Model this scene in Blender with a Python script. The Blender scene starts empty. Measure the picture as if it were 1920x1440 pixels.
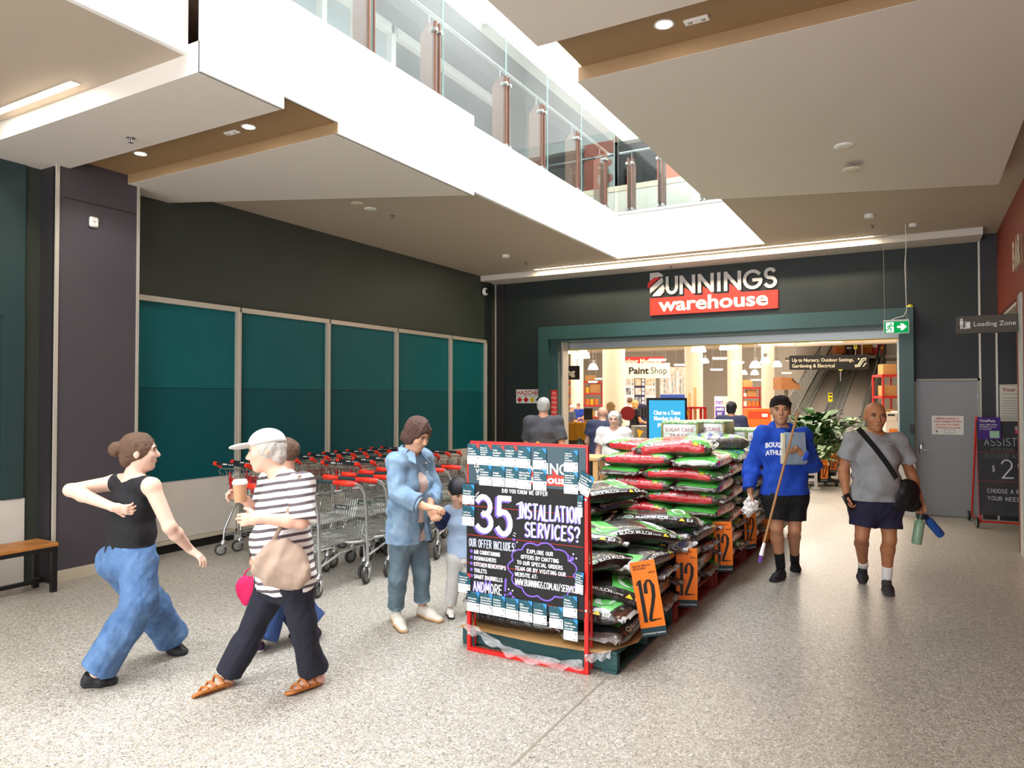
import bpy, math, random
import numpy as np
from mathutils import Vector, Matrix
S = bpy.context.scene
COL = S.collection
rnd = random.Random(7)
PI = math.pi
# ---------------------------------------------------------------- camera, sky, light, exposure
F_PX = 1340.0; YAW = math.radians(29.5); PITCH = math.radians(1.05); CAM_H = 1.75
cd = bpy.data.cameras.new('camera'); cam = bpy.data.objects.new('camera', cd); COL.objects.link(cam)
cd.sensor_fit = 'HORIZONTAL'; cd.sensor_width = 36.0; cd.lens = F_PX/1920*36
cd.clip_start = 0.05; cd.clip_end = 300
cam.location = (0, 0, CAM_H); cam.rotation_euler = (PI/2+PITCH, 0, YAW)
S.camera = cam
S.view_settings.view_transform = 'Standard'; S.view_settings.look = 'None'
S.view_settings.gamma = 1.0; S.view_settings.exposure = 0.68; S.view_settings.use_curve_mapping = False
W = bpy.data.worlds.new('sky'); S.world = W; W.use_nodes = True
wb = W.node_tree.nodes['Background']; wb.inputs[0].default_value = (0.86, 0.93, 1.0, 1); wb.inputs[1].default_value = 0.9
def area(name, loc, sx, sy, power, color, rot=(0,0,0), spread=180):
    l = bpy.data.lights.new(name, 'AREA'); l.shape = 'RECTANGLE'; l.size = sx; l.size_y = sy
    l.energy = power; l.color = color; l.spread = math.radians(spread)
    o = bpy.data.objects.new(name, l); o.location = loc; o.rotation_euler = rot; COL.objects.link(o); return o
# daylight: the roof light over the void, and the open street entrance behind the photographer
area('roof_daylight', (-3.2, 5.0, 9.6), 2.9, 15.0, 1350, (0.93, 0.97, 1.0))
area('street_daylight', (-3.4, -4.6, 2.0), 7.6, 3.8, 330, (0.96, 0.98, 1.0), (PI/2, 0, 0))
area('mall_fill_light', (-3.2, -1.0, 3.9), 6.0, 2.2, 170, (1.0, 0.95, 0.88))  # added soft fill over the near floor, no fitting belongs to it
# store lighting: rows of fittings under the store ceiling
for i, (lx, ly) in enumerate(((-10, 18), (-3, 18), (-13, 27), (-4, 27), (-18, 38), (-8, 38), (-1, 40))):
    area('store_light', (lx, ly, 5.4), 5.0, 5.0, 620, (1.0, 0.86, 0.72))

for i, (lx, ly) in enumerate(((-5, 20), (-10, 28), (-4, 30), (-14, 40), (-6, 42), (0, 36), (2, 46), (-20, 50), (-8, 52))):  # added points to brighten store ceiling and walls, set apart from the pendants
    l = bpy.data.lights.new('store_fill_glow', 'POINT'); l.energy = 170; l.color = (1.0, 0.88, 0.74); l.shadow_soft_size = 0.3
    o = bpy.data.objects.new('store_fill_glow', l); o.location = (lx, ly, 4.2); COL.objects.link(o)
# ---------------------------------------------------------------- helpers
def lin(c):
    if isinstance(c, str):
        c = c.lstrip('#'); c = tuple(int(c[i:i+2], 16)/255 for i in (0, 2, 4))
    return tuple((x/12.92 if x <= 0.04045 else ((x+0.055)/1.055)**2.4) for x in c[:3])
MATS = {}
def mat(name, color, rough=0.5, metal=0.0, bump=None, var=None, spec=0.5, trans=0.0, emit=None, coat=0.0, ior=1.45, alpha=1.0, sheen=0.0):
    """var=(scale, amount, color2): noise mix to color2; bump=(scale, strength[, stretch xyz])"""
    if name in MATS: return MATS[name]
    m = bpy.data.materials.new(name); m.use_nodes = True; nt = m.node_tree; N = nt.nodes; L = nt.links
    b = N['Principled BSDF']
    col = (*lin(color), 1)
    b.inputs['Base Color'].default_value = col; b.inputs['Roughness'].default_value = rough
    b.inputs['Metallic'].default_value = metal; b.inputs['Specular IOR Level'].default_value = spec
    b.inputs['IOR'].default_value = ior
    if trans: b.inputs['Transmission Weight'].default_value = trans
    if coat: b.inputs['Coat Weight'].default_value = coat; b.inputs['Coat Roughness'].default_value = 0.12
    if alpha < 1: b.inputs['Alpha'].default_value = alpha
    if sheen: b.inputs['Sheen Weight'].default_value = sheen
    if emit: b.inputs['Emission Color'].default_value = (*lin(emit[0]), 1); b.inputs['Emission Strength'].default_value = emit[1]
    if var or bump:
        tc = N.new('ShaderNodeTexCoord')
    if var:
        n = N.new('ShaderNodeTexNoise'); n.inputs['Scale'].default_value = var[0]; n.inputs['Detail'].default_value = 4
        L.new(tc.outputs['Object'], n.inputs['Vector'])
        mr = N.new('ShaderNodeMapRange'); mr.inputs[1].default_value = 0.35; mr.inputs[2].default_value = 0.7; mr.inputs[4].default_value = var[1]
        L.new(n.outputs[0], mr.inputs[0])
        mx = N.new('ShaderNodeMix'); mx.data_type = 'RGBA'
        mx.inputs[6].default_value = col; mx.inputs[7].default_value = (*lin(var[2]), 1)
        L.new(mr.outputs[0], mx.inputs[0]); L.new(mx.outputs[2], b.inputs['Base Color'])
    if bump:
        n2 = N.new('ShaderNodeTexNoise'); n2.inputs['Scale'].default_value = bump[0]; n2.inputs['Detail'].default_value = 3
        if len(bump) > 2:
            mp = N.new('ShaderNodeMapping'); mp.inputs['Scale'].default_value = bump[2]
            L.new(tc.outputs['Object'], mp.inputs['Vector']); L.new(mp.outputs[0], n2.inputs['Vector'])
        else: L.new(tc.outputs['Object'], n2.inputs['Vector'])
        bp = N.new('ShaderNodeBump'); bp.inputs['Strength'].default_value = bump[1]; bp.inputs['Distance'].default_value = 0.02
        L.new(n2.outputs[0], bp.inputs['Height']); L.new(bp.outputs[0], b.inputs['Normal'])
    MATS[name] = m; return m
def emis(name, color, strength):
    if name in MATS: return MATS[name]
    m = bpy.data.materials.new(name); m.use_nodes = True; nt = m.node_tree
    for n in list(nt.nodes): nt.nodes.remove(n)
    e = nt.nodes.new('ShaderNodeEmission'); o = nt.nodes.new('ShaderNodeOutputMaterial')
    e.inputs[0].default_value = (*lin(color), 1); e.inputs[1].default_value = strength
    nt.links.new(e.outputs[0], o.inputs[0]); MATS[name] = m; return m

class MB:
    def __init__(s): s.v = []; s.f = []; s.m = []
    def add(s, vs, fs, m=0):
        o = len(s.v); s.v.extend([tuple(p) for p in vs])
        for f in fs: s.f.append(tuple(i+o for i in f)); s.m.append(m)
    def quad(s, a, b, c, d, m=0): s.add((a, b, c, d), ((0, 1, 2, 3),), m)
    def box(s, x0, y0, z0, x1, y1, z1, m=0, M=None):
        if x0 > x1: x0, x1 = x1, x0
        if y0 > y1: y0, y1 = y1, y0
        if z0 > z1: z0, z1 = z1, z0
        p = [(x0,y0,z0),(x1,y0,z0),(x1,y1,z0),(x0,y1,z0),(x0,y0,z1),(x1,y0,z1),(x1,y1,z1),(x0,y1,z1)]
        if M is not None: p = [M @ Vector(q) for q in p]
        s.add(p, ((3,2,1,0),(4,5,6,7),(0,1,5,4),(1,2,6,5),(2,3,7,6),(3,0,4,7)), m)
    def bbox(s, c, d, m=0, R=None, bev=0.0):
        """bevelled box: centre c, full dims d, rotation R"""
        h = [x/2 for x in d]; b = min(bev, min(h)*0.95)
        R = R or Matrix.Identity(3); c = Vector(c)
        if b <= 0:
            s.box(-h[0],-h[1],-h[2],h[0],h[1],h[2], m, Matrix.Translation(c) @ R.to_4x4()); return
        P = {}; vs = []
        for sx in (-1,1):
            for sy in (-1,1):
                for sz in (-1,1):
                    for a in range(3):
                        q = [sx*h[0], sy*h[1], sz*h[2]]
                        for k in range(3):
                            if k != a: q[k] -= (sx,sy,sz)[k]*b
                        P[(sx,sy,sz,a)] = len(vs); vs.append(c + R @ Vector(q))
        fs = []
        def cyc(a): return (a+1) % 3, (a+2) % 3
        for a in range(3):
            u, w = cyc(a)
            for sg in (-1,1):
                q = []
                for su, sw in ((-1,-1),(1,-1),(1,1),(-1,1)):
                    k = [0,0,0]; k[a] = sg; k[u] = su; k[w] = sw; q.append(P[(*k, a)])
                fs.append(q if sg > 0 else q[::-1])
            for su in (-1,1):
                for sw in (-1,1):
                    def key(sa, face):
                        k = [0,0,0]; k[a] = sa; k[u] = su; k[w] = sw; return P[(*k, face)]
                    q = [key(-1,u), key(1,u), key(1,w), key(-1,w)]
                    fs.append(q if su*sw < 0 else q[::-1])
        for sx in (-1,1):
            for sy in (-1,1):
                for sz in (-1,1):
                    q = [P[(sx,sy,sz,a)] for a in range(3)]
                    fs.append(q if sx*sy*sz > 0 else q[::-1])
        s.add(vs, fs, m)
    def tube(s, pts, r, n=8, m=0, caps=True, closed=False):
        pts = [Vector(p) for p in pts]; k = len(pts)
        rs = r if isinstance(r, (list, tuple)) else [r]*k
        vs = []; N = None
        for i in range(k):
            if closed: t = (pts[(i+1) % k]-pts[i-1]).normalized()
            else:
                a = pts[max(i-1, 0)]; b = pts[min(i+1, k-1)]; t = (b-a)
                t = t.normalized() if t.length > 1e-9 else Vector((0,0,1))
            if N is None:
                N = Vector((0,0,1)).cross(t)
                if N.length < 1e-3: N = Vector((1,0,0)).cross(t)
                N.normalize()
            else:
                N = N - t*N.dot(t)
                N = N.normalized() if N.length > 1e-6 else Vector((1,0,0))
            B = t.cross(N)
            for j in range(n):
                an = 2*PI*j/n; vs.append(pts[i] + (N*math.cos(an)+B*math.sin(an))*rs[i])
        fs = []
        for i in range(k if closed else k-1):
            for j in range(n):
                a = i*n+j; b = i*n+(j+1) % n; c = ((i+1) % k)*n+(j+1) % n; d = ((i+1) % k)*n+j
                fs.append((a, b, c, d))
        if caps and not closed: fs.append(tuple(range(n))[::-1]); fs.append(tuple(range((k-1)*n, k*n)))
        s.add(vs, fs, m)
    def cyl(s, a, b, r, n=16, m=0, r1=None): s.tube([a, b], [r, r if r1 is None else r1], n, m)
    def lathe(s, prof, n=20, o=(0,0,0), m=0, M=None):
        vs = []; o = Vector(o); k = len(prof)
        for (r, z) in prof:
            for j in range(n):
                an = 2*PI*j/n; p = Vector((r*math.cos(an), r*math.sin(an), z))
                vs.append(o + (M @ p if M is not None else p))
        fs = [(i*n+j, i*n+(j+1) % n, (i+1)*n+(j+1) % n, (i+1)*n+j) for i in range(k-1) for j in range(n)]
        s.add(vs, fs, m)
    def ball(s, c, r, n=12, m=0, R=None):
        r = r if isinstance(r, (tuple, list)) else (r, r, r); c = Vector(c)
        vs = []; k = n//2+1
        for i in range(k):
            th = PI*i/(k-1)
            for j in range(n):
                an = 2*PI*j/n; p = Vector((r[0]*math.sin(th)*math.cos(an), r[1]*math.sin(th)*math.sin(an), -r[2]*math.cos(th)))
                vs.append(c + (R @ p if R is not None else p))
        s.add(vs, [(i*n+j, i*n+(j+1) % n, (i+1)*n+(j+1) % n, (i+1)*n+j) for i in range(k-1) for j in range(n)], m)
    def prism(s, pts2, fr, d, m=0, back=True):
        """2D polygon pts2 in frame fr=(O,X,Y,N), extruded d along N"""
        O, X, Y, N = fr; n = len(pts2)
        A = [O+X*u+Y*v for u, v in pts2]; B = [p+N*d for p in A]
        fs = [tuple(range(n, 2*n))]
        if d: fs += [(i, (i+1) % n, n+(i+1) % n, n+i) for i in range(n)]
        if back and d: fs.append(tuple(range(n))[::-1])
        s.add(A+B, fs, m)
    def rect(s, fr, u0, v0, u1, v1, off, m=0):
        O, X, Y, N = fr
        s.quad(O+X*u0+Y*v0+N*off, O+X*u1+Y*v0+N*off, O+X*u1+Y*v1+N*off, O+X*u0+Y*v1+N*off, m)
    def stroke(s, pts2, w, fr, off, m=0):
        """flat brush stroke (ribbon) through 2D points in frame"""
        O, X, Y, N = fr; P = [Vector((a, b)) for a, b in pts2]; k = len(P)
        if k < 2: return
        for i in range(1, k-1):
            d0, d1 = P[i]-P[i-1], P[i+1]-P[i]
            if d0.length > 1e-9 and d1.length > 1e-9 and d0.normalized().dot(d1.normalized()) < 0.55:
                s.stroke(pts2[:i+1], w, fr, off, m); s.stroke(pts2[i:], w, fr, off, m); return
        s.so = (getattr(s, 'so', 0)+1) % 7; off = off+s.so*min(0.00012, w*0.004)
        vs = []
        for i in range(k):
            t = P[min(i+1, k-1)]-P[max(i-1, 0)]
            t = t.normalized() if t.length > 1e-9 else Vector((1, 0))
            q = P[i]
            if i == 0: q = q - t*w*0.3
            if i == k-1: q = q + t*w*0.3
            sc = 1.0
            if 0 < i < k-1:
                d1 = (P[i]-P[i-1]).normalized(); c = abs(d1.dot(t)); sc = min(1.0/max(c, 0.5), 1.6)
            nn = Vector((-t.y, t.x))*w*0.5*sc
            for p in (q-nn, q+nn): vs.append(O+X*p.x+Y*p.y+N*off)
        s.add(vs, [(2*i, 2*i+2, 2*i+3, 2*i+1) for i in range(k-1)], m)
    def disc(s, c2, r, fr, off, m=0, n=14, ry=None):
        O, X, Y, N = fr; ry = ry or r
        s.add([O+X*(c2[0]+r*math.cos(2*PI*i/n))+Y*(c2[1]+ry*math.sin(2*PI*i/n))+N*off for i in range(n)], [tuple(range(n))], m)
    def text(s, txt, fr, u, v, size, off=0.002, m=0, bold=0.0, width=None, align='l', shear=0.0, extr=0.0, fn=None, sx=1.0):
        V, Fc, wd = text_data(txt, bold, shear)
        if not V: return
        k = size; kx = size*sx
        if width: kx = width/max(wd, 1e-6)
        u0 = u - (wd*kx/2 if align == 'c' else wd*kx if align == 'r' else 0)
        if fr is not None: O, X, Y, N = fr
        if fn: vs = [fn(u0+a*kx, v+b*k) for a, b in V]
        else: vs = [O+X*(u0+a*kx)+Y*(v+b*k)+N*off for a, b in V]
        s.add(vs, Fc, m)
    def build(s, name, mats, parent=None, smooth=None, loc=None):
        me = bpy.data.meshes.new(name)
        me.from_pydata([tuple(p) for p in s.v], [], s.f)
        if not isinstance(mats, (list, tuple)): mats = [mats]
        for m in mats: me.materials.append(m)
        if len(mats) > 1: me.polygons.foreach_set('material_index', s.m)
        if smooth is not None:
            me.shade_smooth()
            if smooth < 180: me.set_sharp_from_angle(angle=math.radians(smooth))
        me.update()
        o = bpy.data.objects.new(name, me); COL.objects.link(o)
        if loc is not None: o.location = loc
        if parent is not None: o.parent = parent
        return o
_TX = {}
def text_data(txt, bold, shear):
    key = (txt, bold, shear)
    if key in _TX: return _TX[key]
    c = bpy.data.curves.new('lettering', 'FONT'); c.body = txt; c.size = 1.0; c.offset = bold; c.shear = shear; c.resolution_u = 3
    c.fill_mode = 'FRONT' if hasattr(c, 'fill_mode') else c.fill_mode
    o = bpy.data.objects.new('lettering', c)
    me = bpy.data.meshes.new_from_object(o)
    V = [(v.co.x, v.co.y) for v in me.vertices]; Fc = [tuple(p.vertices) for p in me.polygons]
    if V:
        x0 = min(p[0] for p in V); x1 = max(p[0] for p in V)
        V = [((a-x0), b) for a, b in V]; wd = x1-x0
    else: wd = 0
    bpy.data.objects.remove(o); bpy.data.curves.remove(c); bpy.data.meshes.remove(me)
    _TX[key] = (V, Fc, wd); return _TX[key]
def frame(O, X, Y=(0,0,1)):
    X = Vector(X).normalized(); Y = Vector(Y).normalized(); N = X.cross(Y).normalized(); Y = N.cross(X)
    return (Vector(O), X, Y, N)
def tag(o, label, cat, group=None, kind=None):
    o['label'] = label; o['category'] = cat
    if group: o['group'] = group
    if kind: o['kind'] = kind
    return o
def thing(name, label, cat, loc=(0,0,0), rz=0.0, group=None):
    o = bpy.data.objects.new(name, None); COL.objects.link(o); o.location = loc; o.rotation_euler = (0, 0, rz)
    o.empty_display_size = 0.1
    return tag(o, label, cat, group)
def struct(o, label=None):
    o['kind'] = 'structure'
    if label: o['label'] = label
    return o
def children(o): return [c for c in COL.objects if c.parent == o]
def dup(root, loc, rz=None, label=None, kids=None):
    r = root.copy(); COL.objects.link(r); r.location = loc
    if rz is not None: r.rotation_euler = (0, 0, rz)
    if label: r['label'] = label
    for c, gs in (kids if kids is not None else tree(root)):
        n = c.copy(); COL.objects.link(n); n.parent = r
        for g in gs:
            q = g.copy(); COL.objects.link(q); q.parent = n
    return r
def tree(root): return [(c, list(c.children)) for c in root.children]
# ---------------------------------------------------------------- camera-side measuring (used to place things where the photograph shows them)
_fw = Vector((-math.sin(YAW)*math.cos(PITCH), math.cos(YAW)*math.cos(PITCH), math.sin(PITCH)))
_rt = Vector((math.cos(YAW), math.sin(YAW), 0)); _up = _rt.cross(_fw)
def ray(x, y): return _fw + _rt*((x-960)/F_PX) + _up*((720-y)/F_PX)
def pt(x, y, depth): return Vector((0,0,CAM_H)) + ray(x, y)*depth
def on(x, y, ax, v):
    d = ray(x, y); i = 'xyz'.index(ax); t = (v-(0,0,CAM_H)[i])/d[i]; return Vector((0,0,CAM_H)) + d*t
# ================================================================ SETTING
def floor_mat(name, warm=0.0):
    m = bpy.data.materials.new(name); m.use_nodes = True; nt = m.node_tree; N = nt.nodes; L = nt.links; b = N['Principled BSDF']
    tc = N.new('ShaderNodeTexCoord')
    def vor(scale, feat='F1'):
        v = N.new('ShaderNodeTexVoronoi'); v.inputs['Scale'].default_value = scale; v.feature = feat; L.new(tc.outputs['Object'], v.inputs['Vector']); return v
    def ramp(fac, stops, interp='CONSTANT'):
        r = N.new('ShaderNodeValToRGB'); r.color_ramp.interpolation = interp
        e = r.color_ramp.elements
        while len(e) > 1: e.remove(e[-1])
        e[0].position = stops[0][0]; e[0].color = (*lin(stops[0][1]), 1)
        for p, c in stops[1:]:
            q = e.new(p); q.color = (*lin(c), 1)
        L.new(fac, r.inputs[0]); return r
    nz = N.new('ShaderNodeTexNoise'); nz.inputs['Scale'].default_value = 26; nz.inputs['Detail'].default_value = 5; L.new(tc.outputs['Object'], nz.inputs['Vector'])
    base = ramp(nz.outputs[0], [(0.3, '#8d8982'), (0.48, '#a29e97'), (0.62, '#b0aca4')], 'LINEAR')
    v1 = vor(125)
    sp = N.new('ShaderNodeSeparateColor'); L.new(v1.outputs['Color'], sp.inputs[0])
    chip = ramp(sp.outputs[0], [(0.0, '#3c3a37'), (0.09, '#77736d'), (0.26, '#9d9992'), (0.52, '#b1ada5'), (0.74, '#cfccc5'), (0.88, '#a3957f'), (0.93, '#e3e1dc')])
    v2 = vor(58)
    sp2 = N.new('ShaderNodeSeparateColor'); L.new(v2.outputs['Color'], sp2.inputs[0])
    big = ramp(sp2.outputs[1], [(0.0, '#4a4744'), (0.1, '#8f8a82'), (0.45, '#b0aba2'), (0.78, '#dcdad4')])
    ms = N.new('ShaderNodeMapRange'); L.new(v1.outputs['Distance'], ms.inputs[0]); ms.inputs[1].default_value = 0.62; ms.inputs[2].default_value = 0.42; ms.inputs[3].default_value = 0.0; ms.inputs[4].default_value = 0.85
    mx = N.new('ShaderNodeMix'); mx.data_type = 'RGBA'; L.new(ms.outputs[0], mx.inputs[0]); L.new(base.outputs[0], mx.inputs[6]); L.new(chip.outputs[0], mx.inputs[7])
    mb = N.new('ShaderNodeMapRange'); L.new(v2.outputs['Distance'], mb.inputs[0]); mb.inputs[1].default_value = 0.45; mb.inputs[2].default_value = 0.32; mb.inputs[3].default_value = 0.0; mb.inputs[4].default_value = 0.55
    mx2 = N.new('ShaderNodeMix'); mx2.data_type = 'RGBA'; L.new(mb.outputs[0], mx2.inputs[0]); L.new(mx.outputs[2], mx2.inputs[6]); L.new(big.outputs[0], mx2.inputs[7])
    # broad worn patches
    n3 = N.new('ShaderNodeTexNoise'); n3.inputs['Scale'].default_value = 0.7; n3.inputs['Detail'].default_value = 3; L.new(tc.outputs['Object'], n3.inputs['Vector'])
    mr = N.new('ShaderNodeMapRange'); L.new(n3.outputs[0], mr.inputs[0]); mr.inputs[1].default_value = 0.3; mr.inputs[2].default_value = 0.7; mr.inputs[3].default_value = 0.9; mr.inputs[4].default_value = 1.08
    hs = N.new('ShaderNodeHueSaturation'); L.new(mx2.outputs[2], hs.inputs['Color']); L.new(mr.outputs[0], hs.inputs['Value']); hs.inputs['Saturation'].default_value = 1.0+warm; mr.inputs[3].default_value = 0.88; mr.inputs[4].default_value = 1.06
    L.new(hs.outputs[0], b.inputs['Base Color'])
    b.inputs['Roughness'].default_value = 0.34; b.inputs['Specular IOR Level'].default_value = 0.45
    r3 = N.new('ShaderNodeMapRange'); L.new(n3.outputs[0], r3.inputs[0]); r3.inputs[3].default_value = 0.26; r3.inputs[4].default_value = 0.45; L.new(r3.outputs[0], b.inputs['Roughness'])
    return m
M_FLOOR = floor_mat('polished aggregate concrete', 0.35)
M_WHITE = mat('white plaster', '#eeece9', 0.55, bump=(60, 0.02))
M_SOFF = mat('soffit paint', '#d9d1c8', 0.6, bump=(60, 0.02))
M_CEIL = mat('beige ceiling paint', '#b8aa99', 0.65, bump=(60, 0.02))
M_BROWN = mat('tan recess paint', '#9a7c58', 0.6)
M_DKGREEN = mat('dark green wall', '#1d2522', 0.5, bump=(90, 0.05), var=(2.0, 0.3, '#242d2a'))
M_OLIVE = mat('dark olive wall', '#383f38', 0.5, bump=(90, 0.05), var=(1.2, 0.4, '#404841'))
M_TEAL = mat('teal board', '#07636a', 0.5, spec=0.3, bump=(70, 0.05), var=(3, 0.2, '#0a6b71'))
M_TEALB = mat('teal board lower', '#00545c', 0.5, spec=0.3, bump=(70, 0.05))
M_BLUEGR = mat('slate green panel', '#2b4142', 0.35, bump=(40, 0.04))
M_PORTAL = mat('portal green paint', '#2c4c4b', 0.38, bump=(50, 0.04))
M_PURPLE = mat('aubergine grey cladding', '#4a464d', 0.45, bump=(120, 0.06))
M_PURPLE2 = mat('aubergine dark cladding', '#2a2729', 0.5, bump=(120, 0.06))
M_TRIM = mat('pale aluminium trim', '#c9c3b6', 0.35, metal=0.3)
M_PANELW = mat('off white panel', '#d8d3ca', 0.5, bump=(30, 0.03), var=(3, 0.35, '#cbc5bb'))
M_SKIRT = mat('cream skirting', '#c6bda9', 0.5)
M_DARKGAP = mat('dark gap', '#14130f', 0.7)
M_RED = mat('red render', '#8a3d2b', 0.55, bump=(140, 0.15), var=(6, 0.3, '#7c3626'))
M_DOOR = mat('grey door paint', '#8f9092', 0.4, bump=(60, 0.03))
M_GLASS = None
def glass_mat(name, tint=(0.86, 0.93, 0.92)):
    m = bpy.data.materials.new(name); m.use_nodes = True; nt = m.node_tree; N = nt.nodes; L = nt.links
    for n in list(N): N.remove(n)
    o = N.new('ShaderNodeOutputMaterial'); mix = N.new('ShaderNodeMixShader'); t = N.new('ShaderNodeBsdfTransparent'); g = N.new('ShaderNodeBsdfGlossy')
    fr = N.new('ShaderNodeFresnel'); ge = N.new('ShaderNodeNewGeometry'); mr = N.new('ShaderNodeMapRange'); mr.inputs[3].default_value = 1.5; mr.inputs[4].default_value = 1/1.5
    L.new(ge.outputs['Backfacing'], mr.inputs[0]); L.new(mr.outputs[0], fr.inputs[0])
    t.inputs[0].default_value = (*tint, 1); g.inputs['Roughness'].default_value = 0.01
    L.new(fr.outputs[0], mix.inputs[0]); L.new(t.outputs[0], mix.inputs[1]); L.new(g.outputs[0], mix.inputs[2]); L.new(mix.outputs[0], o.inputs[0]); return m
M_GLASS = glass_mat('clear balustrade glass')
M_EDGE = mat('green glass edge', '#a9c4bc', 0.15, spec=0.8)
M_STEEL = mat('brushed steel', '#b9bcbc', 0.28, metal=0.9)
M_COPPER = mat('bronze post paint', '#80594a', 0.4)
M_BLACK = mat('black satin', '#0c0c0d', 0.4)
M_LETTER = mat('white lettering', '#e9e7e2', 0.5)
M_LRED = mat('sign red', '#d8301f', 0.45)

# floor (one slab for mall and store, a saw-cut joint in it)
b = MB(); b.box(-30, -4.6, -0.2, 9, 62, 0); struct(b.build('floor', M_FLOOR))
b = MB(); b.add([on(955, 1436, 'z', 0.0015), on(962, 1436, 'z', 0.0015), on(1142, 1268, 'z', 0.0015), on(1138, 1268, 'z', 0.0015)], [(0, 1, 2, 3)])
struct(b.build('trim_1', mat('joint filler', '#8d8778', 0.6)))
# left wall
XL = -7.35; YB = 12.3
b = MB()
b.box(XL-0.4, -4.6, 0, XL, 12.6, 4.9, 0)
struct(b.build('wall_left', M_OLIVE))
# near left bay: slate panel over white panel
b = MB(); b.box(XL, -4.6, 0.80, XL+0.015, 3.6, 2.52, 0); b.box(XL, -4.6, 2.56, XL+0.02, 3.6, 4.2, 0)
b.box(XL, 3.42, 0.80, XL+0.03, 3.6, 2.58); b.box(XL, -4.6, 2.50, XL+0.03, 3.42, 2.58)
struct(b.build('trim_2', M_BLUEGR))
b = MB(); b.box(XL, -4.6, 0.0, XL+0.02, 3.62, 0.80); struct(b.build('trim_3', M_PANELW))
# column
XC = -7.07; YC0, YC1 = 3.76, 4.55
b = MB(); b.box(XL, YC0, 0.10, XC, YC1, 4.2)
b.box(XL, YC0-0.02, 0, XC-0.06, YC0, 4.2, 1)
struct(b.build('wall_column', [M_PURPLE, M_PURPLE2]))
b = MB(); b.box(XL, YC0, 0, XC-0.02, YC1, 0.10); b.box(XC-0.02, YC0, 0, XC+0.004, YC1, 0.11); struct(b.build('baseboard_column', M_SKIRT))
b = MB(); b.box(XC-0.01, YC0-0.03, 0.1, XC+0.012, YC0+0.0, 3.96); b.box(XC-0.01, YC1-0.012, 0.1, XC+0.012, YC1+0.016, 3.96); struct(b.build('trim_4', M_TRIM))
b = MB(); b.box(XC, YC0+0.03, 3.655, XC+0.001, YC1-0.01, 3.662); struct(b.build('trim_5', M_BLACK))
# long window bay: five teal boarded windows in an aluminium frame over white boards
mul = [4.57, 6.03, 7.58, 9.12, 10.66, 11.86]
for i in range(5):
    b = MB(); y0, y1 = mul[i]+0.03, mul[i+1]-0.03
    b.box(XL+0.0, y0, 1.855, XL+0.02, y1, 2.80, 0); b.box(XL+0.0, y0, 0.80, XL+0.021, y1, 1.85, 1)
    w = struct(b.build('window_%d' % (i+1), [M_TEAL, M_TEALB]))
    b = MB(); b.box(XL, mul[i+1]-0.035, 0.0 if i < 4 else 0.8, XL+0.06, mul[i+1]+0.035, 2.80); b.box(XL, mul[i+1]-0.012, 0.0, XL+0.075, mul[i+1]+0.02, 2.80)
    b.box(XL, mul[i]+0.035, 2.80, XL+0.07, mul[i+1]-0.0, 2.86)
    b.build('window_frame', M_TRIM, w)
b = MB(); b.box(XL, 4.57, 0.14, XL+0.012, 11.86, 0.80); struct(b.build('trim_6', M_PANELW))
b = MB(); b.box(XL, 4.57, 0.0, XL+0.03, 11.9, 0.10); b.box(XL, 4.57, 0.10, XL+0.06, 11.9, 0.135, 1); struct(b.build('baseboard_left', [M_DARKGAP, M_SKIRT]))
b = MB(); b.box(XL, 11.9, 0, XL+0.05, 12.1, 4.0); struct(b.build('trim_7', M_DKGREEN))
# back wall with the store portal opening  x -6.05..-0.22, z 0..2.84
PX0, PX1, PZ = -5.88, -0.22, 2.80
b = MB()
b.box(-7.75, YB, 0, PX0-0.12, YB+0.25, 5.0); b.box(PX1+0.1, YB, 0, 1.6, YB+0.25, 5.0); b.box(PX0-0.12, YB, PZ+0.12, PX1+0.1, YB+0.25, 5.0)
struct(b.build('wall_back', M_DKGREEN))
b = MB(); b.box(XL, YB-0.03, 0, -7.12, YB, 4.0); struct(b.build('wall_corner', M_PURPLE2))
b = MB(); b.box(XL+0.02, YB-0.05, 0, XL+0.05, YB-0.03, 4.0); b.box(0.79, YB-0.02, 0, 0.815, YB, 4.0); b.box(0.99, YB-0.03, 0, 1.015, YB-0.01, 2.9); struct(b.build('trim_8', M_TRIM))
b = MB(); b.box(0.815, YB-0.012, 0, 1.55, YB, 4.3); struct(b.build('wall_pier', M_PURPLE2))
# portal surround, stands 0.22 m proud of the wall
b = MB(); yp = YB-0.22
b.box(-6.26, yp, 0, -6.06, YB+0.3, 3.08); b.box(-0.22, yp, 0, -0.03, YB+0.3, 3.08); b.box(-6.06, yp, 2.84, -0.22, YB+0.3, 3.08)
b.box(-6.06, yp+0.12, 0, -5.90, YB+0.3, 2.80); b.box(-6.06, yp+0.10, 2.80, -0.22, YB+0.3, 2.84)
struct(b.build('trim_9', M_PORTAL))
b = MB(); b.box(-5.90, YB+0.05, 0, -5.87, YB+0.3, 2.84); b.box(-0.25, YB-0.05, 0, -0.21, YB+0.3, 2.62); struct(b.build('trim_10', M_TRIM))
# roller shutter curtain bottom + guide
b = MB(); ys = YB+0.34
b.box(-6.0, ys, 2.67, -0.1, ys+0.05, 2.84, 0)
for k in range(3): b.box(-6.0, ys-0.008, 2.70+k*0.05, -0.1, ys, 2.735+k*0.05, 0)
b.box(-6.0, ys-0.012, 2.655, -0.1, ys+0.06, 2.672, 1)
o = tag(b.build('roller_shutter', [mat('galvanised slat', '#a7abab', 0.4, metal=0.5), mat('yellow rubber', '#d8b42a', 0.6)]), 'raised grey roller shutter with yellow bottom strip in the store opening', 'shutter')
# cornice bulkhead over the store front
b = MB(); b.box(XL, 11.75, 4.0, 0.82, YB, 4.12, 0); struct(b.build('trim_11', M_SOFF))
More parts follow.
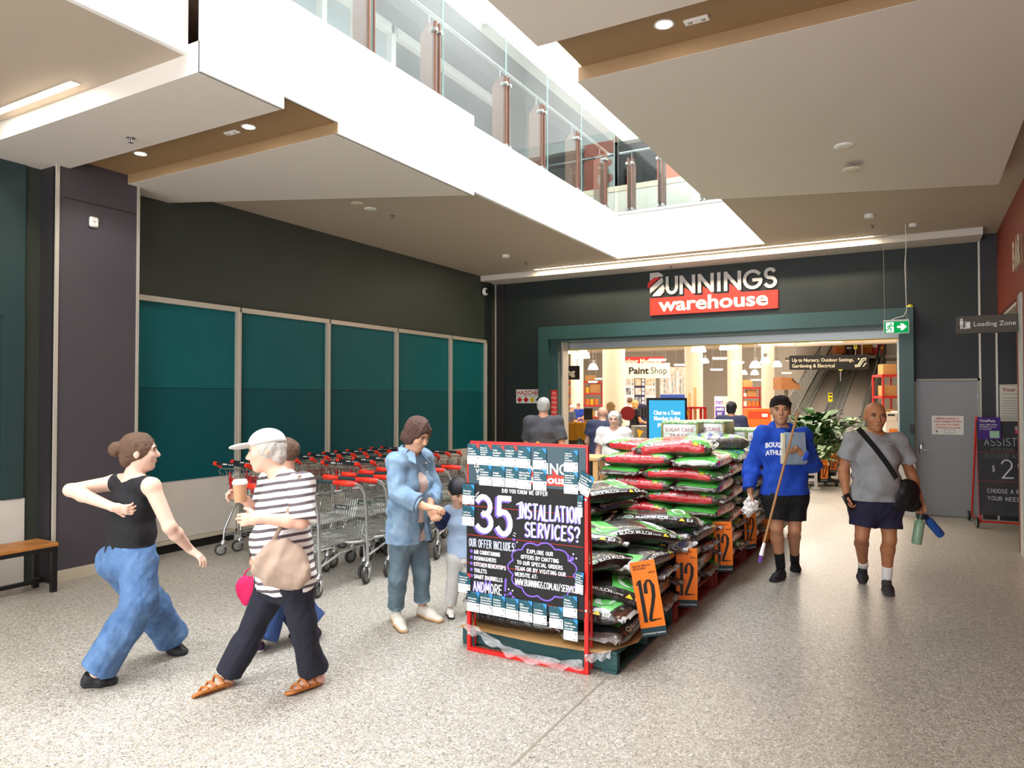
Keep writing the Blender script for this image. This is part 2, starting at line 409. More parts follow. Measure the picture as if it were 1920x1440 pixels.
# white skirting block right of portal
b = MB(); b.box(-0.03, YB-0.01, 0.0, 0.02, YB, 0.86); struct(b.build('baseboard_back', M_PANELW))
# right wall
b = MB(); XR = 1.02
b.box(XR, 9.95, 2.9, XR+0.4, 12.3, 4.2); b.box(XR, -4.6, 2.9, XR+0.4, 9.95, 4.4); b.box(XR, -4.6, 0, XR+0.4, 9.70, 2.9)
struct(b.build('wall_right', M_RED))
b = MB(); b.box(1.55, 9.9, 0, 1.75, YB, 3.2); struct(b.build('wall_alcove', M_PURPLE2))
b = MB(); b.box(1.05, 9.95, 2.86, 1.6, YB, 2.9); struct(b.build('ceiling_alcove', M_SOFF))
b = MB(); b.box(XR-0.012, 9.70, 0.0, XR+0.3, 9.86, 2.9, 1); b.box(XR-0.02, 9.86, 0, XR+0.3, 9.90, 2.95, 0); b.box(XR-0.02, 9.55, 0, XR-0.001, 9.72, 2.9, 1)
struct(b.build('trim_12', [mat('red brown trim', '#7b3a2e', 0.5), mat('pale jamb', '#b9bdb6', 0.4)]))

# ceilings and soffits
ZC = 4.10; ZS = 3.95; ZR = 4.045; XF = -4.18; XV = -2.03
def slab(name, poly, z0, z1, m, mside=None):
    b = MB(); n = len(poly)
    A = [(x, y, z0) for x, y in poly]; B = [(x, y, z1) for x, y in poly]
    b.add(A+B, [tuple(range(n))[::-1]], 0); b.add(A+B, [tuple(range(n, 2*n))], 1)
    b.add(A+B, [(i, (i+1) % n, n+(i+1) % n, n+i) for i in range(n)], 1)
    return struct(b.build(name, [m, mside or m]))
ZT = 4.86
slab('ceiling_left', [(XL, 4.6), (-4.395, 4.6), (-4.395, 11.41), (-2.0, 11.41), (-2.0, 7.0), (1.6, 7.0), (1.6, 12.3), (XL, 12.3)], ZC, ZC+0.06, M_CEIL)
slab('ceiling_near_left', [(XL, -4.6), (-4.33, -4.6), (-4.33, 3.4), (XL, 3.4)], ZC, ZC+0.06, M_CEIL)
slab('ceiling_right', [(-2.03, -4.6), (1.3, -4.6), (1.3, 7.4), (-2.03, 7.4)], ZC+0.02, ZC+0.08, M_CEIL)
slab('ceiling_soffit_near', [(XL, 3.13), (XF-0.02, 3.13), (XF-0.02, 3.855), (XL, 3.855)], ZS, ZR+0.12, M_SOFF)
slab('ceiling_soffit_far', [(XL, 4.44), (XF-0.02, 4.44), (XF-0.02, 6.53), (XL, 5.10)], ZS, ZR+0.12, M_SOFF)
slab('ceiling_recess_left', [(XL, 3.855), (XF-0.02, 3.855), (XF-0.02, 4.44), (XL, 4.44)], ZR, ZR+0.1, M_BROWN)
b = MB(); b.box(XC-0.2, 4.437, ZS+0.002, XF-0.001, 4.4395, ZR); b.box(XL, 3.8565, ZS+0.002, XF-0.001, 3.859, ZR); struct(b.build('trim_13', M_BROWN))
slab('ceiling_soffit_right', [(-2.04, 4.53), (0.76, 4.53), (0.76, 8.88), (-2.02, 7.97)], ZS, ZC+0.3, M_SOFF)
slab('ceiling_soffit_near_right', [(-2.05, -4.6), (0.9, -4.6), (0.9, 3.95), (-2.05, 3.95)], ZS, ZC+0.3, M_SOFF)
slab('ceiling_recess_right', [(-2.0, 3.95), (1.3, 3.95), (1.3, 4.53), (-2.0, 4.53)], ZR, ZR+0.1, M_BROWN)
b = MB(); b.box(-2.03, 4.527, ZS+0.002, 1.0, 4.5295, ZR); b.box(-2.03, 3.9505, ZS+0.002, 1.0, 3.953, ZR); struct(b.build('trim_14', M_BROWN))
# slab edges round the void (white upstands)
b = MB()
b.box(-4.21, 3.13, ZR, XF, 6.55, 4.82); b.box(-4.21, 3.13, ZS, XF, 3.857, ZR); b.box(-4.21, 4.44, ZS, XF, 6.55, ZR); b.box(-4.6, 3.13, 4.76, -4.21, 6.55, 4.82)
struct(b.build('wall_void_near', M_WHITE))
b = MB(); b.box(-4.43, 6.5, ZC-0.001, -4.385, 11.6, ZT); b.box(-4.9, 6.5, 4.7, -4.43, 11.6, ZT); struct(b.build('wall_void_left', M_WHITE))
b = MB(); b.box(-4.36, -4.6, ZC-0.001, -4.32, 3.13, 4.82); struct(b.build('wall_void_front', M_WHITE))
b = MB(); b.box(-4.385, 11.4, ZC-0.001, -2.0, 11.44, ZT); b.box(-4.385, 11.44, 4.7, -2.0, 11.62, ZT); b.box(-4.385, 11.37, ZT-0.02, -2.02, 11.64, ZT+0.015); struct(b.build('wall_void_far', M_WHITE))
b = MB(); b.box(-2.0, -4.6, ZC+0.08, -1.8, 11.6, ZT); struct(b.build('wall_void_right', M_WHITE))
# upper storey: floors, back wall with white framed shop windows, ceilings, roof light
M_UPW = mat('upper grey wall', '#6f7072', 0.5); M_UPW2 = mat('upper pale bulkhead', '#dcdcda', 0.5); M_UPD = mat('upper dark panel', '#3f3a38', 0.5)
b = MB(); b.box(-11.5, -4.6, 4.6, -4.45, 12.55, 4.79); b.box(-4.45, 11.62, 4.6, 9, 12.55, 4.8); b.box(-11.5, 12.81, 5.72, 9, 30, 5.76); b.box(-2.0, -4.6, 4.6, 9, 11.62, 4.8); struct(b.build('floor_upper', mat('upper tiles', '#a58a78', 0.4)))
XU = -6.3
b = MB(); b.box(XU-0.2, 11.0, 4.8, XU, 12.5, 7.25, 0); b.box(XU-0.2, -4.6, 6.93, XU, 11.0, 7.25, 0); b.box(XU-0.2, 12.5, 5.77, XU, 30, 7.25, 1)
struct(b.build('wall_upper', [mat('upper dark wall', '#58585a', 0.5), M_UPD]))
M_PANEA = mat('sky reflection glazing', '#a9b4b8', 0.12, spec=0.8); M_PANEB = mat('dark shop glazing', '#4b5254', 0.1, spec=0.8)  # the pale pane colour has the reflected sky painted into it
for n_, ya, yb, m_ in (('window_6', -4.6, 3.0, M_PANEA), ('window_7', 3.0, 7.78, M_PANEA), ('window_12', 7.86, 11.0, M_PANEB)):
    b = MB(); b.box(XU-0.12, ya, 4.8, XU-0.08, yb, 6.93); w = struct(b.build(n_, m_))
    b = MB(); b.box(XU-0.1, ya, 6.80, XU+0.02, yb, 6.93); b.box(XU-0.1, yb-0.06, 4.8, XU+0.02, yb+0.03, 6.93)
    if n_ != 'window_12': b.box(XU-0.1, (ya+yb)/2+1.0, 4.8, XU+0.02, (ya+yb)/2+1.08, 6.8); b.box(XU-0.1, yb-0.8, 4.8, XU+0.0, yb-0.74, 6.8)
    b.build('window_frame', M_WHITE, w)
b = MB(); b.box(-9.3, -4.6, 7.2, -5.22, 30, 7.35, 0); b.box(-1.38, -4.6, 7.2, 9, 30, 7.35, 0); b.box(-5.22, 13.9, 7.2, -1.38, 30, 7.35, 0)
struct(b.build('ceiling_upper', mat('upper grey ceiling', '#77777a', 0.6)))
b = MB(); b.box(-5.4, -4.6, 7.0, -5.2, 14, 9.4); b.box(-1.4, -4.6, 7.0, -1.2, 14, 9.4); b.box(-5.4, 13.8, 7.0, -1.2, 14, 9.4); struct(b.build('wall_rooflight', M_WHITE))
b = MB()
for y in range(-4, 14, 2): b.box(-5.3, y-0.05, 9.15, -1.3, y+0.05, 9.35)
struct(b.build('trim_15', M_WHITE))
b = MB(); b.box(3.0, -4.6, 4.8, 3.2, 12.5, 7.2); b.box(-9.3, 29.8, 5.77, 9, 30, 7.2); struct(b.build('wall_upper_right', M_UPW2))
# store shell
b = MB(); b.box(-30, YB+0.25, 5.6, 9, 62, 5.7); struct(b.build('ceiling_store', mat('store ceiling', '#cbb9a2', 0.7, var=(1.5, 0.4, '#b9a78f'))))
b = MB(); b.box(-30, 56, 0, 9, 56.3, 5.65); b.box(-28, 12.6, 0, -27.7, 56, 5.65); b.box(6, 12.6, 0, 6.3, 56, 5.65); struct(b.build('wall_store', mat('store wall', '#c9bfb2', 0.7)))
b = MB(); b.box(-26, YB+0.25, 0, -7.75, YB+0.5, 5.65); b.box(1.6, YB+0.25, 0, 6, YB+0.5, 5.65); b.box(-7.75, YB+0.26, 5.0, 1.6, YB+0.5, 5.65); struct(b.build('wall_store_front', mat('store wall', '#b0aaa2', 0.7)))
# balustrade along the void: glass panes, bronze posts, steel rail
def balustrade(name, label, p0, p1, zb, gaps, posts, h=1.43, rail=True):
    p0 = Vector(p0); p1 = Vector((p1[0], p1[1], p0[2])); d = (p1-p0); Lh = d.length; d.normalize(); n = Vector((-d.y, d.x, 0))
    t = thing(name, label, 'balustrade', (p0.x, p0.y, zb))
    for a, c in zip(gaps[:-1], gaps[1:]):
        b = MB(); A = d*(a+0.008); B = d*(c-0.008); q = n*0.006
        P = [A-q, B-q, B+q, A+q]; Z = Vector((0,0,h)); z0 = Vector((0,0,0.02))
        b.add([p+z0 for p in P]+[p+Z for p in P], [(0,1,5,4)], 0); b.add([p+z0 for p in P]+[p+Z for p in P], [(2,3,7,6)], 0)
        b.add([p+z0 for p in P]+[p+Z for p in P], [(4,5,6,7), (1,2,6,5), (3,0,4,7)], 1)
        b.build('glass_pane', [M_GLASS, M_EDGE], t)
    for s in posts:
        b = MB(); o = d*s + n*0.10
        R = Matrix((d, n, Vector((0,0,1)))).transposed()
        for k in (-1, 1):
            b.add([o + d*(k*0.035-0.006) + n*x + Vector((0,0,z)) for x, z in ((-0.12,0),(0.09,0),(0.09,0.83),(0.0,0.94),(-0.12,0.94))] + [o + d*(k*0.035+0.006) + n*x + Vector((0,0,z)) for x, z in ((-0.12,0),(0.09,0),(0.09,0.83),(0.0,0.94),(-0.12,0.94))],
                  [(4,3,2,1,0),(5,6,7,8,9)]+[(i,(i+1)%5,5+(i+1)%5,5+i) for i in range(5)], 0)
        pst = b.build('post', M_COPPER, t)
        for z in (0.06, 0.84):
            b = MB(); b.tube([d*(s-0.05)+n*0.05+Vector((0,0,z)), d*(s+0.05)+n*0.05+Vector((0,0,z))], 0.008, 6)
            for k in (-1, 1):
                c = d*(s+k*0.045) + Vector((0,0,z)); b.tube([c-n*0.035, c+n*0.06], 0.022, 10)
            b.build('glass_clamp', M_STEEL, pst, smooth=40)
        b = MB(); b.tube([d*s+n*0.10+Vector((0,0,0.9)), d*s+n*0.10+Vector((0,0,1.06))], 0.006, 6); b.build('rail_stem', M_STEEL, pst)
    if rail:
        b = MB(); b.tube([d*0.0+n*0.10+Vector((0,0,1.07)), d*Lh+n*0.10+Vector((0,0,1.07))], 0.02, 12); b.build('handrail', M_STEEL, t, smooth=60)
    b = MB(); q = n*0.02
    A = -q; B = d*Lh-q; C = d*Lh+q; D = q; Z = Vector((0,0,0.03))
    b.add([A, B, C, D, A+Z, B+Z, C+Z, D+Z], [(3,2,1,0),(4,5,6,7),(0,1,5,4),(1,2,6,5),(2,3,7,6),(3,0,4,7)]); b.build('base_channel', M_TRIM, t)
    return t
y0 = 3.2
balustrade('glass_balustrade', 'long glass balustrade with bronze posts on the white edge of the upper floor', (-4.43, y0-3.2, ZT-0.04), (-4.43, 11.37, 0), ZT-0.04,
    [0, 1.35, 2.62, 3.9, 5.15, 6.31, 7.68, 8.83, 9.99, 11.37], [0.7, 2.0, 3.25, 4.12, 5.14, 6.2, 7.55+0.15, 8.68, 9.85, 10.95])
balustrade('glass_balustrade', 'short glass balustrade across the far end of the void above the store front', (-4.40, 11.43, ZT), (-2.05, 11.43, 0), ZT, [0, 1.24, 2.35], [0.22, 0.75, 1.45])

# upper storey behind the far balustrade: orange shop sign and bright shop windows
t = thing('shop_sign', 'orange sign with a white emblem behind the far balustrade upstairs', 'sign', (-4.2, 13.6, 5.8)); b = MB(); b.bbox((0.55,0,0.55), (1.5,0.08,1.25), 0, None, 0.01); b.build('board', mat('orange shop board', '#c4532c', 0.5), t)
b = MB(); fr = frame((0,-0.045,0), (1,0,0)); b.disc((0.75, 0.72), 0.20, fr, 0.002, 0, 20); b.disc((0.75, 0.40), 0.24, fr, 0.003, 0, 20); b.disc((0.75, 0.72), 0.07, fr, 0.004, 1, 16); b.disc((0.75, 0.40), 0.09, fr, 0.004, 1, 16); b.build('emblem', [M_LETTER, mat('orange shop board', '#c4532c', 0.5)], t)
for i in range(4):
    w = MB(); x = -3.6+0.9*i; w.box(x, 15.0, 5.8, x+0.8, 15.05, 7.1); o = struct(w.build('window_%d' % (8+i), mat('bright shop glazing', '#e6edf0', 0.3)))
    w = MB(); w.box(x+0.8, 14.98, 5.8, x+0.9, 15.08, 7.15); w.build('window_frame', M_WHITE, o)
# ================================================================ PEOPLE: smooth implicit bodies meshed with surface nets
A3 = lambda p: np.array([p[0], p[1], p[2]], dtype=np.float64)
def nrm(v):
    v = A3(v); return v/(np.linalg.norm(v)+1e-12)
class Prim:
    pass
def cone(a, b, ra, rb, lat=None, asp=1.0, flat=(0, 0), k=None):
    p = Prim(); p.t = 'c'; p.a = A3(a); p.b = A3(b); p.ra = ra; p.rb = rb; p.lat = None if lat is None else nrm(lat); p.asp = asp; p.flat = flat; p.k = k
    R = max(ra, rb)*max(asp, 1); p.lo = np.minimum(p.a, p.b)-R; p.hi = np.maximum(p.a, p.b)+R; return p
def ell(c, r, ax=None, k=None):
    p = Prim(); p.t = 'e'; p.c = A3(c); p.r = np.array(r, float); p.ax = np.eye(3) if ax is None else np.array([nrm(a) for a in ax]); p.k = k
    R = max(r); p.lo = p.c-R; p.hi = p.c+R; return p
def half(pt_, n):
    """keep the side opposite to n"""
    p = Prim(); p.t = 'h'; p.c = A3(pt_); p.n = nrm(n); p.lo = None; return p
def grow(p, o):
    import copy
    q = copy.copy(p)
    if q.t == 'c':
        q.ra = p.ra+o; q.rb = p.rb+o
    else: q.r = p.r+o
    q.lo = p.lo-o; q.hi = p.hi+o; return q
def evald(p, X, Y, Z):
    if p.t == 'h':
        return (X-p.c[0])*p.n[0]+(Y-p.c[1])*p.n[1]+(Z-p.c[2])*p.n[2]
    if p.t == 'c':
        ab = p.b-p.a; L = np.linalg.norm(ab)+1e-9
        x = X-p.a[0]; y = Y-p.a[1]; z = Z-p.a[2]
        s = (x*ab[0]+y*ab[1]+z*ab[2])/(L*L); t = np.clip(s, 0, 1)
        wx = x-t*ab[0]; wy = y-t*ab[1]; wz = z-t*ab[2]
        if p.lat is not None:
            wl = (wx*p.lat[0]+wy*p.lat[1]+wz*p.lat[2])*(1-1/p.asp)
            wx = wx-wl*p.lat[0]; wy = wy-wl*p.lat[1]; wz = wz-wl*p.lat[2]
        d = np.sqrt(wx*wx+wy*wy+wz*wz)-(p.ra+t*(p.rb-p.ra))
        if p.flat[0]: d = np.maximum(d, -s*L)
        if p.flat[1]: d = np.maximum(d, (s-1)*L)
        return d
    x = X-p.c[0]; y = Y-p.c[1]; z = Z-p.c[2]; q = []
    for i in range(3):
        a = p.ax[i]; q.append((x*a[0]+y*a[1]+z*a[2])/p.r[i])
    k0 = np.sqrt(q[0]**2+q[1]**2+q[2]**2)+1e-9
    k1 = np.sqrt((q[0]/p.r[0])**2+(q[1]/p.r[1])**2+(q[2]/p.r[2])**2)+1e-9
    return k0*(k0-1)/k1
def solid(prims, h, k=0.02, subs=(), cuts=(), folds=0.0, seed=1, fscale=(14, 14, 9)):
    lo = np.min([p.lo for p in prims], axis=0)-3*h; hi = np.max([p.hi for p in prims], axis=0)+3*h
    # trim the grid by the cutting planes where they are axis-like
    for c in cuts:
        i = int(np.argmax(np.abs(c.n)))
        if abs(c.n[i]) > 0.97:
            if c.n[i] > 0: hi[i] = min(hi[i], c.c[i]+0.08+3*h)
            else: lo[i] = max(lo[i], c.c[i]-0.08-3*h)
    n = np.ceil((hi-lo)/h).astype(int)+1
    xs = [(lo[i]+h*np.arange(n[i])).astype(np.float32) for i in range(3)]
    f = np.full(tuple(n), 0.06, np.float32)
    def blk(p, mrg):
        a = np.clip(np.floor((p.lo-mrg-lo)/h).astype(int), 0, n); b = np.clip(np.ceil((p.hi+mrg-lo)/h).astype(int)+1, 0, n)
        return tuple(slice(int(a[i]), int(b[i])) for i in range(3))
    def co(sl): return xs[0][sl[0]][:, None, None], xs[1][sl[1]][None, :, None], xs[2][sl[2]][None, None, :]
    for p in prims:
        kk = p.k or k; sl = blk(p, kk+h)
        d = evald(p, *co(sl)).astype(np.float32); g = f[sl]
        w = np.maximum(kk-np.abs(g-d), 0)/kk
        f[sl] = np.minimum(g, d)-w*w*kk*0.25
    for p in subs:
        kk = p.k or 0.012; sl = blk(p, kk+h)
        d = -evald(p, *co(sl)).astype(np.float32); g = f[sl]
        w = np.maximum(kk-np.abs(g-d), 0)/kk
        f[sl] = np.maximum(g, d)+w*w*kk*0.25
    full = (slice(None),)*3
    if folds:
        r = np.random.RandomState(seed); X, Y, Z = co(full); acc = np.zeros_like(f)
        for i in range(5):
            v = r.randn(3)*np.array(fscale)*(0.8+0.5*i); acc += np.sin(v[0]*X+v[1]*Y+v[2]*Z+r.rand()*6.28+1.2*np.sin(0.7*v[1]*X-0.8*v[0]*Z))/(1+0.5*i)
        f += acc.astype(np.float32)*folds*0.5
    for c in cuts:
        X, Y, Z = co(full); f = np.maximum(f, evald(c, X, Y, Z).astype(np.float32))
    # surface nets
    ins = f < 0
    c = ins[:-1, :-1, :-1].astype(np.int8).copy()
    for dx, dy, dz in ((1,0,0),(0,1,0),(1,1,0),(0,0,1),(1,0,1),(0,1,1),(1,1,1)):
        c += ins[dx:n[0]-1+dx, dy:n[1]-1+dy, dz:n[2]-1+dz]
    act = (c > 0) & (c < 8)
    I = np.argwhere(act); idx = np.full(act.shape, -1, np.int32); idx[tuple(I.T)] = np.arange(len(I))
    acc = np.zeros((len(I), 3)); cnt = np.zeros(len(I))
    cor = [(a, b, e) for a in (0, 1) for b in (0, 1) for e in (0, 1)]
    vals = {q: f[I[:, 0]+q[0], I[:, 1]+q[1], I[:, 2]+q[2]] for q in cor}
    for q in cor:
        for ax in range(3):
            if q[ax] == 0:
                r2 = list(q); r2[ax] = 1; r2 = tuple(r2)
                a, b = vals[q], vals[r2]; mk = (a < 0) != (b < 0)
                t = np.where(mk, a/(a-b+1e-20), 0)
                for i in range(3): acc[:, i] += np.where(mk, q[i]+(t if i == ax else 0), 0)
                cnt += mk
    V = lo+h*(I+acc/np.maximum(cnt, 1)[:, None])
    Q = []
    for ax in range(3):
        u, w = (ax+1) % 3, (ax+2) % 3
        s0 = [slice(0, None)]*3; s1 = [slice(0, None)]*3
        s0[ax] = slice(0, n[ax]-1); s1[ax] = slice(1, n[ax])
        d = ins[tuple(s0)] != ins[tuple(s1)]
        E = np.argwhere(d); E = E[(E[:, u] > 0) & (E[:, w] > 0) & (E[:, u] < n[u]-1) & (E[:, w] < n[w]-1)]
        if not len(E): continue
        sg = ins[tuple(s0)][tuple(E.T)]
        def at(du, dw):
            e = E.copy(); e[:, u] += du; e[:, w] += dw; return idx[tuple(e.T)]
        q = np.stack([at(-1, -1), at(0, -1), at(0, 0), at(-1, 0)], 1)
        q[~sg] = q[~sg][:, ::-1]; Q.append(q)
    return V, np.concatenate(Q)
def root_loc(o):
    if o is None: return np.zeros(3)
    while o.parent is not None: o = o.parent
    return A3(o.location)
def mesh_obj(name, VQ, mats, parent=None, extra=None):
    V, Q = VQ; b = MB()
    me = bpy.data.meshes.new(name)
    off = root_loc(parent)
    vs = (V-off).tolist(); fs = Q.tolist(); mi = [0]*len(fs)
    if extra is not None:
        o = len(vs); vs += [tuple(A3(p)-off) for p in extra.v]; fs += [tuple(i+o for i in f) for f in extra.f]; mi += [m for m in extra.m]
    me.from_pydata(vs, [], fs)
    if not isinstance(mats, (list, tuple)): mats = [mats]
    for m in mats: me.materials.append(m)
    me.polygons.foreach_set('material_index', mi); me.shade_smooth(); me.update()
    o = bpy.data.objects.new(name, me); COL.objects.link(o)
    if parent is not None: o.parent = parent
    return o
def put(mb, name, mats, parent, smooth=45):
    """an MB in world coordinates as a part of a thing"""
    off = Vector(root_loc(parent)); mb.v = [tuple(Vector(p)-off) for p in mb.v]
    return mb.build(name, mats, parent, smooth)
def lerp(a, b, t): return A3(a)*(1-t)+A3(b)*t

def hand(wr, hd, pn, side, S, curl=0.45, spread=0.0, curls=None):
    """palm, five separate fingers and a thumb; side 'R' or 'L'"""
    wr = A3(wr); hd = nrm(hd); pn = A3(pn); pn = nrm(pn-hd*np.dot(pn, hd)); th = np.cross(hd, pn)*(1 if side == 'R' else -1)
    P = [cone(wr, wr+hd*0.03*S, 0.024*S, 0.022*S, th, 1.25, k=0.012), cone(wr+hd*0.03*S, wr+hd*0.085*S, 0.015*S, 0.0135*S, th, 2.5, k=0.012)]
    for i, (o, L) in enumerate(((0.031, 0.072), (0.010, 0.081), (-0.011, 0.075), (-0.030, 0.058))):
        c = curls[i] if curls else curl*(0.9+0.1*i)
        p = wr+hd*(0.086-0.004*abs(i-1))*S+th*o*S; ang = c*0.7; d0 = nrm(hd+th*spread*(1.5-i)*0.3)
        for j, (fr_, r0, r1) in enumerate(((0.44, 0.0092, 0.0085), (0.32, 0.0085, 0.0078), (0.24, 0.0078, 0.0068))):
            d = d0*math.cos(ang)+pn*math.sin(ang); q = p+d*L*fr_*S
            P.append(cone(p, q, r0*S, r1*S, k=0.004)); p = q; ang += c
    p = wr+hd*0.028*S+th*0.026*S; ang = 0.35+0.5*min(curl, 1.2)
    d = nrm(hd*0.72+th*0.68+pn*0.35*ang); q = p+d*0.045*S; P.append(cone(p, q, 0.0125*S, 0.0105*S, k=0.008))
    d = nrm(hd*0.85+th*0.3+pn*0.45*ang); P.append(cone(q, q+d*0.034*S, 0.0103*S, 0.0085*S, k=0.004)); return P

class Person:
    def __init__(s, name_label, J, S, face, h=0.0065, build=1.0, belly=0.0, bust=0.0, skin='#c99a7c', headup=(0,0,1), group=None, hs=1.10):
        s.J = {k: A3(v) for k, v in J.items()}; J = s.J; s.S = S; s.h = h; s.bw = build
        s.lat = nrm(J['shL']-J['shR']); s.hipC = (J['hipL']+J['hipR'])/2; s.shC = (J['shL']+J['shR'])/2
        up = nrm(s.shC-s.hipC); s.up = up; s.fw = np.cross(s.lat, up)
        s.hlat = nrm(J['hipL']-J['hipR'])
        z0 = min(J['anL'][2], J['anR'][2])
        s.root = thing('person', name_label, 'person', (float(s.hipC[0]), float(s.hipC[1]), 0.0), 0, group)
        s.F = nrm(face); hu = A3(headup); s.HU = nrm(hu-s.F*np.dot(hu, s.F)); s.HL = np.cross(s.HU, s.F); s.Hc = J['head']
        s.belly = belly; s.bust = bust; s.skin = skin; s.hs = hs
        s.waist = lerp(s.hipC, s.shC, 0.40); s.chest = lerp(s.hipC, s.shC, 0.74)
    def torso(s, o=0.0):
        J, S, w = s.J, s.S, s.bw; L = s.lat; HL = s.hlat
        P = [cone(J['hipR'], J['hipL'], (0.098*w*S)+o, (0.098*w*S)+o),
             cone(s.hipC, s.waist, 0.108*w*S+o, 0.098*w*S+o, HL, 1.38),
             cone(s.waist, s.chest, 0.098*w*S+o, 0.112*w*S+o, L, 1.38),
             cone(s.chest, s.shC-s.up*0.05*S, 0.112*w*S+o, 0.082*w*S+o, L, 1.5),
             cone(J['shR'], J['shL'], 0.058*S+o, 0.058*S+o, k=0.03)]
        if s.belly: P.append(ell(s.waist-s.up*0.01*S+s.fw*0.05*S, (0.145*w*S+o, s.belly*S+o, 0.15*S+o), (L, s.fw, s.up), k=0.05))
        if s.bust:
            for q in (-1, 1): P.append(ell(s.chest+s.fw*0.085*S*w+L*q*0.07*S-s.up*0.02*S, (0.065*S+o, s.bust*S+o, 0.06*S+o), (L, s.fw, s.up), k=0.04))
        return P
    def neckp(s, o=0.0):
        J, S = s.J, s.S; hb = s.Hc-s.HU*0.075*S-s.F*0.02*S
        P = [cone(s.shC-s.up*0.02*S, hb, 0.062*S+o, 0.054*S+o)]
        for q in ('shR', 'shL'): P.append(cone(lerp(s.shC, hb, 0.35), lerp(s.shC, J[q], 0.75)+s.up*0.01*S, 0.045*S+o, 0.035*S+o, k=0.04))
        return P
    def arm(s, q, o=0.0, to=2.0, flare=0.0, w=1.0):
        """arm primitives to a fraction: 1 elbow, 2 wrist"""
        J, S = s.J, s.S; a, e, wr = J['sh'+q], J['el'+q], J['wr'+q]; P = []
        r = [0.052*w*S, 0.041*w*S, 0.043*w*S, 0.0265*w*S]
        if to <= 1:
            b = lerp(a, e, to); P.append(cone(a, b, r[0]+o, r[0]+(r[1]-r[0])*to+o+flare, flat=(0, 1 if o else 0)))
        else:
            P.append(cone(a, e, r[0]+o, r[1]+o)); t = to-1; b = lerp(e, wr, t)
            m = lerp(e, wr, min(0.3, t)); P.append(cone(e, m, r[1]+o, r[2]+o)); P.append(cone(m, b, r[2]+o, r[2]+(r[3]-r[2])*((t-0.3)/0.7 if t > 0.3 else 0)+o+flare, flat=(0, 1 if o else 0)))
        return P
    def leg(s, q, o=0.0, to=2.0, radii=None, w=1.0):
        J, S = s.J, s.S; a, kn, an = J['hip'+q], J['kn'+q], J['an'+q]
        r = radii or [0.088*w*S, 0.054*w*S, 0.057*w*S, 0.036*w*S]
        bd = nrm(np.cross(nrm(an-kn), s.hlat)); bd = -bd if np.dot(bd, s.fw) > 0 else bd
        P = []
        if to <= 1: P.append(cone(a, lerp(a, kn, to), r[0]+o, r[0]+(r[1]-r[0])*to+o, flat=(0, 1 if o else 0)))
        else:
            P.append(cone(a, kn, r[0]+o, r[1]+o)); t = to-1; m = lerp(kn, an, 0.3)+bd*(0.018*S if not radii else 0)
            if t > 0.3:
                P.append(cone(kn, m, r[1]+o, r[2]+o)); P.append(cone(m, lerp(kn, an, t), r[2]+o, r[2]+(r[3]-r[2])*(t-0.3)/0.7+o, flat=(0, 1 if o else 0)))
            else: P.append(cone(kn, lerp(kn, an, t), r[1]+o, r[1]+o, flat=(0, 1 if o else 0)))
        return P
    def headp(s):
        S = s.S*s.hs; c, f, u, l = s.Hc, s.F, s.HU, s.HL; ax = (l, f, u)
        P = [ell(c+u*0.022*S-f*0.010*S, (0.076*S, 0.095*S, 0.090*S), ax, k=0.02), ell(c-u*0.040*S+f*0.022*S, (0.060*S, 0.066*S, 0.072*S), ax, k=0.03),
             ell(c-u*0.094*S+f*0.056*S, (0.026*S, 0.024*S, 0.020*S), ax, k=0.03),
             cone(c+f*0.082*S+u*0.012*S, c+f*0.103*S-u*0.024*S, 0.0085*S, 0.0125*S, k=0.010),
             ell(c+f*0.088*S-u*0.030*S, (0.018*S, 0.012*S, 0.009*S), ax, k=0.008),
             cone(c+f*0.074*S+u*0.024*S-l*0.036*S, c+f*0.074*S+u*0.024*S+l*0.036*S, 0.013*S, 0.013*S, k=0.012),
             ell(c+f*0.078*S-u*0.056*S, (0.024*S, 0.014*S, 0.012*S), ax, k=0.010)]
        for q in (-1, 1):
            P.append(ell(c+f*0.056*S-u*0.022*S+l*q*0.036*S, (0.026*S,)*3, ax, k=0.02))
            P.append(ell(c-f*0.010*S-u*0.006*S+l*q*0.076*S, (0.009*S, 0.019*S, 0.031*S), ax, k=0.008))
        sub = [ell(c+f*0.098*S+u*0.006*S+l*q*0.031*S, (0.017*S, 0.016*S, 0.011*S), ax, k=0.012) for q in (-1, 1)]
        return P, sub
    def face_bits(s, lip='#a5665a', brow='#2a1c14', iris='#2a1a10'):
        """eyes, brows and lips as islands of the body mesh (material slots 1..4)"""
        b = MB(); S = s.S*s.hs; c, f, u, l = [Vector(x) for x in (s.Hc, s.F, s.HU, s.HL)]
        R = Matrix((l, f, u)).transposed()
        for q in (-1, 1):
            e = c+f*0.0775*S+u*0.006*S+l*q*0.031*S
            b.ball(e, (0.0130*S, 0.009*S, 0.0052*S), 10, 1, R); b.ball(e+f*0.0065*S, (0.0058*S, 0.0035*S, 0.0050*S), 8, 2, R)
            b.tube([e-l*0.014*S+u*0.006*S+f*0.006*S, e+u*0.0085*S+f*0.009*S, e+l*0.014*S+u*0.006*S+f*0.006*S], 0.0022*S, 6, 2)
            b.tube([e-l*q*0.012*S+u*0.019*S+f*0.013*S, e+l*q*0.004*S+u*0.022*S+f*0.011*S, e+l*q*0.022*S+u*0.017*S+f*0.0*S], [0.0035*S, 0.0045*S, 0.002*S], 6, 3)
        m = c+f*0.090*S-u*0.053*S
        b.tube([m-l*0.021*S-f*0.008*S, m+u*0.002*S, m+l*0.021*S-f*0.008*S], [0.002*S, 0.0042*S, 0.002*S], 6, 4)
        m = m-u*0.0075*S
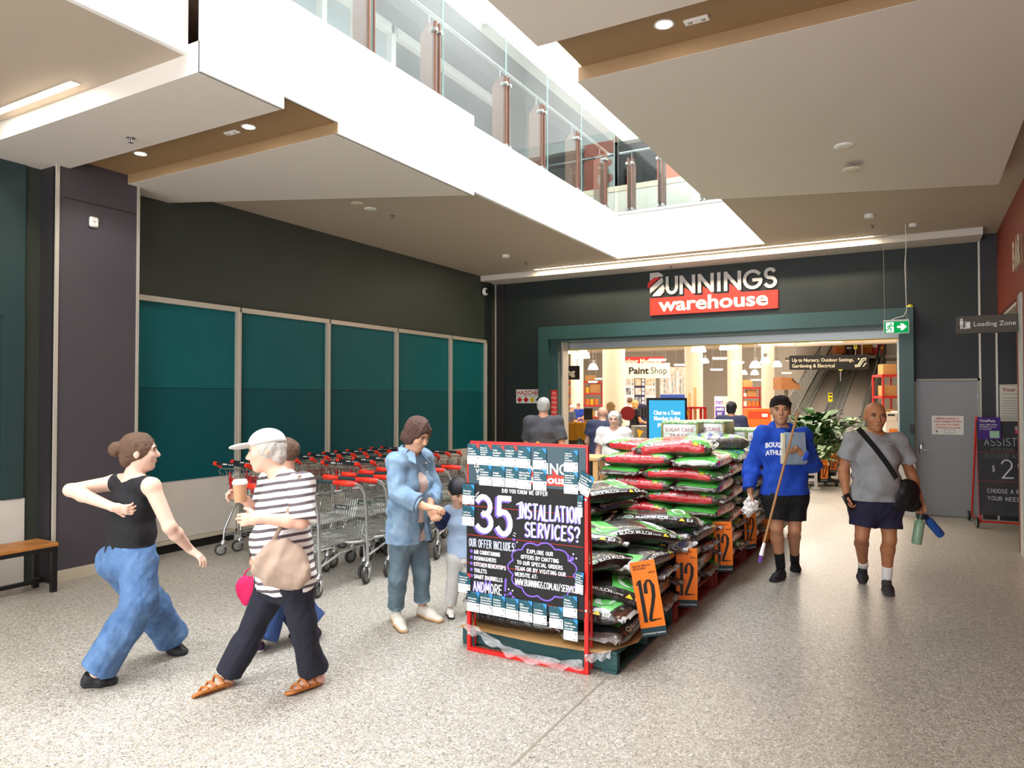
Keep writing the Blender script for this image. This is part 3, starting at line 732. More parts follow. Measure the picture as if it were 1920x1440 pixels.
        b.tube([m-l*0.018*S-f*0.008*S, m+f*0.001*S, m+l*0.018*S-f*0.008*S], [0.002*S, 0.0052*S, 0.002*S], 6, 4)
        return b, [mat('eye white', '#b5aca4', 0.4), mat('iris '+iris, iris, 0.25), mat('brow '+brow, brow, 0.8), mat('lip '+lip, lip, 0.45)]
    def body(s, hands, feet=True, w=1.0, face=True, lip='#a5665a', brow='#2a1c14', legs=True, bare=()):
        P = s.torso()+s.neckp()
        for q in 'RL':
            P += s.arm(q, w=w)
            if legs: P += s.leg(q, w=w)
            hd, pn, curl = hands[q][:3]
            P += hand(s.J['wr'+q], hd, pn, q, s.S, curl, curls=hands[q][3] if len(hands[q]) > 3 else None)
        for q in bare:
            a, t_, su = s.footframe(q)
            P += [cone(s.J['an'+q], a+su*0.035*s.S, 0.036*s.S, 0.034*s.S), cone(a+su*0.03*s.S+t_*0.02*s.S, a+su*0.03*s.S+t_*0.14*s.S, 0.032*s.S, 0.022*s.S, np.cross(t_, su), 1.25)]
            sd = np.cross(t_, su)*(1 if q == 'R' else -1)
            for i in range(5):
                o = (-0.034+0.0165*i); p0 = a+su*0.018*s.S+t_*0.15*s.S+sd*o*s.S; L = (0.055, 0.046, 0.042, 0.036, 0.03)[i]
                P.append(cone(p0, p0+t_*L*s.S-su*0.006*s.S, (0.012 if i == 0 else 0.009)*s.S, (0.011 if i == 0 else 0.008)*s.S, k=0.006))
        hp, sub = s.headp(); P += hp
        M = [mat('skin '+s.skin, s.skin, 0.5, var=(25, 0.25, tuple(min(1, x*1.02) for x in [int(s.skin[i:i+2], 16)/255*0.93 for i in (1, 3, 5)])), spec=0.4)]
        ex = None
        if face: ex, m2 = s.face_bits(lip, brow); M += m2
        return mesh_obj('body', solid(P, s.h, 0.02*s.S, subs=sub), M, s.root, ex)
    def footframe(s, q):
        """heel point on the sole, forward direction, sole normal"""
        J = s.J; he, to = J['he'+q], J['to'+q]; t_ = nrm(to-he); an = J['an'+q]
        su = (an-he); su = nrm(su-t_*np.dot(su, t_)); return he, t_, su
    def shoe(s, q, m, msole, L=None, name='shoe', laces=None, sole_h=0.022):
        he, t_, su = s.footframe(q); S = s.S; L = L or np.linalg.norm(s.J['to'+q]-he); sd = np.cross(t_, su)
        base = [cone(he+t_*0.035*S+su*0.03*S, he+t_*L*0.55+su*0.028*S, 0.034*S, 0.040*S, sd, 1.05), cone(he+t_*L*0.55+su*0.025*S, he+t_*(L-0.035*S)+su*0.018*S, 0.040*S, 0.030*S, sd, 1.18)]
        upper = base+[cone(he+t_*0.04*S+su*0.05*S, he+t_*0.055*S+su*0.085*S, 0.037*S, 0.036*S, flat=(0, 1)), cone(he+t_*0.07*S+su*0.06*S, he+t_*L*0.6+su*0.035*S, 0.032*S, 0.030*S, sd, 1.1)]
        o = mesh_obj(name, solid(upper, s.h*0.8, 0.02, cuts=[half(he+su*sole_h*0.6, -su)]), m, s.root)
        V = solid([grow(p, 0.005*S) for p in base], s.h*0.8, 0.02, cuts=[half(he, -su), half(he+su*sole_h*S, su)])
        mesh_obj('sole', V, msole, o)
        if laces:
            b = MB()
            for i in range(4):
                c = Vector(he+t_*(0.10+0.022*i)*S+su*(0.086-0.010*i)*S); d = Vector(sd)*0.018*S
                b.tube([c-d-Vector(su)*0.006*S, c+Vector(su)*0.004*S, c+d-Vector(su)*0.006*S], 0.0035*S, 6)
                if i == 0:
                    for k in (-1, 1): b.tube([c, c+d*k*1.2+Vector(su)*0.008*S, c+d*k*1.7-Vector(su)*0.02*S], 0.003*S, 5)
            put(b, 'laces', laces, o, 60)
        return o
    def sock(s, q, m, h0=0.10):
        J = s.J; an, kn = J['an'+q], J['kn'+q]; d = nrm(kn-an); S = s.S
        return mesh_obj('sock', solid([cone(an-d*0.03*S, an+d*h0*S, 0.043*S, 0.045*S, flat=(0, 1))], s.h), m, s.root)
    def top(s, name, m, o=0.012, hem=0.10, sleeve=0.55, flare=0.012, neck=0.066, folds=0.006, width=1.0, open_front=None, seed=3, hem_n=None, hemr=None, fscale=(14, 14, 9), sw=1.0, neckz=0.03, subs=(), extra=()):
        J, S = s.J, s.S; P = [grow(p, o*S) for p in s.torso()]
        b = s.hipC-s.up*hem*S; r = hemr or 0.112
        P.append(cone(s.waist, b, 0.108*S*s.bw*width+o*S, r*S*s.bw*width+o*S, s.hlat, 1.42))
        for q in 'RL':
            if sleeve > 0: P += s.arm(q, o=o*S*1.05, to=sleeve, flare=flare*S, w=1.06*sw)
        P += list(extra)
        nb = s.shC+s.up*neckz*S
        sb = [ell(nb+s.up*0.04*S+s.fw*0.02*S, (neck*S, neck*S*1.0, 0.07*S), (s.lat, s.fw, s.up), k=0.008)]+list(subs)
        return mesh_obj(name, solid(P, s.h, 0.025*S, subs=sb, cuts=[half(b, -(s.up if hem_n is None else A3(hem_n)))], folds=folds*S, seed=seed, fscale=fscale), m, s.root)
    def pants(s, name, m, to=2.0, o=0.012, radii=None, waist=0.13, folds=0.006, seed=5, cuff=None):
        J, S = s.J, s.S
        P = [grow(p, o*S+0.010*S) for p in s.torso()[:2]]
        P += [grow(p, o*S+0.010*S) for p in s.torso() if p.t == 'e' and s.belly and o < 0.017][:1]
        for q in 'RL': P += s.leg(q, o=o*S, to=to, radii=radii)
        ob = mesh_obj(name, solid(P, s.h, 0.03*S, cuts=[half(s.hipC+s.up*waist*S, s.up)], folds=folds*S, seed=seed), m, s.root)
        if cuff:
            for q in 'RL':
                kn, an = J['kn'+q], J['an'+q]; e = lerp(kn, an, to-1); d = nrm(kn-an); r = (radii or [0.088*S, 0.054*S, 0.057*S, 0.036*S])[3]+o*S
                mesh_obj('cuff', solid([cone(e-d*0.005, e+d*0.035*S, r+0.006, r+0.006, flat=(1, 1))], s.h), cuff, ob)
        return ob
    def hair(s, m, prims, subs=(), folds=0.004, name='hair', cuts=()):
        return mesh_obj(name, solid(prims, s.h*0.8, 0.012, subs=subs, cuts=cuts, folds=folds*s.S, seed=8, fscale=(60, 60, 25)), m, s.root)
    def hp(s, l, f, u): return s.Hc+(s.HL*l+s.F*f+s.HU*u)*s.S*s.hs
    def he(s, l, f, u, r, k=None): return ell(s.hp(l, f, u), [x*s.S*s.hs for x in r], (s.HL, s.F, s.HU), k=k)
def pose(D, px):
    """joints measured on the photograph: name -> (x, y, extra depth)"""
    return {k: tuple(pt(v[0], v[1], D+(v[2] if len(v) > 2 else 0))) for k, v in px.items()}
_cr = A3(_rt); _cf = A3(_fw)
def dirv(r, u, toward):
    """direction: r to the right of the picture, u up, toward = towards the photographer"""
    return nrm(_cr*r + np.array([0, 0, 1.0])*u - _cf*toward)
# ---------------------------------------------------------------- the people of the photograph
from mathutils.bvhtree import BVHTree
def bvh(*objs):
    v = []; f = []
    for o in objs:
        n = len(v); v += [tuple(p.co) for p in o.data.vertices]; f += [tuple(i+n for i in p.vertices) for p in o.data.polygons]
    return BVHTree.FromPolygons(v, f)
EYE = Vector((0, 0, CAM_H))
def hit(tree_, x, y, off=0.006, fallback=5.0):
    d = ray(x, y).normalized(); r = tree_.ray_cast(EYE, d)
    if r[0] is None: return EYE+d*fallback
    return r[0]-d*off
def denim(name, c1, c2): return mat(name, c1, 0.8, var=(9, 0.85, c2), bump=(26, 0.55, (1, 1, 0.6)))
def cloth(name, c, r=0.85, b=(20, 0.38, (1, 1, 0.55))): return mat(name, c, r, bump=b)
M_SOLE = mat('off white rubber', '#d9d4c8', 0.6); M_BLKSOLE = mat('black rubber', '#16161a', 0.6); M_BLKSHOE = mat('black shoe fabric', '#141416', 0.7)
floorp = lambda x, y: tuple(on(x, y, 'z', 0.001))

# 1 --- woman in a black tank top striding away to the right
D = 4.5
J = pose(D, dict(head=(262,847,0.02), shL=(216,905,0.13), shR=(284,912,-0.11), elL=(132,919,0.0), wrL=(212,951,-0.16), elR=(318,988,-0.12), wrR=(356,1030,0.05),
    hipL=(219,1052,0.08), hipR=(259,1056,-0.07), knR=(262,1128,-0.14), anR=(180,1262,-0.18), knL=(292,1144,0.24), anL=(324,1203,0.37)))
J.update(heR=floorp(152,1288), toR=floorp(222,1280), heL=floorp(316,1222), toL=floorp(350,1228))
p = Person('person in a black tank top and blue jeans striding past the dark column', J, 0.95, dirv(0.85, 0.0, -0.35), build=1.0, bust=0.05, skin='#d8b3a0', belly=0.1)
p.body({'L': (dirv(0.9, -0.2, -0.1), dirv(0.2, 0.3, -0.9), 0.6), 'R': (dirv(0.75, -0.6, -0.1), dirv(-0.5, -0.6, 0.0), 0.35)}, brow='#4a3424')
sb = [ell(A3(J['sh'+q])+p.lat*(0.035 if q == 'L' else -0.035), (0.062, 0.16, 0.115), (p.lat, p.fw, p.up), k=0.01) for q in 'RL']
p.top('tank_top', cloth('black knit', '#131318'), o=0.008, hem=0.02, sleeve=0, neck=0.078, subs=sb, folds=0.004)
p.pants('jeans', denim('mid blue denim', '#3c5c86', '#5d7ea8'), to=1.93, o=0.014, radii=[0.098, 0.088, 0.09, 0.092], waist=0.125, folds=0.010)
for q in 'RL': p.shoe(q, mat('black foam clog', '#1d1f22', 0.55), M_BLKSOLE, sole_h=0.03, name='clog')
hm = mat('brown hair', '#5a4130', 0.6, bump=(220, 0.5, (1, 1, 0.2)))
p.hair(hm, [p.he(0,-0.014,0.022,(0.086,0.104,0.098)), p.he(0,-0.062,-0.03,(0.062,0.05,0.065)), p.he(0,-0.125,0.02,(0.045,0.045,0.045))], [p.he(0,0.098,-0.038,(0.085,0.082,0.10)), p.he(0,0.05,-0.09,(0.12,0.055,0.06))])

# 2 --- older person in a striped long top and pale cap with a takeaway cup
D = 4.3
J = pose(D, dict(head=(499,846,0.0), shL=(563,908,-0.15), shR=(506,902,0.14), elL=(566,978,-0.25), wrL=(487,972,-0.30), elR=(484,968,0.10), wrR=(462,938,-0.05),
    hipL=(551,1084,-0.09), hipR=(518,1083,0.09), knL=(566,1166,-0.09), anL=(588,1258,0.05), knR=(474,1178,0.08), anR=(427,1268,0.05)))
J.update(heL=floorp(601,1283), toL=floorp(548,1301), heR=floorp(432,1287), toR=floorp(381,1304))
p = Person('person in a striped top and pale cap walking left with a takeaway cup', J, 0.95, dirv(-0.92, -0.12, 0.25), build=1.28, belly=0.15, skin='#d9ab96', headup=(-0.25, 0.1, 1))
cup_c = pt(450, 922, D-0.10)
p.body({'L': (dirv(-0.95, -0.05, 0.15), dirv(0.1, -0.2, -0.9), 0.5), 'R': (dirv(-0.75, 0.45, 0.3), dirv(-0.3, -0.1, 0.8), 0.75)}, bare=('L', 'R'), brow='#9a938a')
sm = bpy.data.materials.new('striped jersey'); sm.use_nodes = True; nt = sm.node_tree; N = nt.nodes; L = nt.links; bs = N['Principled BSDF']; bs.inputs['Roughness'].default_value = 0.85
tc = N.new('ShaderNodeTexCoord'); mp = N.new('ShaderNodeMapping'); mp.inputs['Rotation'].default_value = (0, math.radians(9), 0); L.new(tc.outputs['Object'], mp.inputs[0])
wv = N.new('ShaderNodeTexWave'); wv.bands_direction = 'Z'; wv.inputs['Scale'].default_value = 7.2; wv.inputs['Distortion'].default_value = 0.6; wv.inputs['Detail'].default_value = 1; L.new(mp.outputs[0], wv.inputs[0])
cr = N.new('ShaderNodeValToRGB'); cr.color_ramp.elements[0].position = 0.30; cr.color_ramp.elements[1].position = 0.42; cr.color_ramp.elements[0].color = (*lin('#574e52'), 1); cr.color_ramp.elements[1].color = (*lin('#e6e2e0'), 1)
L.new(wv.outputs[0], cr.inputs[0]); L.new(cr.outputs[0], bs.inputs['Base Color'])
p.top('striped_top', sm, o=0.016, hem=0.06, sleeve=0.98, flare=0.02, neck=0.07, folds=0.012, hemr=0.118)
p.pants('trousers', cloth('navy trousers', '#1a1c2a'), to=1.95, o=0.008, radii=[0.095, 0.068, 0.07, 0.078], waist=0.08, folds=0.008)
mt_ = mat('tan leather', '#a8662f', 0.55)
for q in 'LR':
    he, t_, su = [Vector(x) for x in p.footframe(q)]; sd = t_.cross(su); S_ = p.S; o = None
    V = solid([cone(he+t_*0.03+su*0.01, he+t_*0.19+su*0.01, 0.036, 0.044, sd, 1.05)], 0.005, cuts=[half(he, -su), half(he+su*0.02, su)])
    sole = mesh_obj('sandal', V, mt_, p.root)
    b = MB()
    for a, r, hgt in ((0.165, 0.045, 0.048), (0.12, 0.044, 0.068), (0.07, 0.040, 0.092)):
        b.tube([he+t_*(a-0.015)-sd*r+su*0.015, he+t_*(a-0.004)-sd*r*0.6+su*hgt*0.8, he+t_*a+su*hgt, he+t_*(a+0.006)+sd*r*0.6+su*hgt*0.8, he+t_*(a+0.01)+sd*r+su*0.015], 0.0085, 6)
    b.tube([he+t_*0.05-sd*0.04+su*0.05, he-t_*0.005+su*0.06, he+t_*0.05+sd*0.04+su*0.05], 0.008, 6)
    put(b, 'strap', mt_, sole, 60)
cap_m = cloth('pale grey cap cloth', '#cfcdca')
V = solid([p.he(0,-0.012,0.045,(0.090,0.106,0.088)), p.he(0,0.115,0.048,(0.066,0.085,0.012), k=0.01)], 0.006, cuts=[half(p.hp(0,0,0.035), -p.HU)])
mesh_obj('cap', V, cap_m, p.root)
p.hair(mat('grey hair', '#b9b4ae', 0.6, bump=(220, 0.5)), [p.he(0,-0.016,0.01,(0.086,0.100,0.09)), p.he(0,-0.06,-0.04,(0.065,0.05,0.055))], [p.he(0,0.085,-0.03,(0.085,0.075,0.11))])
# things they carry
t = thing('takeaway_cup', 'takeaway coffee cup with a white lid held in front of the striped top', 'cup', tuple(cup_c))
b = MB(); b.lathe([(0.0,-0.06),(0.030,-0.06),(0.041,0.05),(0.0,0.05)], 24); b.build('cup_body', mat('kraft paper', '#b98f6b', 0.7), t, 40)
b = MB(); b.lathe([(0.043,0.045),(0.045,0.05),(0.045,0.058),(0.040,0.062),(0.038,0.072),(0.034,0.072),(0.032,0.066),(0.0,0.066)], 24); b.build('lid', mat('white plastic', '#efefef', 0.35), t, 40)
tb = thing('tote_bag', 'soft taupe tote bag hanging below the striped top', 'bag', tuple(pt(535, 1062, D-0.3)))
V = solid([ell(pt(528,1072,D-0.30), (0.185, 0.055, 0.085), (A3(_rt), A3(_fw), (0.12,0,1)), k=0.05), ell(pt(532,1050,D-0.29), (0.13, 0.045, 0.11), (A3(_rt), A3(_fw), (0.12,0,1)), k=0.05)], 0.008, k=0.05, folds=0.02)
o = mesh_obj('bag_body', V, cloth('taupe canvas', '#a48f7f', 0.9), tb)
b = MB(); b.tube([pt(500,1040,D-0.28), pt(520,1000,D-0.26), pt(550,940,D-0.22), pt(562,893,D-0.20), pt(563,893,D-0.05), pt(560,940,D-0.02)], 0.012, 8)
put(b, 'shoulder_strap', cloth('taupe strap', '#93806f'), tb)

# 3 --- person in wide jeans mostly behind the striped one, pink bag in hand
D = 5.05
J = pose(D, dict(head=(533,850,0.0), shL=(550,903,-0.14), shR=(520,900,0.14), elL=(530,985,-0.16), wrL=(484,1040,-0.18), elR=(520,975,0.14), wrR=(515,1040,0.1),
    hipL=(535,1075,-0.07), hipR=(518,1073,0.08), knL=(503,1146,-0.06), anL=(484,1200,-0.14), knR=(552,1135,0.1), anR=(585,1175,0.12)))
J.update(heL=floorp(496,1221), toL=floorp(439,1224), heR=floorp(603,1192), toR=floorp(540,1196))
p = Person('person in wide blue jeans and purple shoes, mostly hidden behind the striped top', J, 0.88, dirv(-0.95, -0.1, 0.1), h=0.009, skin='#cfa189')
p.body({'L': (dirv(-0.5, -0.8, 0.1), dirv(0.5, -0.2, -0.8), 1.1), 'R': (dirv(0, -1, 0), dirv(0, 0, 1), 0.4)})
p.top('shirt', cloth('grey shirt', '#8b8a90'), sleeve=0.5, hem=0.08)
p.pants('wide_jeans', denim('deep blue denim', '#27406f', '#35548a'), to=1.92, o=0.008, radii=[0.10, 0.105, 0.11, 0.125], folds=0.009)
for q in 'LR': p.shoe(q, mat('purple suede', '#3c2143', 0.8), M_SOLE)
p.hair(hm, [p.he(0,-0.014,0.02,(0.085,0.10,0.095))], [p.he(0,0.09,-0.035,(0.08,0.078,0.10))])
c = pt(466, 1092, D-0.2); t = thing('shopping_bag', 'bright pink bag held low behind the striped top', 'bag', tuple(c))
V = solid([ell(pt(462,1108,D-0.2), (0.07, 0.035, 0.10), (A3(_rt), A3(_fw), (0,0,1)))], 0.008, folds=0.01); mesh_obj('bag_body', V, cloth('pink nylon', '#d8225f'), t)
b = MB(); b.tube([pt(454,1088,D-0.2), pt(462,1070,D-0.19), pt(476,1062,D-0.19), pt(474,1088,D-0.2)], 0.006, 6); put(b, 'bag_handle', cloth('pink nylon', '#d8225f'), t)

# 4 --- woman in a denim shirt
D = 5.55
J = pose(D, dict(head=(783,814,-0.02), shR=(743,866,-0.12), shL=(793,861,0.13), elR=(743,926,-0.20), wrR=(800,951,-0.26), elL=(812,918,0.12), wrL=(806,956,-0.10),
    hipR=(752,1008,-0.07), hipL=(779,1006,0.07), knR=(746,1084,-0.05), anR=(742,1146,0.08), knL=(790,1070,0.08), anL=(792,1134,0.17)))
J.update(heR=floorp(736,1160), toR=floorp(757,1188), heL=floorp(784,1152), toL=floorp(829,1168))
p = Person('person in an open denim shirt and rolled jeans holding a child by the hand', J, 0.96, dirv(0.66, -0.42, 0.5), build=1.0, bust=0.045, skin='#d3a285', headup=(0.1, 0, 1))
p.body({'R': (dirv(0.9, -0.05, 0.1), dirv(-0.1, -0.9, -0.2), 0.5), 'L': (dirv(0.55, -0.75, 0.3), dirv(0.4, 0.2, 0.8), 0.9)}, brow='#3a2a24')
p.top('tee', cloth('pale pink jersey', '#e6cfc8'), o=0.006, hem=0.02, sleeve=0.3, neck=0.06, folds=0.003)
dm = denim('light denim', '#6f8fae', '#93aec6')
slit = cone(p.hipC-p.up*0.2+p.fw*0.20+p.lat*0.05, p.shC+p.up*0.05+p.fw*0.15+p.lat*0.0, 0.105, 0.055, p.lat, 0.8)
sh = p.top('denim_shirt', dm, o=0.022, hem=0.03, sleeve=1.72, flare=0.012, neck=0.062, folds=0.014, hemr=0.126, width=1.06, subs=[slit], sw=1.12)
M_METB = mat('pearl stud', '#e8e2d4', 0.25, metal=0.4)
tr = bvh(sh)
b = MB()
nb = p.shC+p.up*0.045*0.96
for q in (-1, 1):     # collar leaves
    A = Vector(nb+p.lat*q*0.040+p.fw*0.085+p.up*0.015); B = Vector(nb+p.lat*q*0.088-p.fw*0.045+p.up*0.03); C_ = Vector(nb+p.lat*q*0.128+p.fw*0.02-p.up*0.005); E_ = Vector(nb+p.lat*q*0.078+p.fw*0.135-p.up*0.045)
    u = Vector(p.up)*0.035
    b.add([A+u*0.4, B+u, C_+u*0.1, E_, A-u*0.2, B-u*0.2, C_-u*0.2, E_-u*0.3], [(0,1,2,3),(7,6,5,4),(0,4,5,1),(1,5,6,2),(2,6,7,3),(3,7,4,0)])
b.tube([Vector(nb-p.lat*0.066+p.up*0.03+p.fw*0.04), Vector(nb-p.lat*0.07+p.up*0.045-p.fw*0.03), Vector(nb-p.fw*0.08+p.up*0.055), Vector(nb+p.lat*0.07+p.up*0.045-p.fw*0.03), Vector(nb+p.lat*0.066+p.up*0.03+p.fw*0.04)], 0.022, 8)
put(b, 'collar', dm, sh)
b = MB(); a0 = lerp(J['elR'], J['wrR'], 0.66); a1 = lerp(J['elR'], J['wrR'], 0.78); b.tube([Vector(a0), Vector(a1)], 0.054, 14)
put(b, 'shirt_cuff', dm, sh)
for x, y in ((771,873),(771,902),(788,940),(790,951),(799,868),(801,885),(803,903),(805,925),(786,955)):
    b = MB(); b.ball(hit(tr, x, y, 0.002, D), 0.0055, 8); put(b, 'button', M_METB, sh, 180)
b2 = [hit(tr, x, y, 0.004, D) for x, y in ((758,889),(784,891),(783,905),(771,911),(758,903))]
b = MB(); n_ = -Vector(ray(770, 900)).normalized()*0.004; b.add(b2+[q+n_ for q in b2], [(5,6,7,8,9)]+[(i,(i+1)%5,5+(i+1)%5,5+i) for i in range(5)])
put(b, 'pocket_flap', dm, sh)
dj = denim('faded grey blue denim', '#566d7c', '#7d94a1')
p.pants('jeans', dj, to=1.84, o=0.006, radii=[0.086, 0.062, 0.06, 0.054], folds=0.007, cuff=denim('turned denim', '#7e97a4', '#8fa6b0'))
ws = mat('white leather', '#ded8cc', 0.5)
for q in 'RL': p.shoe(q, ws, mat('gum sole', '#c9a377', 0.6), laces=mat('white lace', '#ece8df', 0.7))
hm2 = mat('auburn hair', '#553a33', 0.55, bump=(260, 0.6, (1, 1, 0.25)))
p.hair(hm2, [p.he(0,-0.016,0.028,(0.090,0.108,0.100)), p.he(0,-0.055,-0.045,(0.080,0.062,0.075)), p.he(0.066,-0.01,-0.03,(0.024,0.05,0.07)), p.he(-0.066,-0.01,-0.03,(0.024,0.05,0.07))],
       [p.he(0,0.105,-0.045,(0.078,0.082,0.095)), p.he(0,0.03,-0.115,(0.10,0.07,0.05))], folds=0.008)
DW = p

# 5 --- small boy
D = 5.78
J = pose(D, dict(head=(859,922,-0.02), shR=(843,958,0.0), shL=(885,958,0.03), elR=(827,984,-0.02), wrR=(822,966,-0.12), elL=(893,1000,0.03), wrL=(889,1033,-0.04),
    hipR=(855,1046,-0.01), hipL=(878,1046,0.01), knR=(850,1092,-0.02), anR=(844,1136,0.0), knL=(882,1092,0.0), anL=(884,1137,0.02)))
J.update(heR=floorp(841,1144), toR=floorp(847,1162), heL=floorp(884,1145), toL=floorp(893,1160))
p = Person('small child in a pale blue jumper peeking out beside the chalkboard', J, 0.64, dirv(0.35, -0.42, 0.75), h=0.005, build=1.0, skin='#dcae92', hs=1.42)
p.body({'R': (dirv(-0.45, 0.85, 0.1), dirv(0.3, 0, 0.8), 0.8), 'L': (dirv(-0.1, -1, 0.1), dirv(-1, 0, 0), 0.4)}, brow='#241a18')
jm = cloth('pale blue fleece', '#9fb4d0')
p.top('jumper', jm, o=0.016, hem=-0.02, sleeve=0.12, neck=0.05, folds=0.008, hemr=0.125)
nv = cloth('navy sleeve', '#1e2a55')
mesh_obj('sleeve', solid([grow(q_, 0.014) for q_ in p.arm('R', to=1.85)], 0.005, 0.012, folds=0.005), nv, p.root)
mesh_obj('sleeve', solid([grow(q_, 0.014) for q_ in p.arm('L', to=1.85)], 0.005, 0.012, folds=0.005), nv, p.root)
p.top('undershirt', cloth('white jersey', '#e8e6e2'), o=0.010, hem=0.04, sleeve=0, neck=0.05, hemr=0.122)
p.pants('joggers', cloth('pale grey jersey', '#c9c7c3'), to=1.93, o=0.008, radii=[0.07, 0.052, 0.05, 0.042], folds=0.006)
for q in 'RL': p.shoe(q, mat('white trainer', '#e2e0dc', 0.5), M_BLKSOLE, laces=mat('white lace', '#ece8df', 0.7))
hb_ = mat('black hair', '#15121a', 0.4, bump=(260, 0.35, (1, 1, 0.2)))
p.hair(hb_, [p.he(0,-0.006,0.038,(0.088,0.106,0.090)), p.he(0,-0.05,-0.01,(0.078,0.06,0.06))], [p.he(0,0.10,-0.055,(0.09,0.09,0.095)), p.he(0,0.03,-0.085,(0.12,0.09,0.055))], folds=0.003)

# 6 --- young man in a blue hoodie
D = 6.86
J = pose(D, dict(head=(1463,770,-0.02), shR=(1430,815,0.03), shL=(1505,818,-0.02), elR=(1411,870,0.10), wrR=(1406,920,-0.02), elL=(1525,872,0.0), wrL=(1500,850,-0.24),
    hipR=(1455,932,0.0), hipL=(1489,931,0.0), knR=(1456,990,-0.05), anR=(1463,1056,0.03), knL=(1490,992,-0.04), anL=(1490,1048,0.34)))
J.update(heR=floorp(1470,1083), toR=floorp(1447,1092)); J.update(heL=tuple(pt(1491,1060,D+0.42)), toL=tuple(pt(1493,1079,D+0.26)))
p = Person('person in a bright blue hoodie and black shorts carrying a pole', J, 1.04, dirv(-0.28, 0.02, 0.95), build=1.02, skin='#b98565')
p.body({'R': (dirv(0.0, -1, 0.05), dirv(0.9, 0, 0.2), 0.9), 'L': (dirv(-0.75, 0.55, 0.25), dirv(-0.35, -0.3, 0.75), 1.25)}, brow='#120d0b')
hd_m = cloth('royal blue fleece', '#1746b4')
hood = [cone(p.shC+p.up*0.092-p.fw*0.01-p.lat*0.072, p.shC+p.up*0.075-p.fw*0.085, 0.042, 0.05), cone(p.shC+p.up*0.092-p.fw*0.01+p.lat*0.072, p.shC+p.up*0.075-p.fw*0.085, 0.042, 0.05),
        cone(p.shC+p.up*0.055-p.fw*0.01-p.lat*0.072, p.shC+p.up*0.025+p.fw*0.10, 0.040, 0.028), cone(p.shC+p.up*0.055-p.fw*0.01+p.lat*0.072, p.shC+p.up*0.025+p.fw*0.10, 0.040, 0.028)]
ho = p.top('hoodie', hd_m, o=0.024, hem=-0.03, sleeve=1.93, flare=0.004, neck=0.052, folds=0.012, hemr=0.122, sw=1.08, width=1.03, extra=hood)
tr = bvh(ho)
V = solid([cone(p.hipC+p.up*0.02, p.hipC+p.up*0.075, 0.145, 0.147, p.hlat, 1.36, flat=(1, 1))], 0.007); mesh_obj('waistband', V, hd_m, ho)
b = MB()
for txt, x0, x1, y, sz in (('BOUGIE'[:5], 1435, 1467, 838, 12), ('ATHLE', 1435, 1467, 852, 11)):
    V_, F_, wd = text_data(txt, 0.05, 0.0)
    b.add([hit(tr, x0+(x1-x0)*a/wd, y-sz*bb*1.05+ (2.5*math.cos((a/wd-0.5)*2.6)-2.5)*-1.0, 0.004, D) for a, bb in V_], F_)
put(b, 'lettering', mat('white print', '#dfe3ea', 0.7), ho)
bs_ = cloth('black shorts cloth', '#0f0f12')
p.pants('shorts', bs_, to=0.74, o=0.020, radii=[0.095, 0.082, 0.05, 0.04], folds=0.008)
for q in 'RL': p.sock(q, bs_, 0.11); p.shoe(q, M_BLKSHOE, M_BLKSOLE, laces=M_BLACK)
p.hair(mat('dark brown hair', '#1c1412', 0.5, bump=(240, 0.8)), [p.he(0,-0.012,0.046,(0.083,0.100,0.080)), p.he(0,0.035,0.092,(0.06,0.05,0.03))], [p.he(0,0.11,-0.02,(0.09,0.075,0.08)), p.he(0,0.03,-0.07,(0.12,0.10,0.06))], folds=0.010)
HM = p
# what he carries
t = thing('broom_pole', 'long timber pole held slanting across the blue hoodie', 'pole', tuple(pt(1425,1054,D-0.55)))
b = MB(); b.cyl(pt(1431,1024,D-0.53), pt(1496,772,D-0.30), 0.0115, 12); put(b, 'handle', mat('pale timber', '#a67a4d', 0.5, bump=(40, 0.1, (1,1,0.1))), t)
b = MB(); b.tube([pt(1433,1018,D-0.53), pt(1427,1042,D-0.548)], [0.014, 0.02], 12); put(b, 'ferrule', mat('white plastic', '#efefef', 0.35), t)
b = MB(); b.tube([pt(1427,1042,D-0.548), pt(1424.5,1055,D-0.55)], [0.019, 0.013], 12); put(b, 'tip_cap', mat('purple plastic', '#7a4fae', 0.4), t)
t = thing('folded_cloth', 'folded blue grey cloth with a yellow edge clutched to the hoodie', 'cloth', tuple(pt(1490,842,D-0.24)))
b = MB()
for k in range(4):
    c_ = pt(1490, 841, D-0.25+0.016*k); R = Matrix((Vector(_rt), Vector(_fw), Vector((0,0,1)))).transposed() @ Matrix.Rotation(math.radians(-4+1.5*k), 3, 'Y')
    b.bbox(c_, (0.215-0.006*k, 0.017, 0.29+0.004*k), 0, R, 0.006)
put(b, 'cloth_stack', cloth('blue grey towel', '#8fa3b4'), t)
b = MB(); b.bbox(pt(1468, 841, D-0.262), (0.045, 0.012, 0.285), 0, R, 0.004); put(b, 'edge_band', cloth('pale yellow towel', '#d9d4b4'), t)
t = thing('paper_bag', 'crumpled white paper bag hanging from the hand over the mulch', 'bag', tuple(pt(1408,948,D-0.05)))
V = solid([ell(pt(1410,948,D-0.06), (0.055,0.035,0.05), k=0.03), cone(pt(1408,930,D-0.05), pt(1402,958,D-0.06), 0.016, 0.045), cone(pt(1408,935,D-0.05), pt(1420,952,D-0.06), 0.012, 0.02)], 0.006, folds=0.02, fscale=(60,60,60))
mesh_obj('bag_body', V, mat('white tissue', '#e9e7e4', 0.7), t)

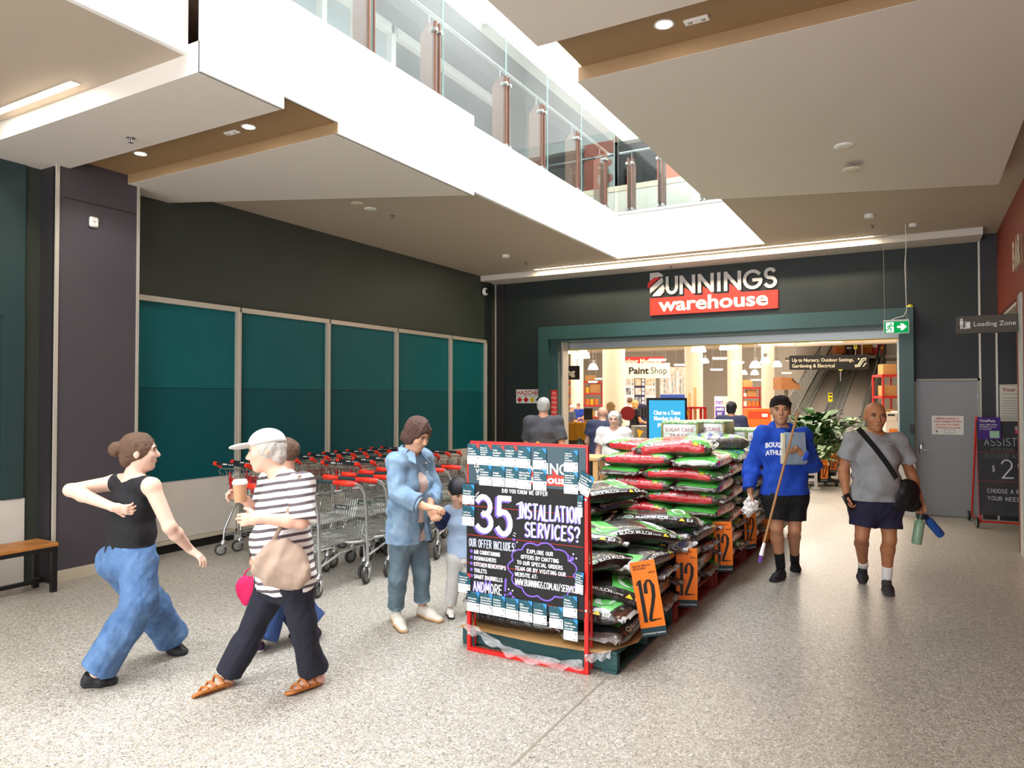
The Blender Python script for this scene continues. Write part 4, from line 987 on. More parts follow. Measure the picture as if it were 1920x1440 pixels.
# 7 --- man in a grey tee with a black bag
D = 6.45
J = pose(D, dict(head=(1641,781,-0.02), shR=(1601,825,0.02), shL=(1684,827,-0.02), elR=(1581,882,0.05), wrR=(1587,926,-0.03), elL=(1707,886,0.03), wrL=(1725,938,-0.06),
    hipR=(1622,948,0.0), hipL=(1663,948,0.0), knR=(1616,1006,-0.03), anR=(1618,1058,0.30), knL=(1668,1012,-0.04), anL=(1663,1078,0.06)))
J.update(heL=floorp(1661,1101), toL=floorp(1668,1119)); J.update(heR=tuple(pt(1616,1070,D+0.38)), toR=tuple(pt(1617,1097,D+0.24)))
p = Person('bald person in a grey T-shirt and navy shorts with a black cross-body bag', J, 1.04, dirv(-0.2, -0.03, 0.97), build=1.12, belly=0.14, skin='#a9714f')
p.body({'R': (dirv(0.1, -1, 0.1), dirv(0.9, 0.1, 0.3), 0.95), 'L': (dirv(0.1, -1, 0.1), dirv(-0.9, 0, 0.3), 1.2)}, brow='#2a1a12', lip='#8a5244')
gt = cloth('grey marl jersey', '#87898b')
te = p.top('tee', gt, o=0.018, hem=-0.055, sleeve=0.62, flare=0.022, neck=0.056, folds=0.010, hemr=0.135, width=1.02, sw=1.05, neckz=0.045)
tr = bvh(te); b = MB(); V_, F_, wd = text_data('PUMA', 0.04, 0.0)
b.add([hit(tr, 1658+15*a/wd, 830-5.5*bb, 0.003, D) for a, bb in V_], F_); put(b, 'chest_print', M_BLACK, te)
ns = cloth('navy shorts cloth', '#1d1b35')
p.pants('shorts', ns, to=0.66, o=0.020, radii=[0.098, 0.088, 0.05, 0.04], folds=0.008)
wsk = cloth('white sock cloth', '#e4e2de')
for q in 'RL': p.sock(q, wsk, 0.09 if q == 'L' else 0.06); p.shoe(q, mat('charcoal shoe mesh', '#2b2729', 0.75), mat('charcoal sole', '#3a3536', 0.6), laces=M_BLACK)
GM = p
t = thing('crossbody_bag', 'black cross-body bag on the hip of the grey T-shirt', 'bag', tuple(pt(1695,925,D-0.05)))
V = solid([ell(pt(1695,928,D-0.13), (0.125,0.06,0.145), (A3(_rt)*0.8-np.array([0,0,0.35]), A3(_fw), (0.3,0,1))), ell(pt(1703,942,D-0.13), (0.125,0.055,0.08), (A3(_rt), A3(_fw), (0.2,0,1)))], 0.007, folds=0.008)
mesh_obj('bag_body', V, cloth('black nylon', '#0b0b0d', 0.6), t)
b = MB(); P_ = []
for k in range(15):
    f = k/14; x = 1609+72*f+4*math.sin(f*3); y = 803+94*f; q0 = hit(tr, x-4.2, y+3.0, 0.006, D-0.12); q1 = hit(tr, x+4.2, y-3.0, 0.006, D-0.12); P_.append((q0, q1))
fw_ = -ray(1640, 850).normalized()*0.004
for (a, c), (a2, c2) in zip(P_[:-1], P_[1:]): b.add([a, c, c2, a2, a+fw_, c+fw_, c2+fw_, a2+fw_], [(0,1,2,3),(7,6,5,4),(0,3,7,4),(1,5,6,2)])
put(b, 'strap', cloth('black webbing', '#050506', 0.95), t)
t = thing('phone', 'dark phone held in the hand beside the navy shorts', 'phone', tuple(pt(1592,940,D-0.06)))
b = MB(); R = Matrix((Vector(_rt), Vector(_fw), Vector((0,0,1)))).transposed() @ Matrix.Rotation(math.radians(-28), 3, 'Y'); b.bbox(pt(1592,941,D-0.07), (0.075,0.009,0.15), 0, R, 0.004); put(b, 'phone_body', mat('dark phone glass', '#1d1c20', 0.2), t)
def bottle(name, label, top, bot, r, m, mc):
    t = thing(name, label, 'bottle', tuple(top)); top = Vector(top); bot = Vector(bot); d = (bot-top).normalized(); q = d.to_track_quat('Z', 'Y').to_matrix(); Lb = (bot-top).length
    b = MB(); b.lathe([(0.0,0.05),(r*0.5,0.05),(r,0.085),(r,Lb-0.015),(r*0.9,Lb),(0,Lb)], 18, top, 0, q); put(b, 'bottle_body', m, t)
    b = MB(); b.lathe([(0,0),(r*0.62,0),(r*0.66,0.055),(0,0.056)], 16, top, 0, q); b.tube([top-d*0.0+Vector(_rt)*r*0.5, top-d*0.03, top-Vector(_rt)*r*0.5], 0.005, 6); put(b, 'cap', mc, t)
bottle('drink_bottle', 'pale green drink bottle swinging from the left hand', pt(1727,962,D-0.06), pt(1718,1020,D-0.06), 0.042, mat('sage plastic', '#86a98c', 0.3, trans=0.25), mat('dark green cap', '#20392f', 0.4))
bottle('drink_bottle', 'blue drink bottle swinging beside the pale green one', pt(1731,964,D-0.02), pt(1764,1003,D+0.02), 0.038, mat('blue plastic', '#1f4f96', 0.35), mat('navy cap', '#12213a', 0.4))

# ---- figures further back: one template pose each
def stand(label, x, D, height, heading, skin, style='down', h=0.012, lean=0.0, build=1.0, group=None, hs=1.0, nod=-0.1, step=0.06, face=True, sit=0.0):
    base = on(x, 745+CAM_H*F_PX/D, 'z', 0.0); S_ = height/1.72; h_ = Vector(nrm(heading)*np.array([1,1,0])).normalized(); l_ = Vector((0,0,1)).cross(h_)
    P = lambda f, l, u: base+h_*(f*S_)+l_*(l*S_)+Vector((0,0,u*S_-sit))
    n = lean
    J = dict(head=P(0.03+n*1.3,0,1.60-n*0.2), shL=P(n,0.175,1.405-n*0.1), shR=P(n,-0.175,1.405-n*0.1), hipL=P(0,0.085,0.92), hipR=P(0,-0.085,0.92), knL=P(0.03+step,0.09,0.50), knR=P(0.03-step*0.4,-0.09,0.50), anL=P(step,0.09,0.085), anR=P(-step,-0.09,0.085))
    if style == 'down': J.update(elL=P(n-0.03,0.24,1.13), elR=P(n-0.03,-0.24,1.13), wrL=P(n+0.05,0.25,0.90), wrR=P(n+0.05,-0.25,0.90))
    elif style == 'work': J.update(elL=P(n+0.02,0.25,1.12), elR=P(n+0.02,-0.25,1.12), wrL=P(n+0.25,0.17,1.08), wrR=P(n+0.25,-0.17,1.06))
    else: J.update(elL=P(n+0.08,0.22,1.14), elR=P(n-0.06,-0.24,1.14), wrL=P(n+0.28,0.15,1.05), wrR=P(n+0.02,-0.26,0.92))
    for q, s_ in (('L', 0.09), ('R', -0.09)):
        st = step if q == 'L' else -step; J['he'+q] = P(st-0.06, s_, 0.0); J['to'+q] = P(st+0.19, s_, 0.0)
    p = Person(label, J, S_, nrm(A3(h_)+np.array([0,0,nod])), h=h, build=build, skin=skin, group=group, hs=hs)
    dn = nrm(A3(h_)*0.3+np.array([0,0,-1])); fwd = nrm(A3(h_)+np.array([0,0,-0.15]))
    hd = {q: ((dn if (style == 'down' or (style == 'mix' and q == 'R')) else fwd), A3(l_)*(-1 if q == 'L' else 1), 0.5) for q in 'LR'}
    p.body(hd, face=face, brow='#4a3a30'); return p
away = -_cf*-1.0
p = stand('grey-haired person in a charcoal polo shirt, back turned', 1019, 9.2, 1.75, dirv(0.15, 0, -1), '#c99479', 'mix')
p.top('polo_shirt', cloth('charcoal knit', '#45454a'), o=0.026, hem=0.05, sleeve=0.85, flare=0.010, neck=0.06, hemr=0.125, sw=1.0)
p.pants('trousers', cloth('dark trousers', '#22242b'), to=1.95, o=0.004, radii=[0.09,0.07,0.07,0.065])
for q in 'RL': p.shoe(q, M_BLKSHOE, M_BLKSOLE)
p.hair(mat('silver hair', '#aaa7a3', 0.6, bump=(200, 0.5)), [p.he(0,-0.014,0.024,(0.083,0.101,0.096)), p.he(0,-0.05,-0.03,(0.07,0.05,0.05))], [p.he(0,0.095,-0.035,(0.085,0.08,0.1))])
p = stand('bald person in a navy T-shirt seen from behind in the store entrance', 1130, 11.0, 1.62, dirv(0.1, 0, -1), '#d0a08a', 'work', lean=0.10, build=1.1)
p.top('tee', cloth('navy jersey', '#30344e'), o=0.026, hem=0.05, sleeve=0.6, flare=0.010, hemr=0.128)
p.pants('trousers', cloth('dark trousers', '#22242b'), to=1.95, o=0.004, radii=[0.09,0.07,0.07,0.065])
for q in 'RL': p.shoe(q, M_BLKSHOE, M_BLKSOLE)
p = stand('person with white hair in a white T-shirt walking out beside the mulch', 1152, 9.6, 1.56, dirv(-0.25, 0, 1), '#d6a893', 'down', step=0.12)
p.top('tee', cloth('white jersey', '#e8e6e2'), o=0.026, hem=0.06, sleeve=0.6, flare=0.010, neck=0.075, hemr=0.128)
p.pants('trousers', cloth('beige trousers', '#8d8373'), to=1.95, o=0.004, radii=[0.09,0.07,0.07,0.065])
for q in 'RL': p.shoe(q, ws, M_SOLE)
p.hair(mat('white hair', '#dcd8d2', 0.6, bump=(200, 0.5)), [p.he(0,-0.012,0.03,(0.086,0.103,0.095)), p.he(0,-0.05,-0.03,(0.075,0.05,0.05))], [p.he(0,0.10,-0.03,(0.085,0.08,0.095))])
p = stand('person with long blonde hair standing past the bald one in navy', 1147, 14.5, 1.66, dirv(-0.6, 0, -0.8), '#d6a893', 'down')
p.top('shirt', cloth('grey shirt', '#8b8a90'), o=0.026, sleeve=0.6, hem=0.08); p.pants('trousers', cloth('dark trousers', '#22242b'), to=1.95, o=0.004, radii=[0.09,0.07,0.07,0.065])
p.hair(mat('blonde hair', '#c79a5b', 0.55, bump=(200, 0.5)), [p.he(0,-0.012,0.028,(0.088,0.104,0.096)), p.he(0,-0.05,-0.10,(0.08,0.05,0.12))], [p.he(0,0.10,-0.04,(0.075,0.085,0.095))])
for q in 'RL': p.shoe(q, M_BLKSHOE, M_BLKSOLE)
p = stand('person in a pale grey T-shirt standing just right of the big white column', 1181, 22.5, 1.74, dirv(0.7, 0, -0.7), '#c9947a', 'down')
p.top('tee', cloth('pale grey jersey', '#c9c7c3'), o=0.026, sleeve=0.6, hem=0.08); p.pants('shorts', cloth('blue grey shorts', '#5a6270'), to=0.95, radii=[0.09,0.08,0.07,0.065])
for q in 'RL': p.shoe(q, M_BLKSHOE, M_BLKSOLE)
p.hair(hm, [p.he(0,-0.014,0.024,(0.083,0.101,0.096))], [p.he(0,0.095,-0.035,(0.085,0.08,0.1))])
p = stand('person with blonde hair in a short black dress by the paint counter', 1190, 20.5, 1.66, dirv(0.85, 0, -0.4), '#c98a5f', 'work')
p.top('dress', cloth('black knit', '#131318'), sleeve=0.6, hem=0.28, hemr=0.13)
p.hair(mat('blonde hair', '#c79a5b', 0.55, bump=(200, 0.5)), [p.he(0,-0.012,0.028,(0.088,0.104,0.096)), p.he(0,-0.05,-0.06,(0.08,0.05,0.09))], [p.he(0,0.10,-0.04,(0.075,0.085,0.095))])
for q in 'RL': p.shoe(q, M_BLKSHOE, M_BLKSOLE)
p = stand('person in a white cap and dark shirt at the service desk', 1072, 24.0, 1.48, dirv(0.9, 0, -0.3), '#c9947a', 'work')
p.top('shirt', cloth('slate shirt', '#3b3f50'), o=0.026, sleeve=0.8, hem=0.08); p.pants('trousers', cloth('dark trousers', '#22242b'), to=1.95, o=0.004, radii=[0.09,0.07,0.07,0.065])
mesh_obj('cap', solid([p.he(0,-0.012,0.045,(0.095,0.11,0.09)), p.he(0,0.12,0.045,(0.07,0.085,0.014), k=0.01)], 0.012, cuts=[half(p.hp(0,0,0.03), -p.HU)]), cloth('white cap cloth', '#dcdad6'), p.root)
for q in 'RL': p.shoe(q, M_BLKSHOE, M_BLKSOLE)
p = stand('person with a ponytail in a blue shirt behind the service desk', 1085, 27.0, 1.52, dirv(-0.5, 0, 0.8), '#c9947a', 'work')
p.top('shirt', cloth('blue shirt', '#1f3f9a'), o=0.026, sleeve=0.7, hem=0.08); p.pants('trousers', cloth('dark trousers', '#22242b'), to=1.95, o=0.004, radii=[0.09,0.07,0.07,0.065])
p.hair(hm, [p.he(0,-0.014,0.024,(0.083,0.101,0.096)), p.he(0,-0.12,0.0,(0.04,0.04,0.09))], [p.he(0,0.095,-0.035,(0.085,0.08,0.1))])
for q in 'RL': p.shoe(q, M_BLKSHOE, M_BLKSOLE)
p = stand('person with thick black hair standing behind the sugar cane bales', 1372, 11.8, 1.68, dirv(0.4, 0, -0.9), '#b98565', 'down')
p.top('tee', cloth('navy jersey', '#30344e'), o=0.026, sleeve=0.6, hem=0.08); p.pants('trousers', cloth('dark trousers', '#22242b'), to=1.95, o=0.004, radii=[0.09,0.07,0.07,0.065])
p.hair(hb_, [p.he(0,-0.012,0.03,(0.09,0.107,0.10)), p.he(0,-0.05,-0.04,(0.08,0.05,0.06))], [p.he(0,0.11,-0.03,(0.08,0.08,0.1))])
for q in 'RL': p.shoe(q, M_BLKSHOE, M_BLKSOLE)
# ================================================================ MULCH: pallets, bags, bales, price boards
M_TEALP = mat('worn teal timber', '#1f4a4b', 0.75, var=(9, 0.7, '#3a5452'), bump=(60, 0.3))
M_REDP = mat('worn red timber', '#8a3026', 0.75, var=(9, 0.6, '#6e2b22'), bump=(60, 0.3))
def pallet(label, x0, y0, m, w=1.165):
    t = thing('pallet', label, 'pallet', (x0, y0, 0))
    for i in range(7):
        b = MB(); a = i*(w-0.10)/6; b.bbox((a+0.05, w/2, 0.128), (0.098, w, 0.022), 0, None, 0.004); b.build('deck_board', m, t)
    for i in range(3):
        b = MB(); a = i*(w-0.05)/2; b.bbox((w/2, a+0.025, 0.068), (w, 0.048, 0.096), 0, None, 0.003); b.build('bearer', m, t)
    for i in range(3):
        b = MB(); a = i*(w-0.11)/2; b.bbox((a+0.055, w/2, 0.010), (0.105, w, 0.018), 0, None, 0.003); b.build('base_board', m, t)
    return t
pallet('teal timber pallet carrying the black mulch nearest the chalkboard', -2.82, 4.27, M_TEALP)
pallet('worn red pallet carrying the second stack of black mulch', -2.80, 5.47, M_REDP)
pallet('worn red pallet carrying the red mulch bags', -2.78, 6.66, M_REDP)
pallet('worn red pallet carrying the blue and green bags', -2.76, 7.86, M_REDP)
pallet('worn red pallet carrying the sugar cane bales, farthest along the row', -2.74, 9.06, M_REDP)
def plastic(name, c, c2, rough=0.22):
    return mat(name, c, rough, var=(30, 0.45, c2), bump=(34, 0.75, (0.6, 3.0, 1.0)), coat=0.9)
M_MULCH = plastic('clear film over bark', '#3d2c26', '#6d5b53'); M_MULCHG = plastic('clear film over grey mix', '#4f4740', '#7b746c')
M_BGREEN = plastic('green print film', '#4fc14a', '#74d76c'); M_BRED = plastic('red print film', '#cf2230', '#e0454a'); M_BBLACK = plastic('black print film', '#131314', '#2b2b2d', 0.18)
M_BBLUE = plastic('blue print film', '#2d46a8', '#4a63c4'); M_BPALE = plastic('pale print film', '#c3cfc4', '#9fb7a0')
M_PRW = mat('white print ink', '#e4e4e0', 0.4); M_PRY = mat('yellow print ink', '#d9c532', 0.4); M_PRK = mat('black print ink', '#1a1a1a', 0.4); M_PRG = mat('pale green print ink', '#bcd5c2', 0.4)
BL, BW, BT = 0.74, 0.44, 0.121
def bag_surf(seed, sag=0.0, puff=1.0, amp=1.0):
    r = random.Random(seed); ph = [r.uniform(0, 6.28) for _ in range(8)]
    def surf(u, a, off=0.0):
        """u along the length -1..1, a angle round the section (0 = +y side, pi/2 = top)"""
        au = abs(u); end = max(0.0, (au-0.56)/0.44); pin = max(0.12, (1-end**2.4)**0.6 if end < 1 else 0.12)
        wd = BW/2*(1-0.10*end**2); th = BT/2*pin*puff*(1+0.10*math.cos(u*1.6))
        ca, sa = math.cos(a), math.sin(a)
        y = wd*math.copysign(abs(ca)**0.62, ca); z = th*math.copysign(abs(sa)**0.72, sa)
        wr = (math.sin(23*u+ph[0]+2*a)*0.35+math.sin(37*u-3*a+ph[1])*0.3+math.sin(9*u+5*a+ph[2])*0.4+math.sin(61*u+7*a+ph[3])*0.2)*0.0042*amp*(0.4+end*1.6)
        lump = (math.sin(3.1*u+ph[4])*math.sin(2*a+ph[5])+math.sin(5*u+ph[6]+a))*0.006*amp
        z += (wr+lump)*(1 if sa > -0.3 else 0.3)*abs(sa)**0.3+off*sa; y += wr*0.8*ca+off*ca
        x = BL/2*u*(1-0.012*math.cos(2*a))
        z -= sag*(u*u)*0.05
        return Vector((x, y, z+BT/2))
    return surf
def make_bag(kind, seed, sag=0.0, puff=1.0, amp=1.0):
    surf = bag_surf(seed, sag, puff, amp); NU, NA = 44, 40
    b = MB(); us = [-1+2*i/NU for i in range(NU+1)]
    vs = [surf(u, 2*PI*j/NA) for u in us for j in range(NA)]
    b.v = [tuple(p) for p in vs]
    def region(u, a):
        d = math.degrees(a) % 360; top = (26 if kind == 'red' and abs(u) > 0.5 else 44) < d < (154 if kind == 'red' and abs(u) > 0.5 else 136); side = d < 48 or d > 340 or 132 <= d < 200
        if kind == 'red':
            if abs(u) > 0.94: return 0
            if top: return 2 if abs(u) > 0.34 or (abs(u) > 0.28 and int(d/8) % 2) else 1
            if side: return 1 if abs(u) < 0.84 else 0
            return 0
        if kind == 'black':
            if abs(u) > 0.93: return 0
            if top: return 2 if (0.28 < u < 0.80 or -0.72 < u < -0.42) and 56 < d < 124 else 1
            return 1 if side or d > 200 else 0
        if kind == 'blue':
            if abs(u) > 0.90: return 0
            if top: return 1 if (int((u+1)*9+d/25) % 3 == 0) else (2 if abs(u) > 0.25 else 3)
            if side: return 1 if int((u+1)*7) % 2 and 8 < (d if d < 180 else 180-d) < 44 else 0
            return 0
        if abs(u) > 0.9: return 0     # pale green
        return 2 if top and abs(u) > 0.3 else (3 if top else 0)
    for i in range(NU):
        for j in range(NA):
            b.f.append((i*NA+j, (i+1)*NA+j, (i+1)*NA+(j+1) % NA, i*NA+(j+1) % NA)); b.m.append(region((us[i]+us[i+1])/2, 2*PI*(j+0.5)/NA))
    b.f.append(tuple(range(NA))); b.m.append(0); b.f.append(tuple(range(NU*NA, (NU+1)*NA))[::-1]); b.m.append(0)
    mats = {'red': [M_MULCH, M_BRED, M_BGREEN], 'black': [M_MULCH, M_BBLACK, M_BGREEN], 'blue': [M_MULCHG, M_BBLUE, M_BGREEN, M_BPALE], 'green': [M_MULCHG, M_BGREEN, M_BGREEN, M_BPALE]}[kind]
    root = b.build({'red': 'mulch_bag', 'black': 'mulch_bag', 'blue': 'potting_mix_bag', 'green': 'potting_mix_bag'}[kind], mats, None, 180)
    # heat-sealed end flaps
    for s in (-1, 1):
        q = MB(); n = 18
        A = [surf(s*0.99, PI*j/n*1.0) for j in range(n+1)]
        for j in range(n):
            p0, p1 = A[j], A[j+1]
            o = Vector((s*0.035, 0, -0.008+0.008*math.sin(j*2.1+seed)))
            z0 = Vector((0, 0, BT/2)); p0 = Vector((p0.x, p0.y, BT/2+0.006*math.sin(j*1.7))); p1 = Vector((p1.x, p1.y, BT/2+0.006*math.sin((j+1)*1.7)))
            o2 = Vector((s*0.035, 0, -0.008+0.008*math.sin((j+1)*2.1+seed))); t_ = Vector((0, 0, 0.0015))
            q.add([p0+t_, p1+t_, p1+o2+t_, p0+o+t_, p0-t_, p1-t_, p1+o2-t_, p0+o-t_], [(0,1,2,3),(7,6,5,4),(3,2,6,7)])
        q.build('seal_flap', mat('clear film flap', '#8f8a86', 0.25, coat=0.4), root)
    if kind in ('red', 'black', 'blue'):
        for sd in (0, 1):            # both long sides carry the print
            q = MB()
            def fn(x, y, sd=sd):
                a = math.radians(14)+y/0.075*math.radians(34)
                if sd: a = PI-a
                return surf((x if sd else -x)/(BL/2), a, 0.0035)
            if kind != 'blue':
                q.text('RED MULCH' if kind == 'red' else 'BLACK MULCH', None, -0.165, 0.010, 0.050, m=0, bold=0.025, fn=lambda a, c: fn(-0.165+(a+0.165)*0.80, c))
                q.text('50 Litres', None, 0.075, 0.012, 0.030, m=0, bold=0.01, fn=lambda a, c: fn(a, c))
                n = 16; q.add([fn(-0.225+0.042*math.cos(2*PI*i/n), 0.028+0.026*math.sin(2*PI*i/n)) for i in range(n)], [tuple(range(n)) if not sd else tuple(range(n))[::-1]], 3)
                for cy in (0.020, 0.030): q.add([fn(-0.25+0.01*i, cy+0.004*math.sin(i)) for i in range(6)]+[fn(-0.25+0.01*i, cy+0.006+0.004*math.sin(i)) for i in range(6)], [(i, i+1, 7+i, 6+i) for i in range(5)], 4)
                q.add([fn(0.195, 0.003), fn(0.25, 0.003), fn(0.2225, 0.056)], [(0, 1, 2)], 1)
                q.add([fn(0.265, 0.0), fn(0.312, 0.0), fn(0.312, 0.055), fn(0.265, 0.055)], [(0, 1, 2, 3)], 0)
                for i in range(7):
                    y0 = 0.006+0.007*i
                    q.add([fn(0.270, y0), fn(0.307, y0), fn(0.307, y0+0.003), fn(0.270, y0+0.003)], [(0, 1, 2, 3)], 2)
            else:
                q.text('MIX', None, -0.10, 0.0, 0.06, m=0, bold=0.03, fn=lambda a, c: fn(a, c))
            q.build('printing', [M_PRW, M_PRY, M_PRK, M_PRG, M_PRK], root)
    if kind == 'black':              # round emblem and panel text on the green top patch
        q = MB(); n = 20
        tp = lambda x, y: surf(x/(BL/2), PI/2+(-y)/0.2*1.2, 0.004)
        q.add([tp(0.20+0.06*math.cos(2*PI*i/n), 0.075*math.sin(2*PI*i/n)) for i in range(n)], [tuple(range(n))], 3)
        q.build('emblem', [M_PRW, M_PRY, M_PRK, M_PRG], root)
    return root
BAGS = {}
ORD = ['bottom', 'second', 'third', 'fourth', 'fifth', 'sixth', 'seventh', 'eighth', 'ninth', 'tenth', 'eleventh']
used_bag = {}
def bag(kind, var, loc, rz, label, group, rx=0.0, ry=0.0):
    key = (kind, var)
    if key not in BAGS: BAGS[key] = make_bag(kind, len(kind)*7+var*13+3, sag=(0.2, 0.5, 0.0)[var % 3], puff=(1.0, 0.95, 1.05)[var % 3]); used_bag[key] = False
    src = BAGS[key]
    if not used_bag[key]: o = src; used_bag[key] = True
    else:
        o = src.copy(); COL.objects.link(o)
        for c in src.children: n = c.copy(); COL.objects.link(n); n.parent = o
    o.location = loc; o.rotation_euler = (rx, ry, rz)
    tag(o, label, 'mulch bag' if kind in ('red', 'black') else 'potting mix bag', group); return o
def stack(kinds, x0, y0, z0, layers, dz, what, group, desc, top_all=True, jit=0.03, skip=()):
    """pinwheel stack; the 0.72 x 0.42 bags turn every layer"""
    W_ = 1.185; out = []
    for k in range(layers):
        kind = kinds[k % len(kinds)]; z = z0+k*dz; flip = k % 2
        if flip == 0: sp = [('front left', BL/2, BW/2, 0), ('front right', W_-BW/2, BL/2, 1), ('back right', W_-BL/2, W_-BW/2+0.02, 0), ('back left', BW/2, W_-BL/2, 1)]
        else: sp = [('front left', BW/2, BL/2, 1), ('front right', W_-BL/2, BW/2, 0), ('back right', W_-BW/2, W_-BL/2, 1), ('back left', BL/2, W_-BW/2+0.02, 0)]
        for i, (nm, a, c, q) in enumerate(sp):
            if (k, nm) in skip or (nm == 'back left' and k < layers-2): continue
            rz = (0 if q == 0 else PI/2)+rnd.uniform(-jit, jit)+(PI if rnd.random() < 0.3 and q == 0 and kind != 'red' else 0)
            lb = '%s bag, %s of %s, %s' % (desc[k % len(desc)], nm, what, 'topmost layer' if k == layers-1 else '%s layer up' % ORD[k] if k else 'bottom layer')
            bag(kind, rnd.randrange(3), (x0+a+rnd.uniform(-0.012, 0.012), y0+c+rnd.uniform(-0.015, 0.0), z), rz, lb, group, rnd.uniform(-0.03, 0.03), rnd.uniform(-0.03, 0.03))
PZ_ = 0.142
stack(['black'], -2.82, 4.29, PZ_+0.006, 4, 0.116, 'teal pallet', 'black mulch bags on the near teal pallet', ['black mulch'], jit=0.08, skip=((3, 'front right'), (2, 'front right')))
bag('black', 0, (-1.98, 4.66, PZ_+0.245), 0.42, 'black mulch bag slumped at the open corner of the near stack beside the chalkboard', 'black mulch bags on the near teal pallet', 0.05, 0.22)
bag('black', 1, (-2.02, 4.74, PZ_+0.375), 1.25, 'black mulch bag lying on the slumped one, white panel lettering upwards', 'black mulch bags on the near teal pallet', -0.10, 0.08)
bag('black', 2, (-2.28, 5.05, PZ_+0.475), 0.25, 'black mulch bag lying loose across the top of the near stack', 'black mulch bags on the near teal pallet', -0.06, 0.03)
bag('black', 1, (-1.98, 5.32, PZ_+0.50), 0.8, 'black mulch bag with a green patch bridging the near and second stacks', 'black mulch bags on the near teal pallet', 0.06, 0.06)
stack(['black'], -2.80, 5.49, PZ_+0.006, 4, 0.116, 'second pallet', 'black mulch bags on the second pallet', ['black mulch'], jit=0.07)
bag('black', 1, (-2.52, 5.88, PZ_+4*0.116+0.008), PI/2+0.1, 'black mulch bag, lower of three piled at the left of the second stack', 'black mulch bags on the second pallet')
bag('black', 0, (-2.50, 5.95, PZ_+5*0.116+0.012), PI/2-0.15, 'black mulch bag, middle of three piled at the left of the second stack', 'black mulch bags on the second pallet')
bag('black', 2, (-2.44, 5.82, PZ_+6*0.116+0.016), 0.9, 'black mulch bag, uppermost of three piled at the left of the second stack', 'black mulch bags on the second pallet', 0.05, -0.05)
bag('black', 2, (-2.02, 6.12, PZ_+4*0.116+0.010), 0.35, 'black mulch bag lying loose against the red stack, right side', 'black mulch bags on the second pallet', -0.03, 0.02)
stack(['red'], -2.78, 6.68, PZ_+0.006, 9, 0.115, 'red pallet', 'red mulch bags', ['red mulch'], jit=0.035)
bag('red', 1, (-2.08, 6.98, PZ_+9*0.115), 0.15, 'red mulch bag with a bare green end crowning the red stack', 'red mulch bags', 0.02, -0.05).scale = (1, 1.05, 1.45)
bag('red', 2, (-2.46, 7.15, PZ_+9*0.115), -0.2, 'red mulch bag behind the crowning one on the red stack', 'red mulch bags', 0.02, 0.05)
stack(['blue', 'green'], -2.76, 7.88, PZ_+0.006, 9, 0.112, 'potting mix pallet', 'potting mix bags', ['blue potting mix', 'green potting mix'], jit=0.05)
bag('blue', 1, (-2.02, 8.15, PZ_+9*0.112+0.01), 0.5, 'blue and white potting mix bag slumped on top of its stack', 'potting mix bags', 0.06, -0.08).scale = (1, 1.05, 1.4)
# sugar cane bales
def make_bale():
    t = thing('sugar_cane_bale', '', 'bale', (0,0,0), 0, 'sugar cane bales')
    b = MB(); b.bbox((0,0,0.15), (0.42,0.56,0.30), 0, None, 0.03); b.build('bale_body', plastic('white bale film', '#dcdcd8', '#c8cbc6', 0.35), t, 60)
    b = MB(); b.bbox((0,0.0,0.285), (0.43,0.57,0.045), 0, None, 0.018); b.build('printed_top', mat('green leaf print', '#5f8f52', 0.35, var=(26, 0.9, '#c9cfa8'), bump=(30, 0.4)), t, 60)
    for s in (-1, 1):
        b = MB(); b.bbox((s*0.202,0,0.15), (0.03,0.565,0.27), 0, None, 0.012); b.build('bale_end', mat('straw through film', '#9c8560', 0.4, var=(40, 0.8, '#6f8d4e'), bump=(40, 0.5)), t, 60)
    b = MB(); fr = frame((0,-0.2835,0), (1,0,0))
    b.text('SUGAR CANE', fr, 0, 0.19, 0.058, 0.002, 0, 0.0, 0.33, 'c'); b.text('MULCH', fr, 0, 0.125, 0.058, 0.002, 0, 0.0, 0.20, 'c')
    b.build('lettering', mat('pink print ink', '#b8506a', 0.5), t)
    b = MB(); b.bbox((0,-0.286,0.075), (0.11,0.012,0.022), 0, None, 0.005); b.build('carry_slot', mat('dark slot', '#3c3c3c', 0.5), t)
    return t
bale = make_bale(); kids_ = tree(bale); first = True
def put_bale(x, y, z, rz, label):
    global first
    if first: bale.location = (x, y, z); bale.rotation_euler = (0, 0, rz); bale['label'] = label; first = False
    else: dup(bale, (x, y, z), rz, label, kids_)
def bx_(x, D): p = pt(x, 745, D); return p.x, p.y
x_, y_ = bx_(1282, 8.55); put_bale(x_, y_, 1.162, 0.10, 'white sugar cane bale on the potting mix stack, leftmost')
x_, y_ = bx_(1334, 8.75); put_bale(x_, y_, 1.162, 0.02, 'white sugar cane bale on the potting mix stack, right of the leftmost')
for k in range(4):
    for j, (x, nm) in enumerate(((-2.48, 'left'), (-2.03, 'middle'), (-1.60-0.02, 'right'))):
        put_bale(x, 9.36, PZ_+0.302*k, rnd.uniform(-0.03, 0.03), 'white sugar cane bale, %s column of the last pallet, %s up' % (nm, ('first', 'second', 'third', 'topmost')[k]))
for k in range(4): put_bale(-1.66, 9.94, PZ_+0.302*k, rnd.uniform(-0.03, 0.03), 'white sugar cane bale at the far right corner of the last pallet, %s up' % ('first', 'second', 'third', 'topmost')[k])
